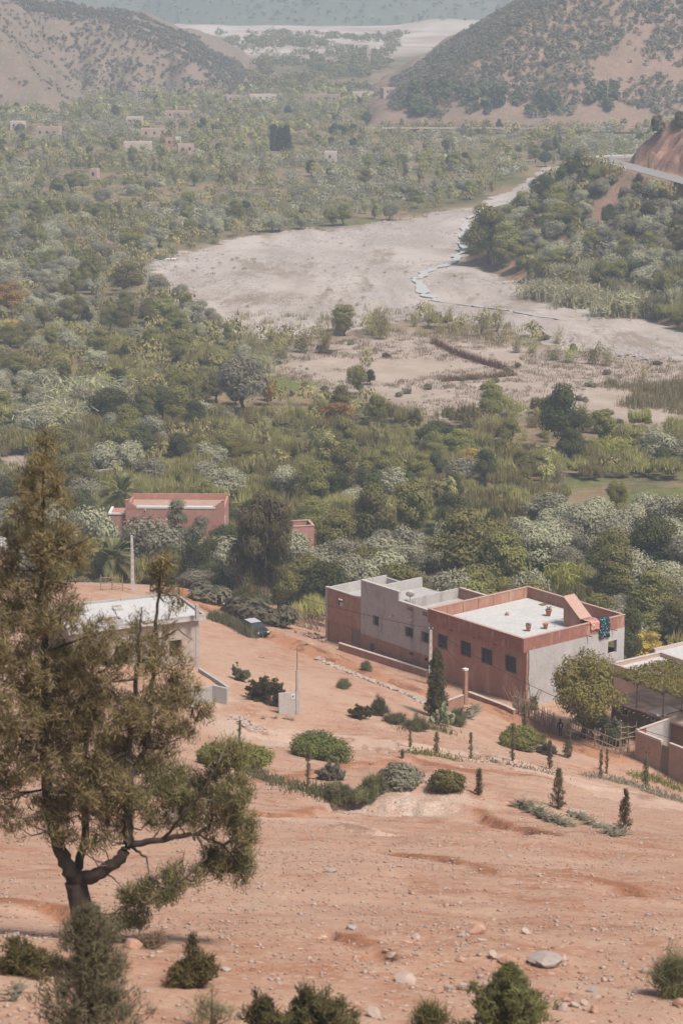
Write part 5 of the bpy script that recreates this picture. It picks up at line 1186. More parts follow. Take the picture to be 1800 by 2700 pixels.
# retaining wall right of it
wall_px('retaining_wall', 'pale concrete retaining wall below the unfinished house', [(505,1868),(560,1850),(598,1858)], 1.5, 0.25, M_CONC, None, sink=1.2)
wall_px('retaining_wall', 'low concrete kerb climbing to the unfinished house corner', [(523,1772),(560,1795),(600,1822)], 0.35, 0.25, M_CONC, None)

# ---- adobe house and walls at the lower right
ap = at_y(1612, 1850, 227.0); az = gz(ap[0], ap[1] - 2)
ah = House('adobe_house', 'old dark adobe house with flat earth roof behind the branch fence', 'house', (ap[0], ap[1], 9.3), AX - PI/2)      # local x runs down-right along the facade, local y to the right-back
AHh = ap[2] - 9.3 - 0.1; oA, dA, nA = (0, 0), (1, 0), (0, 1)
aw = lambda a, b, r0, r1: (ah.uv(oA, dA, a, (r0+r1)/2)[0], ah.uv(oA, dA, b, (r0+r1)/2)[0], ah.uv(oA, dA, (a+b)/2, r1)[1], ah.uv(oA, dA, (a+b)/2, r0)[1])
A1 = aw(1640, 1653, 1867, 1884); A2 = aw(1717, 1724, 1889, 1899)
add_wall(ah, 'front_wall', M_ADOBE, oA, dA, nA, 13.5, AHh, 0.4, [A1, A2]); add_wall(ah, 'side_wall', M_ADOBE, (0, 0.402), (0, 1), (1, 0), 7, AHh, 0.4); add_wall(ah, 'back_wall', M_ADOBE, (0.4, 7.4), dA, (0, -1), 12.7, AHh, 0.4); add_wall(ah, 'side_wall', M_ADOBE, (13.5, 0.402), (0, 1), (-1, 0), 7, AHh, 0.4)
for op in (A1, A2):
    w_ = obox(ah, 'window', M_DARKGL, oA, dA, nA, op[0]+0.01, op[1]-0.01, 0.25, 0.3, op[2]+0.01, op[3]-0.01); s_ = MB()
    for e in ((op[0]-0.14, op[0], op[2]-0.14, op[3]+0.14), (op[1], op[1]+0.14, op[2]-0.14, op[3]+0.14), (op[0], op[1], op[3], op[3]+0.14), (op[0], op[1], op[2]-0.14, op[2])): s_.box(e[0], -0.03, e[2], e[1], -0.002, e[3])
    s_.build('frame', M_COPING, w_)
def rough_roof(H, x0, x1, y0, y1, z, mat, name='roof', amp=0.1, ov=0.35, nx=26, ny=14):
    X, Y = np.meshgrid(np.linspace(x0-ov, x1+ov, nx), np.linspace(y0-ov, y1+ov, ny)); X = X + 0.12*fbm(X*0.9, Y*0.9, 7, 2); Y = Y + 0.14*fbm(X*0.9+9, Y*0.9, 8, 2)
    Z = z + amp*fbm(X*0.5, Y*0.5, 5, 3); o = link(name, grid_mesh(name, X, Y, Z, mat), H.root); s = o.modifiers.new('thick', 'SOLIDIFY'); s.thickness = 0.22; s.offset = -1; return o
rough_roof(ah, 0, 6.0, 0, 7.4, AHh + 0.30, M_ADOBEROOF); rough_roof(ah, 6.8, 13.5, 0, 7.4, AHh + 0.05 + 0.22, M_ADOBEROOF)
for k in range(9): MB().tube([(0.4 + 0.62*k, -0.5 - 0.1*(k % 3), AHh - 0.06), (0.4 + 0.62*k, 1.0, AHh - 0.05)], 0.06, 6).build('roof_beam', M_WOOD, ah.root)
mb = MB(); mb.box(5.0, -0.3, AHh + 0.35, 6.6, 2.6, AHh + 0.41); mb.box(5.6, 2.7, AHh+0.4, 7.4, 4.0, AHh+0.46); mb.build('roof_sheet', M_COPING, ah.root)
MB().tube([(6.4, -0.4, AHh+0.35), (6.9, 0.4, AHh+0.4)], 0.16, 10).build('roof_roll', M_PALEH, ah.root)
q = ah.lz(1795, 1880, AHh); MB().tube([(q[0], q[1], AHh), (q[0], q[1], AHh + 1.6)], 0.04, 6).build('roof_post', M_WOOD, ah.root)
# white-roofed house behind it
wp = at_y(1616, 1748, 240.0); wz = gz(wp[0], wp[1])
wh = House('white_roof_house', 'low house with two flat whitewashed roofs at the right edge', 'house', (wp[0], wp[1], 6.0), math.radians(36)); WH = wp[2] - 6.0
for a in ((0, -0.25, 6.4, 0), (6.4, -7.0, 6.65, 0), (-0.25, -7.0, 0, 0), (0, -7.25, 6.4, -7.0)): MB().box(a[0], a[1], -2, a[2], a[3], WH).build('wall', M_PINKH, wh.root)
MB().box(0.0, -7.0, WH-0.5, 6.4, -0.25, WH-0.38).build('roof', M_WHITEROOF, wh.root)
MB().box(-0.05, -0.3, WH+0.002, 6.7, 0.05, WH+0.09).build('coping', M_COPING, wh.root); MB().box(6.36, -7.0, WH+0.003, 6.7, -0.301, WH+0.09).build('coping', M_COPING, wh.root)
MB().box(6.66, -9.0, -2, 14, 1.2, WH-0.3).build('upper_wing', M_PINKH, wh.root); MB().box(6.72, -9.0, WH-0.297, 14, 1.1, WH-0.2).build('roof', M_WHITEROOF, wh.root)
MB().box(6.66, 0.9, WH-0.195, 14, 1.2, WH+0.12).build('parapet', M_COPING, wh.root)
# courtyard walls
cwp = at_y(1672, 1995, 217.5); ch = at_y(1672, 1927, 217.5)[2] - cwp[2]
cyw = House('courtyard_wall', 'brown block courtyard wall with a doorway at the right edge', 'wall', cwp, math.radians(-55.4)); oC, dC, nC = (0, 0), (1, 0), (0, 1)
ud0, ud1 = cyw.uv(oC, dC, 1741, 1990)[0], cyw.uv(oC, dC, 1762, 1990)[0]
add_wall(cyw, 'wall_panel', M_BLKWALL, oC, dC, nC, ud0, ch, 0.22, z0=-2.5, h1=ch-0.15); obox(cyw, 'coping', M_COPING, oC, dC, nC, -0.05, ud0, -0.04, 0.26, ch-0.15, ch+0.07)
add_wall(cyw, 'wall_panel', M_BLKWALL, (ud1, 0), dC, nC, 8, ch + 0.05, 0.22, z0=-3.5); obox(cyw, 'door', M_WOOD, oC, dC, nC, ud0+0.01, ud1-0.01, 0.06, 0.1, -3, ch-0.35)
obox(cyw, 'coping', M_COPING, oC, dC, nC, ud1, ud1+8, -0.04, 0.26, ch+0.052, ch+0.13)
for k in range(14):
    u = R.uniform(0.3, 2.2); z = R.uniform(0.5, ch-0.5); obox(cyw, 'hole_shade_patch', M_DARKGL, oC, dC, nC, u, u+0.09, -0.004, 0.02, z, z+0.09)  # dark plates on the unpierced wall paint the shade of small holes
cg = House('cement_wall', 'grey cement wall meeting the brown courtyard wall', 'wall', cyw.w(0.25, 0.30, 0), math.radians(44)); add_wall(cg, 'wall_panel', M_GREY, (1.0, 0), (1, 0), (0, 1), 4.6, ch+0.12, 0.2, z0=-2); obox(cg, 'coping', M_COPING, (0, 0), (1, 0), (0, 1), -0.3, 5.6, -0.04, 0.24, ch+0.122, ch+0.2)
obox(cg, 'red_door', plain('red_paint', (0.42, 0.10, 0.06), 0.6, 0.2, 2, 0.05), (0, 0), (1, 0), (0, 1), -0.2, 0.98, 0.05, 0.09, -2, ch+0.05)

# ---- houses up the valley
def small_house(x0p, x1p, rt, rb, label, mat, rz=0.0, depth=7.0, win=3, tower=False):
    p = hit((x0p+x1p)/2, rb); sc = FPX/np.linalg.norm(p - CP); w = (x1p-x0p)/sc; h = (rb-rt)/sc*0.98
    # keep about a third of the height for the roof seen from above
    h = max(3.2, h*0.72) if not tower else h*1.1
    t = thing('minaret' if tower else 'village_house', label, 'tower' if tower else 'house', (p[0], p[1] + 0.4, p[2]), rz)
    d = w if tower else min(depth, w*0.9 + 2)
    MB().box(-w/2, 0, -1.5, w/2, d, h).build('wall', mat, t)
    for a in ((-w/2, 0, w/2, 0.3), (-w/2, d-0.3, w/2, d), (-w/2, 0.301, -w/2+0.3, d-0.301), (w/2-0.3, 0.301, w/2, d-0.301)): MB().box(a[0], a[1], h+0.002, a[2], a[3], h+0.6).build('parapet', mat, t)
    for k in range(win):
        u = -w/2 + w*(k+0.6)/(win+0.2); zz_ = h*0.45 if not tower else h*(0.5+0.2*k)
        o = MB().box(u-0.45, -0.05, zz_, u+0.45, 0.02, zz_+1.2).build('window', M_DARKGL, t)
    if tower: MB().box(-w/4, d/2-w/4, h+0.003, w/4, d/2+w/4, h+2.2).build('lantern', mat, t)
    return t
for (a, b, c, d, lb, mt, kw) in (
    (95, 155, 330, 364, 'pale pink two-part house among olive trees at far left', M_PINKH, {}), (28, 62, 325, 343, 'low pale house left of the pink two-part one', M_PALEH, dict(win=2)),
    (333, 374, 311, 331, 'small pale house above the red one in the far valley', M_PALEH, dict(win=2)), (436, 506, 293, 314, 'long pale pink house below the left hills', M_PINKH, {}),
    (373, 442, 340, 363, 'flat wide house left above the red one', M_PINKH, {}), (430, 463, 365, 388, 'small bright red house in the far valley', M_PINK, dict(win=1)), (464, 478, 360, 386, 'narrow white house touching the red one', M_WHITE, dict(win=0)),
    (327, 397, 380, 400, 'long low whitish house below the flat wide one', M_PALEH, dict(win=2)), (470, 512, 384, 406, 'pinkish house right below the red one', M_PINKH, dict(win=2)),
    (786, 892, 246, 272, 'long terrace of houses at the foot of the far village', M_PINKH, dict(win=5)), (840, 878, 232, 250, 'block above the long terrace of far houses', M_PALEH, dict(win=2)),
    (597, 638, 251, 271, 'brownish far house at the left hill foot', M_PINKH, dict(win=2)), (660, 730, 248, 268, 'far row house right of the brownish one', M_PALEH, dict(win=4)), (855, 885, 404, 427, 'small pale hut near the cypresses', M_PALEH, dict(win=1)),
    (717, 738, 134, 153, 'leftmost house of the far village', M_PALEH, dict(win=2)), (775, 816, 141, 167, 'biggest pale house of the far village', M_PALEH, dict(win=3)), (838, 856, 146, 166, 'narrow house right of the biggest in the far village', M_PALEH, dict(win=2)),
    (857, 880, 148, 168, 'house adjoining the narrow one in the far village', M_PINKH, dict(win=2)), (772, 792, 126, 140, 'upper house behind the biggest in the far village', M_PALEH, dict(win=2)), (934, 966, 158, 180, 'pinkish mosque hall beside the minaret', M_PINKH, dict(win=2)),
    (967, 976, 138, 180, 'slender pale minaret of the far village', M_PALEH, dict(tower=True, win=2)), (700, 716, 160, 172, 'tiny house on the village terraces at left', M_PINKH, dict(win=1)), (1000, 1032, 150, 166, 'low whitish house right of the minaret', M_PALEH, dict(win=2)),
    (930, 985, 240, 262, 'long pale shed right of the terrace of far houses', M_PALEH, dict(win=3)), (1010, 1050, 232, 252, 'far house near the right hill spur', M_PINKH, dict(win=2)), (236, 256, 446, 474, 'narrow pink tower house deep in the left groves', M_PINKH, dict(win=1))):
    small_house(a, b, c, d, lb, mt, R.uniform(-0.25, 0.25), **kw)

# ------------------------------------------------------------ poles, wires, fences, car, person and other things
def pole(px, row, top, label, r=0.15, name='utility_pole', arm=False):
    p = hit(px, row); sc = FPX/np.linalg.norm(p - CP); h = (row-top)/sc/math.cos(math.radians(16))
    t = thing(name, label, 'pole', p); s = r; MB().poly_prism([(-s*1.25, -s), (s*1.25, -s), (s*1.25, s), (-s*1.25, s)], -0.6, 0.02).build('pole_foot', M_CONC, t)
    mb = MB(); k = 8
    for i in range(4): pass
    v = [(-s*1.2, -s*0.8, 0.021), (s*1.2, -s*0.8, 0.021), (s*1.2, s*0.8, 0.021), (-s*1.2, s*0.8, 0.021)]; tp = [(a*0.62, b*0.62, h) for a, b, _ in v]
    mb.v = v + tp; mb.f = [(0,3,2,1),(4,5,6,7),(0,1,5,4),(1,2,6,5),(2,3,7,6),(3,0,4,7)]; mb.build('shaft', plain('pole_concrete', (0.52, 0.48, 0.45), 0.9, 0.15, 2, 0.2), t)
    g = MB(); n = int(h/0.75)
    for i in range(1, n): g.box(-s*0.45, -s*0.85*(1-0.38*i/n) - 0.004, i*0.75, s*0.45, -s*0.8*(1-0.38*i/n)+0.02, i*0.75+0.4)
    g.build('web_shade_panel', plain('pole_shade_tone', (0.40, 0.365, 0.34), 0.9, 0.2, 2, 0.2), t)  # panels of darkened pole concrete; the shade of web recesses is in their colour
    MB().box(-0.22, -0.05, h+0.002, 0.22, 0.05, h+0.08).build('cross_arm', M_FRAME, t)
    for sx in (-0.18, 0.18): MB().lathe([(0.03, 0), (0.05, 0.04), (0.03, 0.07), (0.05, 0.1), (0.02, 0.14)], 8, (sx, 0, h+0.082)).build('insulator', M_WHITE, t)
    return np.array([p[0], p[1], p[2] + h + 0.1])
pA = pole(351, 1556, 1412, 'pale concrete utility pole by the short palm at left', 0.17)
pB = pole(1134, 1805, 1660, 'pale concrete utility pole at the left corner of the red house', 0.17)
def wire(a, b, sag, label, r=0.024):
    a = np.array(a, float); b = np.array(b, float); pts = [tuple(a*(1-t) + b*t - np.array([0, 0, sag*4*t*(1-t)])) for t in np.linspace(0, 1, 26)]
    o = MB().tube([tuple(np.array(p) - a) for p in pts], r, 5).build('overhead_wire', M_BLACKM); o.location = tuple(a); return tag(o, label, 'wire')
wire(pA, pB, 1.2, 'overhead wire sagging between the two concrete utility poles')
wire(pA, at_y(0, 1165, 330), 1.0, 'overhead wire leaving the left utility pole toward the left edge')
pC = at_y(1640, 1935, 214.0)
wire(pB, at_y(1840, 1965, 205.0), 1.4, 'overhead wire from the right utility pole passing in front of the red house')
wire(pB, at_y(1222, 1757, 238.2), 0.3, 'short wire from the right utility pole to the brick post')
# brick gate post and low brick wall by the cypress
p = hit(1225, 1858); t = thing('brick_post', 'slim red brick post with white cap before the red house', 'post', p, AX)
MB().box(-0.2, -0.2, -0.6, 0.2, 0.2, 3.55).bevelled('shaft', M_BRICK, t, 0.02); MB().box(-0.24, -0.24, 3.552, 0.24, 0.24, 3.75).bevelled('cap', M_WHITE, t, 0.03); MB().box(0.201, -0.08, 1.9, 0.29, 0.08, 2.3).build('switch_box', M_BLACKM, t)
wall_px('low_brick_wall', 'low brick garden wall right of the cypress', [(1165,1890),(1222,1868)], 1.35, 0.25, M_BRICK, M_COPING)

# block meter stand with post and lamp
p = hit(757, 1882); sc = FPX/np.linalg.norm(p - CP); t = thing('block_meter_stand', 'grey concrete-block meter stand with a post at its right side', 'meter stand', p, math.radians(20))
bw, bh = 0.40, 0.20; rows_ = 10; cols_ = 4
bm_ = MB().box(0, 0, 0, bw-0.015, 0.2, bh-0.015).mesh('block', M_BLOCK)
MB().box(-0.8+0.008, -0.085, -0.6, 0.79, 0.085, rows_*bh-0.01).build('mortar', M_CONC, t)
for r in range(rows_):
    off = 0 if r % 2 == 0 else -bw/2
    for c in range(cols_ + (r % 2)):
        x0 = -0.8 + c*bw + off; x1 = x0 + bw; a = max(x0, -0.8); b = min(x1, 0.8)
        if b - a < 0.05: continue
        o = link('block', bm_, t); o.location = (a, -0.1 + R.uniform(-0.006, 0.006), r*bh); o.scale = ((b-a)/bw, 1, 1)
o = MB().box(0.35, -0.13, 1.35, 0.68, -0.101, 1.85).build('meter_plate', M_WHITE, t); MB().box(0.44, -0.14, 1.5, 0.58, -0.131, 1.68).build('meter_dial', M_FRAME, o)
MB().box(0.81, -0.15, -0.6, 1.11, 0.15, 2.05).build('post_base', M_CONC, t); MB().box(0.86, -0.12, 2.052, 1.06, 0.12, 3.9).build('post', M_CONC, t)
MB().tube([(0.96, 0, 3.9), (0.96, 0, 6.0), (0.97, 0, 6.15), (1.7, 0, 6.25)], 0.045, 6).build('lamp_arm', M_WOOD, t); MB().box(1.55, -0.1, 6.17, 1.95, 0.1, 6.24).build('lamp_head', M_FRAME, t)

# the car behind the grass verge
p = hit(672, 1672); t = thing('parked_car', 'dark car with pale roof half hidden behind a grass verge', 'car', p, math.radians(118))
M_CAR = plain('car_paint', (0.018, 0.020, 0.022), 0.35, 0.1, 2, 0.0, 0.4); M_CARTOP = plain('car_roof_paint', (0.45, 0.44, 0.43), 0.3, 0.1, 2, 0.0, 0.5); M_GLASS = plain('car_glass', (0.02, 0.03, 0.034), 0.25, 0.1, 2, 0, 0.6); M_TYRE = plain('tyre', (0.02, 0.02, 0.02), 0.9, 0.2, 6, 0.1)
prof = [(-2.05, 0.30), (-2.10, 0.55), (-2.02, 0.82), (-1.55, 0.92), (-0.95, 0.96), (1.75, 0.98), (2.02, 0.90), (2.08, 0.6), (2.02, 0.3)]
def extr(prof, w0, w1):
    mb = MB(); n = len(prof)
    for s in (-1, 1):
        for i, (x, z) in enumerate(prof): mb.v.append((x, s*(w0 if z < 0.7 else w1), z))
    mb.f = [tuple(range(n-1, -1, -1)), tuple(range(n, 2*n))] + [(i, (i+1) % n, n+(i+1) % n, n+i) for i in range(n)]; return mb
mb = extr(prof, 0.84, 0.80); mb.bevelled('body', M_CAR, t, 0.06)
mb = MB(); c0 = [(-1.0, 0.95), (-0.35, 1.42), (1.35, 1.44), (1.85, 0.97)]; n = 4
for s in (-1, 1):
    for x, z in c0: mb.v.append((x, s*(0.78 if z < 1.2 else 0.62), z))
mb.f = [(3,2,1,0),(4,5,6,7),(0,1,5,4),(1,2,6,5),(2,3,7,6)]; mb.bevelled('windows', M_GLASS, t, 0.04)
MB().box(-0.32, -0.63, 1.425, 1.33, 0.63, 1.475).bevelled('roof', M_CARTOP, t, 0.02)
for x in (-1.3, 1.3):
    for s in (-1, 1):
        w = MB().lathe([(0.30, -0.09), (0.31, -0.05), (0.31, 0.05), (0.30, 0.09)], 18).build('wheel', M_TYRE, t, False); w.location = (x, s*0.76, 0.31); w.rotation_euler = (PI/2, 0, 0)
        MB().lathe([(0.17, -0.1), (0.18, -0.02), (0.18, 0.02), (0.17, 0.1)], 12).build('rim', M_CARTOP, w)
for s in (-1, 1):
    MB().box(-2.13, s*0.62-0.14, 0.62, -2.0, s*0.62+0.14, 0.78).bevelled('headlight', M_WHITE, t, 0.02); MB().box(2.0, s*0.66-0.1, 0.62, 2.11, s*0.66+0.1, 0.88).bevelled('tail_light', plain('tail_red', (0.25, 0.02, 0.02), 0.3), t, 0.02)

# the walker with a backpack
def person(px, row, label):
    p = hit(px, row); t = thing('person', label, 'person', p, math.radians(8))
    J = [(0,0,0.95),(0,-0.01,1.15),(0,-0.02,1.38),(0,-0.01,1.50),(0,0.02,1.62),(0,0.03,1.74),(0.1,0,0.90),(0.12,0.10,0.50),(0.12,0.02,0.08),(0.13,0.16,0.04),(-0.1,0,0.90),(-0.11,-0.04,0.50),(-0.11,-0.18,0.10),(-0.12,-0.05,0.03),
         (0.19,-0.01,1.42),(0.26,-0.05,1.14),(0.25,0.06,0.90),(0.25,0.10,0.80),(-0.19,-0.01,1.42),(-0.26,0.05,1.14),(-0.25,0.12,0.90),(-0.25,0.16,0.80)]
    E_ = [(0,1),(1,2),(2,3),(3,4),(4,5),(0,6),(6,7),(7,8),(8,9),(0,10),(10,11),(11,12),(12,13),(2,14),(14,15),(15,16),(16,17),(2,18),(18,19),(19,20),(20,21)]
    r = [.15,.14,.16,.06,.10,.09,.10,.07,.05,.04,.10,.07,.05,.04,.07,.055,.04,.035,.07,.055,.04,.035]
    me = bpy.data.meshes.new('body'); me.from_pydata(J, E_, []); o = link('body', me, t); o.modifiers.new('skin', 'SKIN'); 
    for i, rr in enumerate(r): me.skin_vertices[0].data[i].radius = (rr, rr*0.85)
    me.skin_vertices[0].data[0].use_root = True; s = o.modifiers.new('sub', 'SUBSURF'); s.levels = 1; s.render_levels = 2
    m, nt, b = new_mat('dark_clothes'); sx = N(nt, 'ShaderNodeSeparateXYZ'); L(nt, ocoord(nt), sx.inputs[0])
    c = mixc(nt, ramp(nt, sx.outputs[2], 0.93, 0.96), (0.012, 0.013, 0.02), (0.010, 0.010, 0.012)); c = mixc(nt, ramp(nt, sx.outputs[2], 0.985, 0.99), c, c)
    L(nt, c, b.inputs['Base Color']); me.materials.append(m)
    hair = MB().lathe([(0.02, 0.13), (0.08, 0.11), (0.105, 0.04), (0.10, -0.04), (0.05, -0.08)][::-1], 12, (0, 0.02, 1.73)).build('hair', M_BLACKM, t, True)
    bk = MB().box(-0.15, -0.30, 1.02, 0.15, -0.15, 1.45).bevelled('backpack', M_BLACKM, t, 0.05)
    pr = MB(); pr.box(-0.07, -0.306, 1.24, 0.07, -0.3015, 1.40); pr.box(-0.09, -0.306, 1.08, 0.09, -0.3015, 1.14); pr.build('back_print', M_WHITE, bk)
person(1475, 1943, 'person in black walking away along the path by the fence')

# fences of branches: each stick a part of its fence
def stick(mb, a, b, r=0.03):
    a = np.array(a, float); b = np.array(b, float); m = (a+b)/2 + NR.normal(0, 0.06, 3); mb.tube([tuple(a), tuple(m), tuple(b)], [r, r*0.9, r*0.6], 5)
def brush_fence(label, pts, n, h, top_rail=True):
    P = [hit(*p) for p in pts]; t = thing('branch_fence', label, 'fence', P[0]); o = P[0]
    lens = [np.linalg.norm(b-a) for a, b in zip(P[:-1], P[1:])]; tot = sum(lens)
    def at(s):
        for a, b, l in zip(P[:-1], P[1:], lens):
            if s <= l: return a + (b-a)*s/l
            s -= l
        return P[-1]
    for i in range(n):
        q = at(tot*(i+0.5)/n) - o; mb = MB(); hh = h*R.uniform(0.7, 1.15)
        stick(mb, (q[0]+R.uniform(-0.1, 0.1), q[1]+R.uniform(-0.12, 0.12), q[2]-0.3), (q[0]+R.uniform(-0.25, 0.25), q[1]+R.uniform(-0.15, 0.15), q[2]+hh), R.uniform(0.025, 0.05)); mb.build('stick', M_STICK, t)
    if top_rail:
        for z in (0.45, 0.9):
            for a, b in zip(P[:-1], P[1:]):
                mb = MB(); stick(mb, tuple(a-o+np.array([0, -0.1, h*z])), tuple(b-o+np.array([0, -0.1, h*z])), 0.045); mb.build('rail', M_STICK, t)
    return t
brush_fence('brushwood fence of upright sticks beside the red house corner', [(1352,1878),(1405,1902),(1462,1936)], 60, 1.9)
brush_fence('sparse fence of long bent rails along the walker path', [(1494,1935),(1560,1965),(1625,1990),(1668,1982)], 26, 1.7)
def rails(label, pts, zs):
    P = [hit(*p) for p in pts]; t = thing('rail_fence', label, 'fence', P[0]); o = P[0]
    for a, b in zip(P[:-1], P[1:]):
        for z in zs:
            mb = MB(); stick(mb, tuple(a-o+np.array([0, -0.25, z+R.uniform(-.1, .1)])), tuple(b-o+np.array([0, -0.25, z+R.uniform(-.1, .1)])), 0.05); mb.build('rail', M_STICK, t)
    for a in P: mb = MB(); stick(mb, tuple(a-o+np.array([0, -0.2, -0.3])), tuple(a-o+np.array([0.05, -0.2, zs[-1]+0.4])), 0.06); mb.build('post', M_STICK, t)
rails('long bowed pole rails in front of the dark hedge', [(1500,1945),(1565,1972),(1630,1998)], [0.35, 1.0, 1.7])
rails('stick lattice by the courtyard wall corner', [(1632,1985),(1650,1984),(1672,1980)], [0.1, 0.9, 1.5, 2.0, 2.6])
def stick_pile(label, pts, n, h, w):
    P = [hit(*p) for p in pts]; t = thing('brushwood_pile', label, 'brushwood', P[0]); o = P[0]
    for i in range(n):
        f = R.random()*(len(P)-1); k = min(int(f), len(P)-2); q = P[k] + (P[k+1]-P[k])*(f-k) - o; mb = MB(); a = R.uniform(-1, 1); x0, y0 = q[0] + R.gauss(0, w*0.5), q[1] + R.gauss(0, w*0.5)
        stick(mb, (x0, y0, q[2]-0.2), (x0 + a*h*0.5, y0 + R.uniform(-.5, .5), q[2] + h*R.uniform(0.35, 1.0)), R.uniform(0.02, 0.045)); mb.build('branch', M_STICK, t)
# dead brush screens on the sandy flats
def brush(name, label, pts, n, h, mat, w=0.5, cat='brush'):
    P = [hit(*p) for p in pts]; o = P[0]; lf = LF(); k = len(P)-1
    seg = NR.integers(0, k, n); f = NR.random(n)[:, None]; A = np.array([P[i] for i in seg]); B = np.array([P[i+1] for i in seg])
    c = A*(1-f) + B*f - o + NR.normal(0, 1, (n, 3))*np.array([w*0.5, w*0.5, 0]); hh = h*NR.uniform(0.5, 1.2, n)
    c[:, 2] += hh*0.45; lf.add(leaf_quads(c, rdir(n)*np.array([1, 1, 0.2]), 0.09*NR.uniform(0.7, 1.6, n), hh, np.array([0, 0, 1.0]) + 0.35*rdir(n)), NR.uniform(0, 1, n))
    x = link(name, lf.mesh(name, mat)); x.location = tuple(o); return tag(x, label, cat)
M_REDBRUSH = leafmat('red_dry_brush', (0.135, 0.065, 0.04), 0.1, 0.4)
brush('brush_screen', 'rust-brown dead brush screen slanting across the sandy flat', [(1142,905),(1200,935),(1260,955),(1330,975)], 1500, 1.7, M_REDBRUSH, 1.0, 'brush fence')
brush('brush_screen', 'rust-brown dead brush screen along the front of the sandy flat', [(1165,1005),(1250,1000),(1355,990)], 1300, 1.3, M_REDBRUSH, 0.9, 'brush fence')
stick_pile('tangle of dry branches beside the grey house end', [(760,1645),(800,1655),(848,1668)], 70, 2.8, 1.1)
stick_pile('dry upright brush at the red house front corner', [(1360,1868),(1390,1885)], 45, 3.0, 0.4)
M_VERGE = leafmat('verge_grass', (0.20, 0.19, 0.11), 0.3, 0.4)
brush('grass_verge', 'grey-green tall grass in front of the parked car', [(560,1632),(610,1650),(668,1682)], 2200, 1.25, M_VERGE, 0.9, 'grass')

# road on the bank: asphalt strip and white parapet
M_ASPH = plain('road_asphalt', (0.24, 0.225, 0.215), 0.85, 0.15, 0.3, 0.2)
rp = [np.array([77 - 0.213*s*0 + (-0.218)*s, 686 + 0.977*s]) for s in np.linspace(-75, 12, 20)] + [np.array([74.4 + 0.55*k*k, 698 + 1.3*k]) for k in range(1, 10)]
v = []
for i, q in enumerate(rp):
    tt = rp[min(i+1, len(rp)-1)] - rp[max(i-1, 0)]; tt = tt/np.linalg.norm(tt); n_ = np.array([-tt[1], tt[0]])
    for s in (-3.3, 3.3): v.append((*(q + n_*s), ROADZ + 0.12))
tag(link('road', mesh_np('road', v, [(2*i, 2*i+1, 2*i+3, 2*i+2) for i in range(len(rp)-1)], mats=(M_ASPH,))), kind='structure')
t = thing('road_parapet', 'white painted parapet along the outer bend of the road', 'road barrier', (*rp[14], ROADZ))
for i in range(12, 27):
    a, b = rp[i], rp[i+1]; tt = (b-a)/np.linalg.norm(b-a); n_ = np.array([-tt[1], tt[0]]); c0 = a + n_*3.7 - rp[14]; c1 = b + n_*3.7 - rp[14]; th = n_*0.3
    MB().poly_prism([c0, c1, c1+th, c0+th], -0.6, 0.5).build('panel', M_WHITE, t)
# far road at the foot of the right-hand hill
v = []
for i, px in enumerate(range(960, 1800, 40)):
    q = at_z(px, 349, 1.0); v += [(q[0], q[1], 2.6), (q[0], q[1] + 8, 2.7)]
tag(link('hill_road', mesh_np('hill_road', v, [(2*i, 2*i+1, 2*i+3, 2*i+2) for i in range(len(v)//2-1)], mats=(plain('pale_road', (0.27, 0.21, 0.175)),))), kind='structure')
for i, (px, r0, r1) in enumerate(((1600, 200, 262), (1742, 140, 200), (1405, 300, 345), (1415, 296, 345))):
    p = hit(px, r1); o = MB().tube([(0, 0, -0.5), (0, 0, (r1-r0)/5.3)], 0.18, 6).build('power_pylon', M_CONC); o.location = tuple(p); tag(o, 'thin pale power pole on the right-hand hill, ' + ('upper left', 'upper right', 'left of the roadside pair', 'right of the roadside pair')[i], 'pole')

rails('old stick pen behind the unfinished house by the pole', [(266,1556),(296,1554),(324,1558)], [0.2, 0.9, 1.5])
p = hit(440, 688); t = thing('litter_heap', 'scrap of turquoise and white litter at the river bed tip', 'litter', p)
for k, mt in enumerate((plain('turquoise_plastic', (0.05, 0.32, 0.36), 0.5), M_WHITE, M_WHITE)): MB().box(-0.7, -0.5, 0, 0.7, 0.5, 0.35).bevelled('scrap', mt, t, 0.1).location = (k*1.7 - 1.5, R.uniform(-.4, .4), 0.3)
p = hit(4, 1546); t = thing('straw_rick', 'tall straw rick with pale plastered top at the left edge', 'straw rick', p)
mb = MB(); mb.lathe([(1.6, -0.5), (1.45, 0.6), (1.15, 2.2), (1.0, 3.3), (0.95, 3.6)], 18); mb.build('straw_body', plain('straw', (0.30, 0.20, 0.125), 0.95, 0.4, 5, 0.8), t, True)
MB().lathe([(0.97, 3.602), (0.98, 4.9), (0.92, 5.5), (0.5, 5.75)], 18).build('plastered_top', M_PALEGREY, t, True)
for k in range(26):
    a = 2*PI*k/26; mb = MB(); stick(mb, (1.66*math.cos(a), 1.66*math.sin(a), -0.4), (1.06*math.cos(a+0.1), 1.06*math.sin(a+0.1), R.uniform(2.6, 3.5)), 0.05); mb.build('stalk', M_STICK, t)

# ------------------------------------------------------------ near plants
def sprays(lf, c, d, n, L0, L1, w, jit=0.7, tint=0.5, tv=0.3):
    """n thin leaf sprays round each centre, pointing roughly along d"""
    k = len(c); C = np.repeat(c, n, 0); D = np.repeat(d, n, 0) + jit*rdir(k*n); D = nrm(D); ln = NR.uniform(L0, L1, k*n)
    T = np.repeat(np.ones(k)*tint, n) + NR.uniform(-tv, tv, k*n)
    off = rdir(k*n)*NR.uniform(0, 1, (k*n, 1))
    return lf.add(leaf_quads(C + off*L1*0.55 + D*ln[:, None]*0.45, rdir(k*n), w*NR.uniform(0.6, 1.4, k*n), ln, D), T)

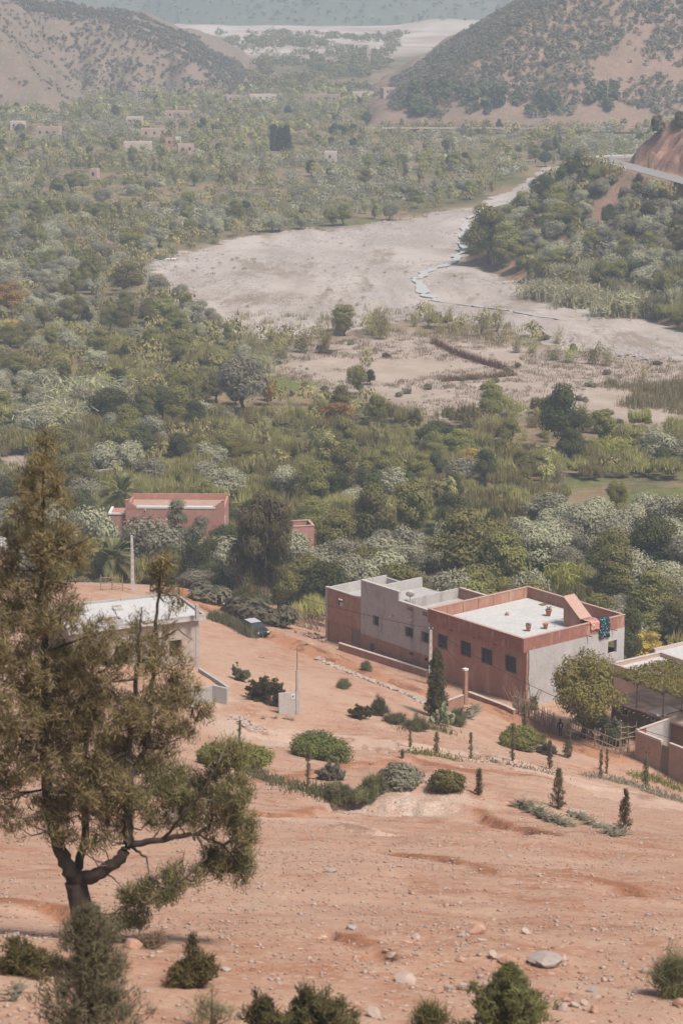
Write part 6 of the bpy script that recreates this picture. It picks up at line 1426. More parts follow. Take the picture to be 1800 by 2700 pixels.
# ---- the big conifer at left: limbs laid out as in the photo, each with its own depth
Y0 = 57.0
TB = hit(228, 2478); Y0 = TB[1]
def tp(px, py, dy=0.0): return at_y(px, py, Y0 + dy)
M_BARKDK = plain('dark_bark', (0.075, 0.058, 0.045), 0.95, 0.45, 5, 0.9)
big = thing('cypress_pine', 'big old conifer with forked dark trunk and brownish feathery crown', 'tree', TB)
def lp(a): return tuple(np.array(a) - TB)
LIMBS = dict(
 trunk=[(238,2520,0,.60),(225,2450,0,.52),(212,2380,0,.47),(200,2325,0,.46)],
 left=[(200,2330,0,.34),(168,2262,.1,.30),(140,2190,.3,.26),(126,2090,.4,.24),(120,1950,.5,.20),(121,1800,.4,.17),(116,1620,.3,.135),(112,1450,.2,.10),(112,1300,.1,.065),(122,1160,0,.02)],
 right=[(205,2325,0,.33),(258,2305,-.3,.28),(312,2270,-.5,.24),(340,2215,-.5,.22),(338,2120,-.4,.19),(344,2040,-.3,.17)],
 right_a=[(343,2060,-.3,.15),(335,1985,-.2,.13),(352,1895,-.2,.11),(357,1790,-.3,.09),(368,1690,-.3,.06),(374,1600,-.2,.02)],
 right_b=[(345,2050,-.3,.13),(385,1970,.2,.12),(397,1860,.4,.10),(407,1710,.5,.08),(417,1570,.5,.055),(426,1462,.5,.015)],
 mid=[(195,2320,.2,.20),(224,2210,.8,.17),(222,2090,1.0,.14),(228,1950,1.2,.10),(244,1800,1.2,.04)],
 branch=[(342,2228,-.5,.15),(430,2212,-.9,.12),(520,2198,-1.0,.09),(600,2150,-.8,.06),(650,2110,-.6,.02)],
 branch2=[(430,2212,-.9,.07),(480,2150,-1.4,.05),(540,2080,-1.6,.04),(590,1990,-1.5,.015)],
 branch3=[(520,2200,-1,.06),(545,2262,-1.3,.05),(490,2312,-1.6,.045),(420,2360,-1.8,.035),(350,2410,-1.9,.015)],
 branch4=[(520,2200,-1,.05),(590,2230,-.6,.04),(640,2290,-.4,.015)],
 branch5=[(350,2235,-.5,.06),(385,2262,-.8,.045),(396,2310,-.9,.015)],
 lb1=[(120,1990,.5,.08),(60,1945,.2,.06),(0,1905,-.2,.04),(-50,1880,-.3,.01)], lb2=[(116,1620,.3,.07),(40,1590,.8,.05),(-40,1570,1,.01)], lb3=[(121,1830,.4,.07),(50,1810,-.4,.045),(-10,1790,-.6,.01)],
 lb4=[(113,1480,.2,.055),(190,1440,-.2,.04),(255,1410,-.3,.01)], lb5=[(118,1720,.3,.06),(200,1690,-.6,.045),(285,1660,-.9,.01)], lb6=[(126,2080,.4,.06),(60,2090,1,.04),(10,2080,1.2,.01)],
 lb7=[(112,1380,.2,.045),(50,1345,.5,.03),(0,1335,.6,.01)], rb1=[(410,1690,.5,.04),(470,1660,.3,.03),(510,1690,.2,.01)], rb2=[(398,1850,.4,.05),(470,1860,0,.035),(530,1870,-.2,.01)], rb3=[(418,1560,.5,.03),(460,1570,.4,.02),(480,1585,.4,.008)])
lim_pts = []
trk = MB()
for k, pl in LIMBS.items():
    P = [np.array(tp(a, b, c)) for a, b, c, r in pl]; rr = [p[3]*0.62 for p in pl]; Q = []; rad = []
    for i in range(len(P)-1):
        for j in range(6):
            f = j/6; q = P[i]*(1-f) + P[i+1]*f; q = q + NR.normal(0, 0.012 + 0.05*rr[i], 3)*(0 if ((i == 0 and j == 0) or k == 'trunk') else 1); Q.append(q); rad.append(rr[i]*(1-f) + rr[i+1]*f)
    Q.append(P[-1]); rad.append(rr[-1]); lim_pts += [(q, r) for q, r in zip(Q, rad)]
    (trk if k in ('trunk', 'left', 'right') else MB()).v
    mb = MB(); mb.tube([lp(q) for q in Q], rad, 12, True, 0.035); mb.build('trunk' if k == 'trunk' else 'limb' if rr[0] > 0.08 else 'branch', M_BARKDK, big, True)
LP = np.array([q for q, r in lim_pts]); LR = np.array([r for q, r in lim_pts])
ELL = [(122,1185,40,48,.8),(112,1255,70,55,.75),(108,1330,95,62,.75),(100,1415,120,66,.8),(170,1465,110,55,.75),(80,1530,120,66,.85),(60,1630,110,75,.9),(155,1620,95,66,.85),(95,1750,140,84,1),(55,1870,115,84,1),(170,1870,105,84,1),(95,1990,115,76,1),
 (232,1770,105,84,.85),(262,1690,75,60,.7),(290,1890,110,84,.95),(255,2000,105,76,1),(225,2110,100,66,.9),(170,2195,60,42,.7),(18,2090,55,80,.8),(-20,1700,60,90,.9),(-20,1960,60,90,.9),(10,1480,50,60,.5),
 (427,1492,34,40,1),(420,1548,46,34,.55),(455,1590,52,30,.4),(395,1660,80,50,.45),(355,1730,82,60,.6),(445,1750,72,52,.6),(470,1830,72,60,.75),(395,1870,100,72,.8),(470,1925,62,44,.7),(525,1878,42,32,.7),(375,1985,100,62,.8),
 (600,1990,66,56,.85),(555,2055,80,52,.85),(475,2085,80,50,.75),(622,2095,62,62,.9),(555,2145,100,60,.85),(642,2190,48,72,.9),(598,2262,72,54,.85),(628,2300,52,46,.8),(445,2160,80,42,.7),(310,2150,60,50,.6),
 (480,2305,55,42,1),(420,2352,74,44,1),(352,2372,55,40,.9),(362,2425,52,36,.9),(560,2290,36,40,.9),(320,2420,30,40,.7),(280,2075,95,70,.8),(300,2190,55,40,.6),(130,2130,60,60,.8),(395,2105,80,50,.7),(425,2035,85,52,.7),(200,2060,80,60,.7),(60,2180,60,40,.4),(240,2230,50,35,.5)]
lf0 = LF(); lf1 = LF(); tw = MB(); pxm = FPX/np.linalg.norm(TB - CP)
for (cx, cy, rx, ry, dn) in ELL:
    base = tp(cx, cy, 0); near = LP[np.argmin(((LP - base)**2).sum(1))]; dy = float(near[1] - Y0)*0.7 + R.uniform(-0.5, 0.5); c0 = tp(cx, cy, dy)
    n = max(8, int(rx*ry/(58.0 if cy < 1760 else 50.0)*dn)); d = rdir(n)*NR.uniform(0.15, 1, (n, 1))**0.5; c = c0 + d*np.array([rx, (rx+ry)*0.55, ry])/pxm
    # clusters gather on a few sub-branches so that gaps stay open
    nb = max(3, n//16); hubs = c0 + rdir(nb)*NR.uniform(0.35, 0.85, (nb, 1))*np.array([rx, (rx+ry)*0.55, ry])/pxm
    hi = np.argmin(((c[:, None] - hubs[None])**2).sum(-1), 1); c = c*0.74 + hubs[hi]*0.26
    for h_ in hubs:
        q = LP[np.argmin(((LP - h_)**2).sum(1) + 0.6*np.maximum(0, LP[:, 2] - h_[2]))]; m_ = (q+h_)/2 + NR.normal(0, 0.12, 3) - np.array([0, 0, 0.1]); tw.tube([lp(q), lp(m_), lp(h_)], [0.028, 0.02, 0.008], 4, False)
    for ci, k in zip(c[::4], hi[::4]): tw.tube([lp(hubs[k]), lp(ci)], [0.010, 0.004], 3, False)
    lf = lf1 if (cy > 1960 and cx > 380) or cy > 2280 else lf0
    out = nrm(c - (c0 - np.array([0, 0, 0.5]))); tn = np.clip(NR.normal(0.5, 0.3, n), 0, 1)
    k = len(c); nn = 26; C = np.repeat(c - TB, nn, 0); D = nrm(np.repeat(out*0.6 + np.array([0, 0, 0.35]), nn, 0) + 0.75*rdir(k*nn)); ln = NR.uniform(0.10, 0.30, k*nn)
    lf.add(leaf_quads(C + rdir(k*nn)*NR.uniform(0, 0.26, (k*nn, 1)) + D*ln[:, None]*0.4, rdir(k*nn), NR.uniform(0.014, 0.034, k*nn), ln, D), np.repeat(tn, nn) + NR.uniform(-.25, .25, k*nn))
link('crown', lf0.mesh('crown', M_SPRAY), big); link('crown', lf1.mesh('crown', leafmat('olive_spray', (0.165, 0.150, 0.068), 0.42, 0.4, tip=(0.31, 0.275, 0.13), each=0.0)), big); tw.build('twigs', M_BARK, big)

# ---- feathery and leafy bushes near the camera
def bush(px, row, top, wpx, label, mat=M_GSPRAY, name='bush', dens=1.0, blade=(0.10, 0.24), bw=0.035, cone=0.0, stem=True, cat='bush', dup=0.6, dome=False):
    p = hit(px, row); sc = FPX/np.linalg.norm(p - CP); h = (row-top)/sc/math.cos(math.radians(20)); r = wpx/sc/2
    t = thing(name, label, cat, p, R.uniform(0, 6)); n = int(300*dens*max(0.2, h*r)); n = max(24, min(n, 1300))
    if cone:
        z = NR.uniform(0.04, 1, n); env = (1 - z)**cone*(0.35 + 0.65*np.minimum(1, z*6)); a = NR.uniform(0, 2*PI, n); ph = R.uniform(0, 6)
        rr = r*env*NR.uniform(0.25, 1.05, n)*(1 + (0.35 if wpx < 100 else 0.7)*vnoise(a*2, z*(9 if wpx < 100 else 5) + ph, 3)); c = np.stack([rr*np.cos(a), rr*np.sin(a), z*h*0.94], -1); d = nrm(np.stack([np.cos(a)*0.6, np.sin(a)*0.6, dup + z], -1))
        tn = np.clip(NR.normal(0.5, 0.22, n), 0, 1)
    else:       # many boughs from the foot, leaf sprays along the outer part of each
        nb = 34 + int(10*r); ba = NR.uniform(0, 2*PI, nb); be = np.arcsin(NR.uniform(0.02, 1, nb)); bl = NR.uniform(0.62, 1.12, nb)*(0.85 + 0.3*vnoise(ba*1.3, be*2, int(px)))
        tip = np.stack([np.cos(ba)*np.cos(be)*r, np.sin(ba)*np.cos(be)*r, np.sin(be)*h*0.92 + 0.06*h], -1)*bl[:, None]
        bi = NR.integers(0, nb, n); f = NR.uniform(0.30, 1.0, n)**0.8; c = tip[bi]*f[:, None]; c = c + rdir(n)*(0.10*r + 0.03)*(1.25 - f)[:, None]*1.6; c[:, 2] = np.maximum(c[:, 2] + 0.10*h*np.sin(f*3.0), 0.02)
        d = nrm(nrm(tip[bi])*0.8 + np.array([0, 0, dup*0.8])); tn = np.clip(NR.normal(0.5, 0.2, nb), 0, 1)[bi]
    lf = LF(); sprays(lf, c, d, 16, blade[0], blade[1], bw, 0.7, tn, 0.25)
    link('foliage', leafy(mat, 'foliage', lobes(34, r*0.74, h*0.30, h*0.36, 0.20*r + 0.12*h, 0.22*r + 0.24*h), int(min(14000, 2600*h*r)), 0.15, aspect=1.3) if dome else lf.mesh('foliage', mat), t)
    if stem:
        mb = MB(); mb.tube([(0, 0, -0.2), (0.02, 0.01, h*0.5), (0, 0.02, h*0.9)], [0.03+0.02*h, 0.015+0.01*h, 0.004], 5)
        for i in range(5): q = c[R.randrange(n)]; mb.tube([(0, 0, 0.05*h), tuple(q*np.array([0.5, 0.5, 0.6])), tuple(q)], [0.02+0.008*h, 0.012, 0.004], 4)
        mb.build('stem', M_BARK, t)
    return t
M_LENT = leafmat('lentisk_leaf', (0.150, 0.160, 0.055), 0.42, 0.5); M_GREYB = leafmat('grey_bush_leaf', (0.200, 0.180, 0.135), 0.4, 0.4); M_BRIGHT = leafmat('bright_bush_leaf', (0.205, 0.200, 0.062), 0.4, 0.4); M_JUN = leafmat('juniper_leaf', (0.160, 0.138, 0.060), 0.42, 0.45, tip=(0.20, 0.165, 0.07)); M_FEATH = leafmat('tamarisk_leaf', (0.210, 0.200, 0.100), 0.42, 0.4, tip=(0.29, 0.265, 0.15))
M_HALFA = leafmat('grass_blade', (0.185, 0.175, 0.090), 0.4, 0.4)
bush(245, 2760, 2390, 330, 'tall soft feathery shrub at the bottom left', M_FEATH, dens=0.8, cone=0.6, blade=(0.12, 0.3), bw=0.02, name='tamarisk_shrub')
bush(70, 2565, 2470, 200, 'dark juniper bush at the left edge below the conifer', M_JUN, dens=1.3, bw=0.03); bush(505, 2600, 2480, 150, 'round dark juniper bush right of the conifer trunk', M_JUN, dens=1.5, bw=0.03)
bush(690, 2745, 2600, 110, 'small dark bush at the bottom edge, left of the wide one', M_GSPRAY, dens=1.3, bw=0.03); bush(830, 2760, 2565, 260, 'wide dark feathery bush at the bottom edge', M_GSPRAY, dens=1.5, bw=0.03)
bush(1340, 2765, 2550, 290, 'pointed feathery bush at the bottom edge right of centre', M_GSPRAY, dens=1.5, bw=0.03, cone=0.7); bush(1775, 2625, 2520, 130, 'round tuft of esparto grass at the right edge', M_HALFA, 'grass_tuft', 1.5, (0.3, 0.55), 0.016, stem=False, cat='grass tuft', dup=1.2)
bush(1125, 2720, 2640, 90, 'dark spiky tuft at the bottom edge between two bushes', M_JUN, 'grass_tuft', 1.0, (0.2, 0.4), 0.02, stem=False, cat='grass tuft', dup=1.0); bush(560, 2720, 2600, 170, 'sparse thin-twigged bush below the round juniper', M_FEATH, dens=0.35, blade=(0.1, 0.25), bw=0.014)
bush(400, 2500, 2455, 90, 'dry brown twiggy bush behind the two rocks', M_DRY, dens=1.2, blade=(0.1, 0.3), bw=0.014)
for i, (px, row, top, w, lb, mt, kw) in enumerate((
    (845, 2000, 1935, 178, 'wide rounded dark green bush on the terrace edge', M_LENT, dict(dome=True)), (560, 2015, 1950, 90, 'bright green bush behind the conifer crown', M_BRIGHT, dict(dome=True)), (660, 2030, 1955, 110, 'bright green bush right of the thin post sapling', M_BRIGHT, dict(dome=True)),
    (870, 2055, 2005, 95, 'grey-green low bush below the wide rounded one', M_GREYB, dict(bw=.06)), (1050, 2078, 2008, 115, 'grey twiggy rounded bush behind the earth mound', M_GREYB, dict(dome=True)), (1178, 2082, 2022, 100, 'olive-green bush right of the grey twiggy one', M_JUN, dict(dome=True)),
    (948, 1893, 1852, 62, 'small dark bush left of a grass tuft on the slope', M_JUN, dict(bw=.06)), (700, 1850, 1762, 105, 'dark bushy shrub left of the block meter stand', M_JUN, dict(dens=1.5, bw=.07)), (635, 1795, 1750, 60, 'paler shrub at the upper left of the dark bushy one', M_HALFA, dict(bw=.05)),
    (735, 1862, 1795, 50, 'dark shrub touching the block meter stand', M_JUN, dict(bw=.06)), (1370, 1975, 1905, 100, 'leafy green bush at the foot of the dark slim cypress', M_BRIGHT, dict(dome=True)), (1440, 1990, 1950, 70, 'dull bush by the path opposite the walker', M_GREYB, dict(bw=.05)),
    (1420, 1960, 1938, 60, 'low green bush beside the path', M_BRIGHT, dict(bw=.05)), (1618, 1960, 1885, 85, 'small drooping olive bush by the stick lattice', M_OLIVE, dict(dens=1.2, bw=.08)), (1400, 1870, 1835, 45, 'dark weed bush at the red house front corner', M_LENT, dict(bw=.07)))):
    bush(px, row, top, w, lb, mt, **kw)
for i, (px, row, top, w, lb) in enumerate(((1000,1885,1838,55,'round esparto tuft on the slope below the stone line'),(900,2115,2062,90,'dry grass tuft at the left end of the earth mound'),(985,2095,2048,80,'dry grass tuft behind the earth mound crest'),(955,2110,2075,70,'low grass between the two dry tufts'),
        (905,1815,1790,40,'pale tiny tuft on the bare slope'),(965,1770,1745,30,'little weed tuft on the stone line'),(1195,1910,1870,90,'grass tuft beside the prickly pear'),(1040,1905,1885,80,'grassy edge left of the prickly pear'),(1100,1925,1890,70,'grass under the cypress'))):
    bush(px, row, top, w, lb, M_HALFA, 'grass_tuft', 1.0, (0.25, 0.5), 0.03, stem=False, cat='grass tuft', dup=1.0)
M_SAP = leafmat('sapling_spray', (0.16, 0.125, 0.065), 0.35, 0.4)
# cypress and conifer saplings
bush(1150, 1892, 1706, 62, 'green cypress standing in front of the red house', M_JUN, 'cypress_tree', 2.0, (0.14, 0.32), 0.06, 0.45, cat='cypress', dup=1.2)
for i, (px, row, top, w, c, lb) in enumerate(((632,1962,1898,8,.3,'thin post-like sapling behind the bright bushes'),(812,2072,1962,10,.3,'thin dry sapling in front of the wide rounded bush'),(1080,1972,1915,8,.3,'leftmost thin sapling in the row along the track'),(1150,1988,1930,15,.4,'second sapling in the row along the track'),(1240,2002,1928,9,.3,'third sapling in the row along the track'),
        (1350,2008,1906,12,.3,'fourth and taller sapling in the row along the track'),(1381,1968,1856,17,.2,'dark slim cypress beside the path'),(1448,2028,1952,16,.5,'brown sapling opposite the walker'),(1496,1998,1902,30,.7,'bushy brown sapling just right of the walker'),(1582,2052,1976,9,.2,'dark spindle sapling near the path'),(1598,2040,1972,7,.3,'bare stick sapling beside the dark spindle'),(1700,2078,1990,20,.6,'spindly sapling in front of the courtyard wall'),
        (1261,2096,2026,24,.8,'small dark conifer on the track edge'),(1470,2132,2026,58,.9,'airy young conifer among the agaves'),(1645,2196,2082,48,.8,'airy young conifer right of the agaves'),(1060,2000,1978,6,.3,'stub of a sapling left on the track bank'))):
    bush(px, row, top, w, lb, M_SAP, 'conifer_sapling', 0.5 if w < 40 else 0.32, (0.10, 0.26), 0.03, c, cat='sapling', dup=0.8)
# agaves
def agave_mesh(n=22, ln=0.9):
    lf = LF(); a = NR.uniform(0, 2*PI, n); e = NR.uniform(0.25, 1.35, n); d = np.stack([np.cos(a)*np.cos(e), np.sin(a)*np.cos(e), np.sin(e)], -1); l = ln*NR.uniform(0.7, 1.1, n)
    for f0, f1, w in ((0, .55, .15), (.5, 1.0, .10)):
        p = d*l[:, None]*(f0+f1)/2; p[:, 2] -= 0.12*((f0+f1)/2)**2; lf.add(leaf_quads(p, np.cross(d, rdir(n)*0.3 + np.array([0, 0, 1.0])) + np.array([0, 0, 0.8]), w, l*(f1-f0)*1.35, d), NR.uniform(0.2, 0.9, n))
    return lf.mesh('agave', M_AGAVE)
AG = [agave_mesh() for _ in range(3)]
def agave_row(pts, n, label, group, s0=0.65, s1=1.05, sp=0.45):
    P = [hit(*p) for p in pts]
    for i in range(n):
        f = (i+0.5)/n*(len(P)-1); k = min(int(f), len(P)-2); q = P[k] + (P[k+1]-P[k])*(f-k) + np.array([R.uniform(-sp, sp), R.uniform(-sp, sp), 0]); o = link('agave', R.choice(AG)); o.location = (q[0], q[1], gz(q[0], q[1]) - 0.05); o.scale = (R.uniform(s0, s1),)*3; o.rotation_euler = (0, 0, R.uniform(0, 6)); tag(o, label, 'agave', group)
agave_row([(1355,2118),(1400,2140),(1450,2165),(1488,2180)], 22, 'grey agave in the left clump on the mound flank', 'agaves of the left clump'); agave_row([(1500,2150),(1560,2170),(1610,2195),(1635,2208)], 18, 'grey agave in the right clump on the mound flank', 'agaves of the right clump')
agave_row([(1220,1895),(1245,1870)], 5, 'large grey agave beside the low brick wall', 'agaves by the brick wall', 1.2, 1.7); agave_row([(20,2655),(40,2590)], 3, 'dwarf palm clump at the bottom left edge', 'dwarf palms at bottom left', 0.45, 0.6, 0.12)
agave_row([(690,1895),(770,1898)], 4, 'small agave at the foot of the block meter stand', 'agaves at the meter stand', 0.5, 0.8)
# prickly pear by the cypress: pads stacked on pads
p = hit(1165, 1915); t = thing('prickly_pear', 'pale prickly pear cactus at the foot of the cypress', 'cactus', p); M_PEAR = plain('cactus_pad', (0.20, 0.21, 0.12), 0.7, 0.3, 4, 0.2)
pad = MB().lathe([(0.02, 0), (0.10, 0.08), (0.16, 0.22), (0.14, 0.36), (0.06, 0.44)], 10).mesh('pad', M_PEAR, True)
for k in range(60):
    o = link('pad', pad, t); a = R.uniform(0, 6.28); rr = R.uniform(0, 1.2); o.location = (rr*math.cos(a), rr*math.sin(a)*0.7, R.uniform(0, 1.9)*(1-rr/2.0)); o.rotation_euler = (R.uniform(-.7, .7), R.uniform(-.7, .7), a); o.scale = (1.3, 0.35, 1.3)
# low creeping green along the terrace edges
def creeper(label, pts, n, h, mat, w): return brush('ground_creeper', label, pts, n, h, mat, w, 'creeper')
for lb, pts, n, mt, h in (('grey-green creeper along the bank below the bright bushes', [(640,2035),(720,2065),(800,2085),(870,2098)], 1600, M_HALFA, .4), ('creeping succulents on the edge of the track by the saplings', [(1080,1985),(1130,1990),(1200,2005)], 700, M_BRIGHT, .3), ('grey creeper along the path bank at right', [(1540,2050),(1620,2062),(1700,2085),(1790,2115)], 1800, M_AGAVE, .3),
        ('bright green creeper below the courtyard wall', [(1660,2045),(1720,2055),(1790,2085)], 900, M_BRIGHT, .4), ('dry grass fringe on the bank below the prickly pear', [(1060,1925),(1120,1918),(1180,1935)], 700, M_HALFA, .45), ('creeper on the bank between the track saplings', [(1250,2008),(1350,2022),(1460,2045)], 700, M_AGAVE, .22)):
    creeper(lb, pts, n, h, mt, 1.2)

# ---- palms
def palm(px, py_, cpx, crow, rpx, label, n=46):
    p = at_y(px, 1400, py_); p[2] = gz(p[0], py_); c = at_y(cpx, crow, p[1]) - p; sc = FPX/np.linalg.norm(p - CP); r = rpx/sc; t = thing('date_palm', label, 'palm', p)
    mb = MB(); mb.tube([(0, 0, -0.5), (c[0]*0.4, 0, c[2]*0.5), (c[0], 0, c[2])], [0.42, 0.36, 0.4], 9); mb.build('trunk', M_BARK, t)
    for i in range(n):
        a = 2.4*i; e = math.radians(R.uniform(-25, 85)); l = r*R.uniform(0.85, 1.15); d = np.array([math.cos(a), math.sin(a)]); pts_ = []
        for k in range(9):
            f = k/8; pts_.append(np.array([c[0] + d[0]*l*f*math.cos(e), d[1]*l*f*math.cos(e), c[2] + l*f*math.sin(e) - 0.38*l*f*f]))
        lf = LF(); P = np.array(pts_); T = nrm(np.gradient(P, axis=0)); side = nrm(np.cross(T, np.array([0, 0, 1.0])))
        fr = np.linspace(0.12, 1, 40); pp = np.stack([np.interp(fr, np.linspace(0, 1, 9), P[:, j]) for j in range(3)], -1); tt = np.stack([np.interp(fr, np.linspace(0, 1, 9), T[:, j]) for j in range(3)], -1); ss = np.stack([np.interp(fr, np.linspace(0, 1, 9), side[:, j]) for j in range(3)], -1)
        for s_ in (-1, 1):
            dv = nrm(ss*s_ + tt*0.9 + np.array([0, 0, 0.25])); ln = l*0.20*np.sin(np.clip(fr*PI*0.9 + 0.25, 0, PI))[:, None] + 0.12
            lf.add(leaf_quads(pp + dv*ln*0.5, np.cross(dv, tt) , 0.075, ln[:, 0], dv), R.uniform(0.2, 0.8))
        link('frond', lf.mesh('frond', M_PALM), t)
    return t
palm(322, 333.0, 322, 1305, 84, 'tall date palm left of the pink building'); palm(298, 297.0, 298, 1470, 80, 'short date palm behind the left utility pole', 40)

# ---- weeping tree by the road, tree before the pink wall, lime tree by the red house
p = at_y(695, 1600, 281.0); p[2] = gz(p[0], 281.0); sc = FPX/np.linalg.norm(p - CP); H_ = at_y(695, 1268, 281.0)[2] - p[2]; t = thing('weeping_tree', 'tall dark weeping tree with pale trunks by the village road', 'tree', p)
for a, b in ((-0.9, 0.1), (0.3, -0.2), (0.9, 0.3)): MB().tube([(a*0.5, b, -0.3), (a*0.7, b, H_*0.22), (a*1.6, b*2, H_*0.55), (a*1.9, b*2, H_*0.8)], [0.19, 0.15, 0.11, 0.03], 7).build('trunk', M_BARKPALE, t, True)
lb_ = lobes(46, 4.2, H_*0.36, H_*0.55, 0.9, 1.7, taper=0.3); link('crown', leafy(leafmat('weeping_leaf', (0.185, 0.165, 0.085), 0.42, 0.5), 'crown', lb_, 20000, 0.17, hang=1, aspect=3.2, zsq=1.25), t)
p = at_y(470, 1492, 311.0); p[2] = gz(p[0], 311.0); sc = FPX/np.linalg.norm(p - CP); H_ = at_y(470, 1308, 311.0)[2] - p[2]; t = thing('pine_tree', 'grey-green windswept pine in front of the pink wall', 'tree', p)
MB().tube([(0, 0, -0.3), (-0.2, 0, H_*0.4), (0, 0, H_*0.9)], [0.2, 0.15, 0.04], 7).build('trunk', M_BARK, t); MB().tube([(-0.1, 0, H_*0.35), (1.6, -0.2, H_*0.5), (3.4, -0.2, H_*0.75)], [0.12, 0.08, 0.03], 6).build('branch', M_BARK, t)
c_ = np.array([(0, 0, .9), (-.3, 0, .78), (.3, .1, .75), (-.8, 0, .62), (.6, 0, .58), (-1.2, .2, .5), (0, 0, .5), (1.3, -.2, .48), (2.0, -.2, .55), (2.6, -.2, .62), (3.2, -.2, .72), (-1.8, 0, .42), (1.0, 0, .36), (-.6, 0, .32), (-2.4, 0, .34), (-1.5, .4, .25)]) * np.array([1, 1, H_]); r_ = NR.uniform(0.95, 1.4, len(c_))
link('crown', leafy(leafmat('pine_leaf', (0.19, 0.185, 0.12), 0.4, 0.4), 'crown', (c_, r_), 10000, 0.14, upright=0.7, aspect=2.6), t)
o = plant_px('lime', 1532, 1945, 1716, 250, 'big yellow-green tree overhanging the path beside the red house')
o = plant_px('dark', 1560, 1950, 1850, 120, 'dark shade hedge bush under the yellow-green tree')
o = plant_px('dark', 1630, 1968, 1905, 90, 'dark hedge bush behind the long rails')
# vine over the pergola at the right edge
vz = at_y(1730, 1785, 226.0); t = thing('vine_pergola', 'flat vine-covered pergola over the right-hand courtyard', 'pergola', (vz[0], vz[1], 9.3), AX - PI/2)
zt_ = vz[2] - 9.3; n = 15000; x_ = NR.uniform(-3.4, 7.0, n); y_ = NR.uniform(-2.8, 5.2, n); zz_ = zt_ + 0.22*fbm(x_*1.5, y_*1.5, 5, 3) + NR.uniform(-0.25, 0.2, n)
lf = LF(); lf.add(leaf_quads(np.stack([x_, y_, zz_], -1), rdir(n, 0.0) + np.array([0, 0, 0.5]), NR.uniform(0.10, 0.24, n), NR.uniform(0.12, 0.28, n)), NR.uniform(0, 1, n)*0.5 + 0.25*(1 + fbm(x_*2, y_*2, 3, 2))); link('vine', lf.mesh('vine', M_LIME), t)
for a, b in ((-3.3, -2.7), (0, -2.7), (3.5, -2.7), (6.9, -2.7), (-3.3, 5.1), (6.9, 5.1)): MB().tube([(a, b, -1), (a, b, zt_)], 0.07, 6).build('post', M_WOOD, t)
for b in (-2.7, 0, 2.6, 5.1): MB().tube([(-3.5, b, zt_-0.1), (7.1, b, zt_-0.1)], 0.06, 6).build('beam', M_WOOD, t)
# cypresses far up the valley
for i, (px, w) in enumerate(((722, 12), (740, 20), (755, 22))): bush(px, 398, (338, 345, 340)[i], w, ('narrow dark cypress, left of the three far up the valley', 'middle one of the three dark cypresses up the valley', 'widest of the three dark cypresses up the valley')[i], M_DARK, 'cypress_tree', 1.0, (0.8, 1.6), 0.6, 0.8, cat='cypress', dup=1.5)

# ---- stones
def rock_mesh(seed, flat=0.7, sub=3):
    import bmesh
    bm = bmesh.new(); bmesh.ops.create_icosphere(bm, subdivisions=sub, radius=0.5); v = np.array([x.co[:] for x in bm.verts])
    k = 1 + 0.22*fbm(v[:, 0]*2.3 + seed*7, v[:, 1]*2.3 + v[:, 2]*1.7, seed, 2); 
    for nrm_ in nrm(np.random.default_rng(seed).normal(0, 1, (11, 3))): d = v @ nrm_; k = np.where(d > 0.34, np.minimum(k, 0.34/np.maximum(d, 0.34)), k)
    for x, kk in zip(bm.verts, k): x.co = Vector((x.co.x*kk*1.1, x.co.y*kk, x.co.z*kk*flat))
    me = bpy.data.meshes.new('rock'); bm.to_mesh(me); bm.free(); me.polygons.foreach_set('use_smooth', [False]*len(me.polygons)); return me
M_ROCKS = [plain('pale_rock', (0.38, 0.29, 0.24), 0.9, 0.25, 5, 0.5), plain('rust_rock', (0.34, 0.195, 0.135), 0.9, 0.3, 4, 0.5, stain=((0.43, 0.30, 0.235), 2.0, 0.5)), plain('grey_rock', (0.33, 0.275, 0.245), 0.9, 0.3, 5, 0.5)]
RM = []
for k in range(9):
    me = rock_mesh(k+1, 0.55 + 0.06*(k % 5)); me.materials.append(M_ROCKS[k % 3]); RM.append(me)
def rock(px, row, w, h, label, mi, name='rock', group=None, cat='rock'):
    p = hit(px, row); sc = FPX/np.linalg.norm(p - CP); o = link(name, RM[mi]); o.location = (p[0], p[1], p[2] + 0.22*h/sc); o.scale = (w/sc, w/sc*R.uniform(0.7, 1), h/sc*1.5); o.rotation_euler = (R.uniform(-.15, .15), R.uniform(-.15, .15), R.uniform(0, 6)); return tag(o, label, cat, group)
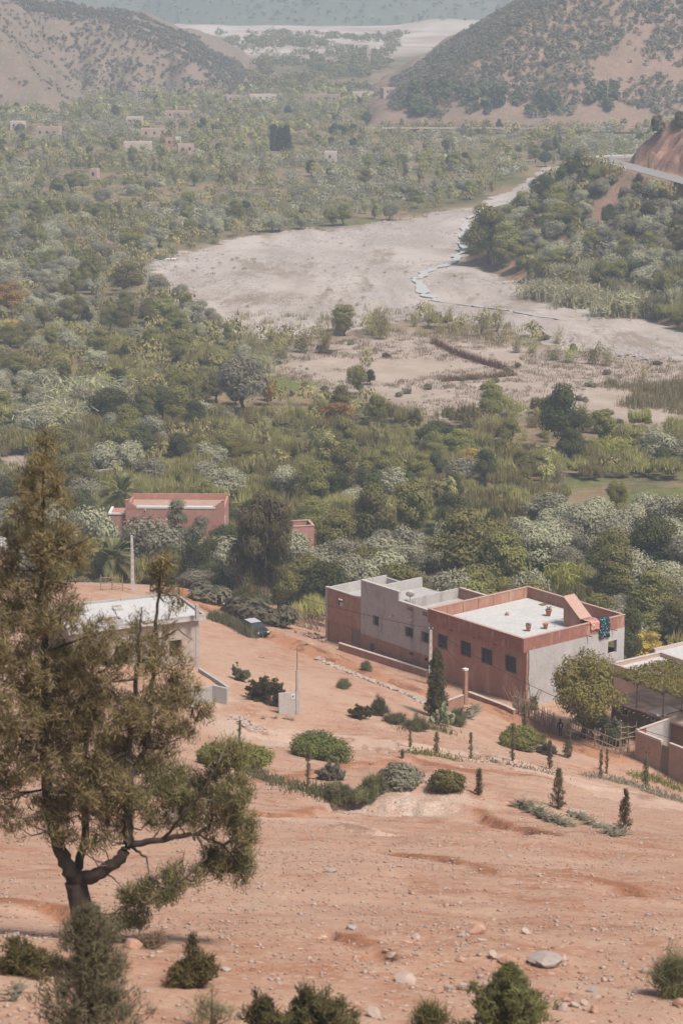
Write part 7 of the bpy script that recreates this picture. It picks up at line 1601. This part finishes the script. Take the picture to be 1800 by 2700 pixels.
for a in ((1255,2462,56,46,'square rust-brown boulder, tallest on the open slope',1),(1265,2483,24,16,'small pale stone touching the square boulder',0),(1217,2470,26,18,'dark stone just left of the square boulder',2),(1300,2525,42,32,'pale stone left of its rounded rust neighbour',0),(1332,2540,44,34,'rounded rust stone right of the pale one',1),(1440,2545,105,50,'broad flat boulder with a hollow face',2),(1485,2535,26,30,'rust end piece at the right of the broad boulder',1),
    (1068,2590,68,38,'large smooth pale stone left of the stone cluster',0),(1215,2535,32,24,'tan stone alone below the square boulder',1),(925,2450,40,22,'grey stone above the small earth hollow',2),(1032,2524,34,24,'pale stone at the end of the earth hollow',0),(1097,2475,26,20,'little round pale stone above the earth hollow',0),(1085,2358,30,20,'rust cobble high on the open slope',1),(1160,2360,16,14,'small rust cobble right of the other high one',1),(1385,2462,34,26,'two-tone stone right of the square boulder',0),(1575,2480,14,14,'lone pale pebble stone far right on the slope',0),
    (1220,2610,42,36,'rounded stone in the middle of the stone cluster',0),(1180,2612,30,28,'upright flat stone in the stone cluster',2),(1155,2618,32,22,'tan stone in the stone cluster',1),(1130,2612,26,18,'small rust stone left in the stone cluster',1),(1265,2580,22,20,'grey round stone above the stone cluster',2),(1295,2585,24,20,'flat rust stone above the stone cluster',1),(1280,2600,36,24,'low stone right in the stone cluster',0),
    (350,2500,60,44,'rust boulder at the foot of the low branch',1),(418,2488,46,52,'pointed pale boulder beside the rust one',0),(595,2560,34,18,'dark stone right of the round juniper',2),(42,2470,30,18,'dark stone on the left edge slope',2),(1790,2652,40,36,'rust stone at the right edge below the grass tuft',1),(1700,2565,34,24,'pale stone left of the right edge tuft',0),
    (1480,2665,46,36,'largest stone of the right bottom group',0),(1560,2615,36,20,'dark flat stone on top of the right bottom group',2),(1540,2650,36,24,'pale stone of the right bottom group, second row',0),(1515,2655,36,22,'stone beside the largest of the right bottom group',0),(1570,2632,30,16,'white flat stone under the dark one',0),(1508,2622,26,16,'small stone upper left in the right bottom group',0),(1490,2640,26,20,'rust stone upper left in the right bottom group',1),(1565,2670,34,30,'brown stone lower right in the right bottom group',1),
    (985,2680,50,40,'pale stone at the bottom edge left of the spiky tuft',0),(935,2655,34,26,'rust stone at the bottom edge below the feathery bush',1),(870,2300,34,16,'dead stump-like stone on the left slope',2),(1520,2148,70,26,'pale flat rock between the two agave clumps',0),(690,1735,16,12,'single dark rock on the slope above the shrubs',1),(1213,2025,13,12,'round white stone on the track bank',0)):
    rock(*a)
n_small = 0
while n_small < 230:
    px = R.uniform(420, 1800); row = 2220 + 480*R.random()**0.8
    if px < 700 and row > 2560: continue
    w = R.choice((9, 10, 11, 12, 14, 17)); side = 'left' if px < 870 else 'middle' if px < 1320 else 'right'; band = 'upper' if row < 2380 else 'lower'; mi = R.randrange(9); cn = ('pale', 'rust', 'grey')[mi % 3]
    rock(px, row, w, w*0.6, f'small {cn} stone on the {band} {side} part of the open slope', mi, 'stone', f'small {cn} stones, {band} {side} slope', 'stone'); n_small += 1
def pebbles(name, label, n, poly, s0, s1, sub_mats, seed):
    rg = np.random.default_rng(seed); y = np.sqrt(rg.uniform(42**2, 205**2, n*4)); x = rg.uniform(-1, 1, n*4)*(0.17*y + 3); w = np.clip(70/y, 0.12, 1); m = rg.random(n*4) < w*(0.35 + 0.9*np.clip(fbm(x/4, y/4, 7, 3) + 0.3, 0, 1)); x, y = x[m][:n], y[m][:n]; n = len(x); z = ground_h(x, y)
    base = np.array([(1,0,0),(0,1,0),(-1,0,0),(0,-1,0),(0.2,0.1,1),(0,0,-0.6)], float); s = rg.uniform(s0, s1, n)**1.0*rg.choice([0.6, 1, 1, 1.5], n); a = rg.uniform(0, 6.28, n)
    B = base[None]*(0.7 + 0.5*rg.random((n, 6, 1))); X = B[..., 0]*np.cos(a)[:, None] - B[..., 1]*np.sin(a)[:, None]; Yv = B[..., 0]*np.sin(a)[:, None] + B[..., 1]*np.cos(a)[:, None]
    v = np.stack([X*s[:, None] + x[:, None], Yv*s[:, None]*0.8 + y[:, None], B[..., 2]*s[:, None]*0.6 + z[:, None] + 0.02], -1).reshape(-1, 3)
    f = np.array([(0,1,4),(1,2,4),(2,3,4),(3,0,4),(1,0,5),(2,1,5),(3,2,5),(0,3,5)]); t = (f[None] + 6*np.arange(n)[:, None, None]).reshape(-1, 3)
    return tag(link(name, mesh_np(name, v, tris=t, mats=(sub_mats,))), label, 'pebbles', kind='stuff')
pebbles('pale_pebbles', 'pale pebbles strewn over the open slope', 10000, None, 0.03, 0.08, M_ROCKS[0], 1); pebbles('rust_pebbles', 'rust-brown pebbles strewn over the open slope', 11000, None, 0.02, 0.06, M_ROCKS[1], 2)
def heap(name, label, cat, pts, n, s0, s1, mats_, spread, up=0.0):
    P = [hit(*p) for p in pts]; t = thing(name, label, cat, P[0])
    for i in range(n):
        f = R.random()*(len(P)-1) if len(P) > 1 else 0; k = min(int(f), max(0, len(P)-2)); q = P[k] + (P[k+1]-P[k])*(f-k) if len(P) > 1 else P[0].copy(); q = q + np.array([R.gauss(0, spread), R.gauss(0, spread), 0]); zz = gz(q[0], q[1])
        o = link('stone', RM[R.choice(mats_)], t); o.location = (q[0]-P[0][0], q[1]-P[0][1], zz - P[0][2] + R.random()*up); s = R.uniform(s0, s1); o.scale = (s*R.uniform(.8, 1.5), s, s*0.8); o.rotation_euler = (R.uniform(-.4, .4), R.uniform(-.4, .4), R.uniform(0, 6))
heap('stone_line', 'long line of pale stones and dead cactus across the slope', 'stone row', [(838,1738),(900,1765),(960,1790),(1020,1812),(1080,1835),(1118,1852)], 190, 0.25, 0.6, (0, 2, 3, 5), 0.28, 0.15)
heap('rubble_heap', 'heap of pale rubble below the retaining wall', 'rubble', [(630,1895),(660,1915),(680,1932)], 90, 0.2, 0.5, (0, 3, 6), 0.5, 0.2); heap('rubble_heap', 'white debris beside the retaining wall by the tree', 'rubble', [(495,1812),(515,1835)], 50, 0.25, 0.6, (0, 3), 0.5, 0.4); heap('rubble_heap', 'earth and stone rubble at the grey house end', 'rubble', [(800,1672),(850,1690)], 40, 0.25, 0.6, (1, 4), 0.5, 0.3)

# ------------------------------------------------------------ haze
M_HAZE = bpy.data.materials.new('valley_haze'); M_HAZE.use_nodes = True; _t = M_HAZE.node_tree; _t.nodes.clear()
_pv = N(_t, 'ShaderNodeVolumePrincipled'); _pv.inputs['Density'].default_value = 0.00030; _pv.inputs['Color'].default_value = (0.78, 0.90, 1.0, 1); _pv.inputs['Anisotropy'].default_value = 0.0
_o = N(_t, 'ShaderNodeOutputMaterial'); L(_t, _pv.outputs[0], _o.inputs['Volume'])
hz_ = MB().box(-3200, -60, -14, 3200, 12000, 215).build('haze', M_HAZE); tag(hz_, 'pale bluish haze hanging in the valley air', 'haze', kind='stuff')
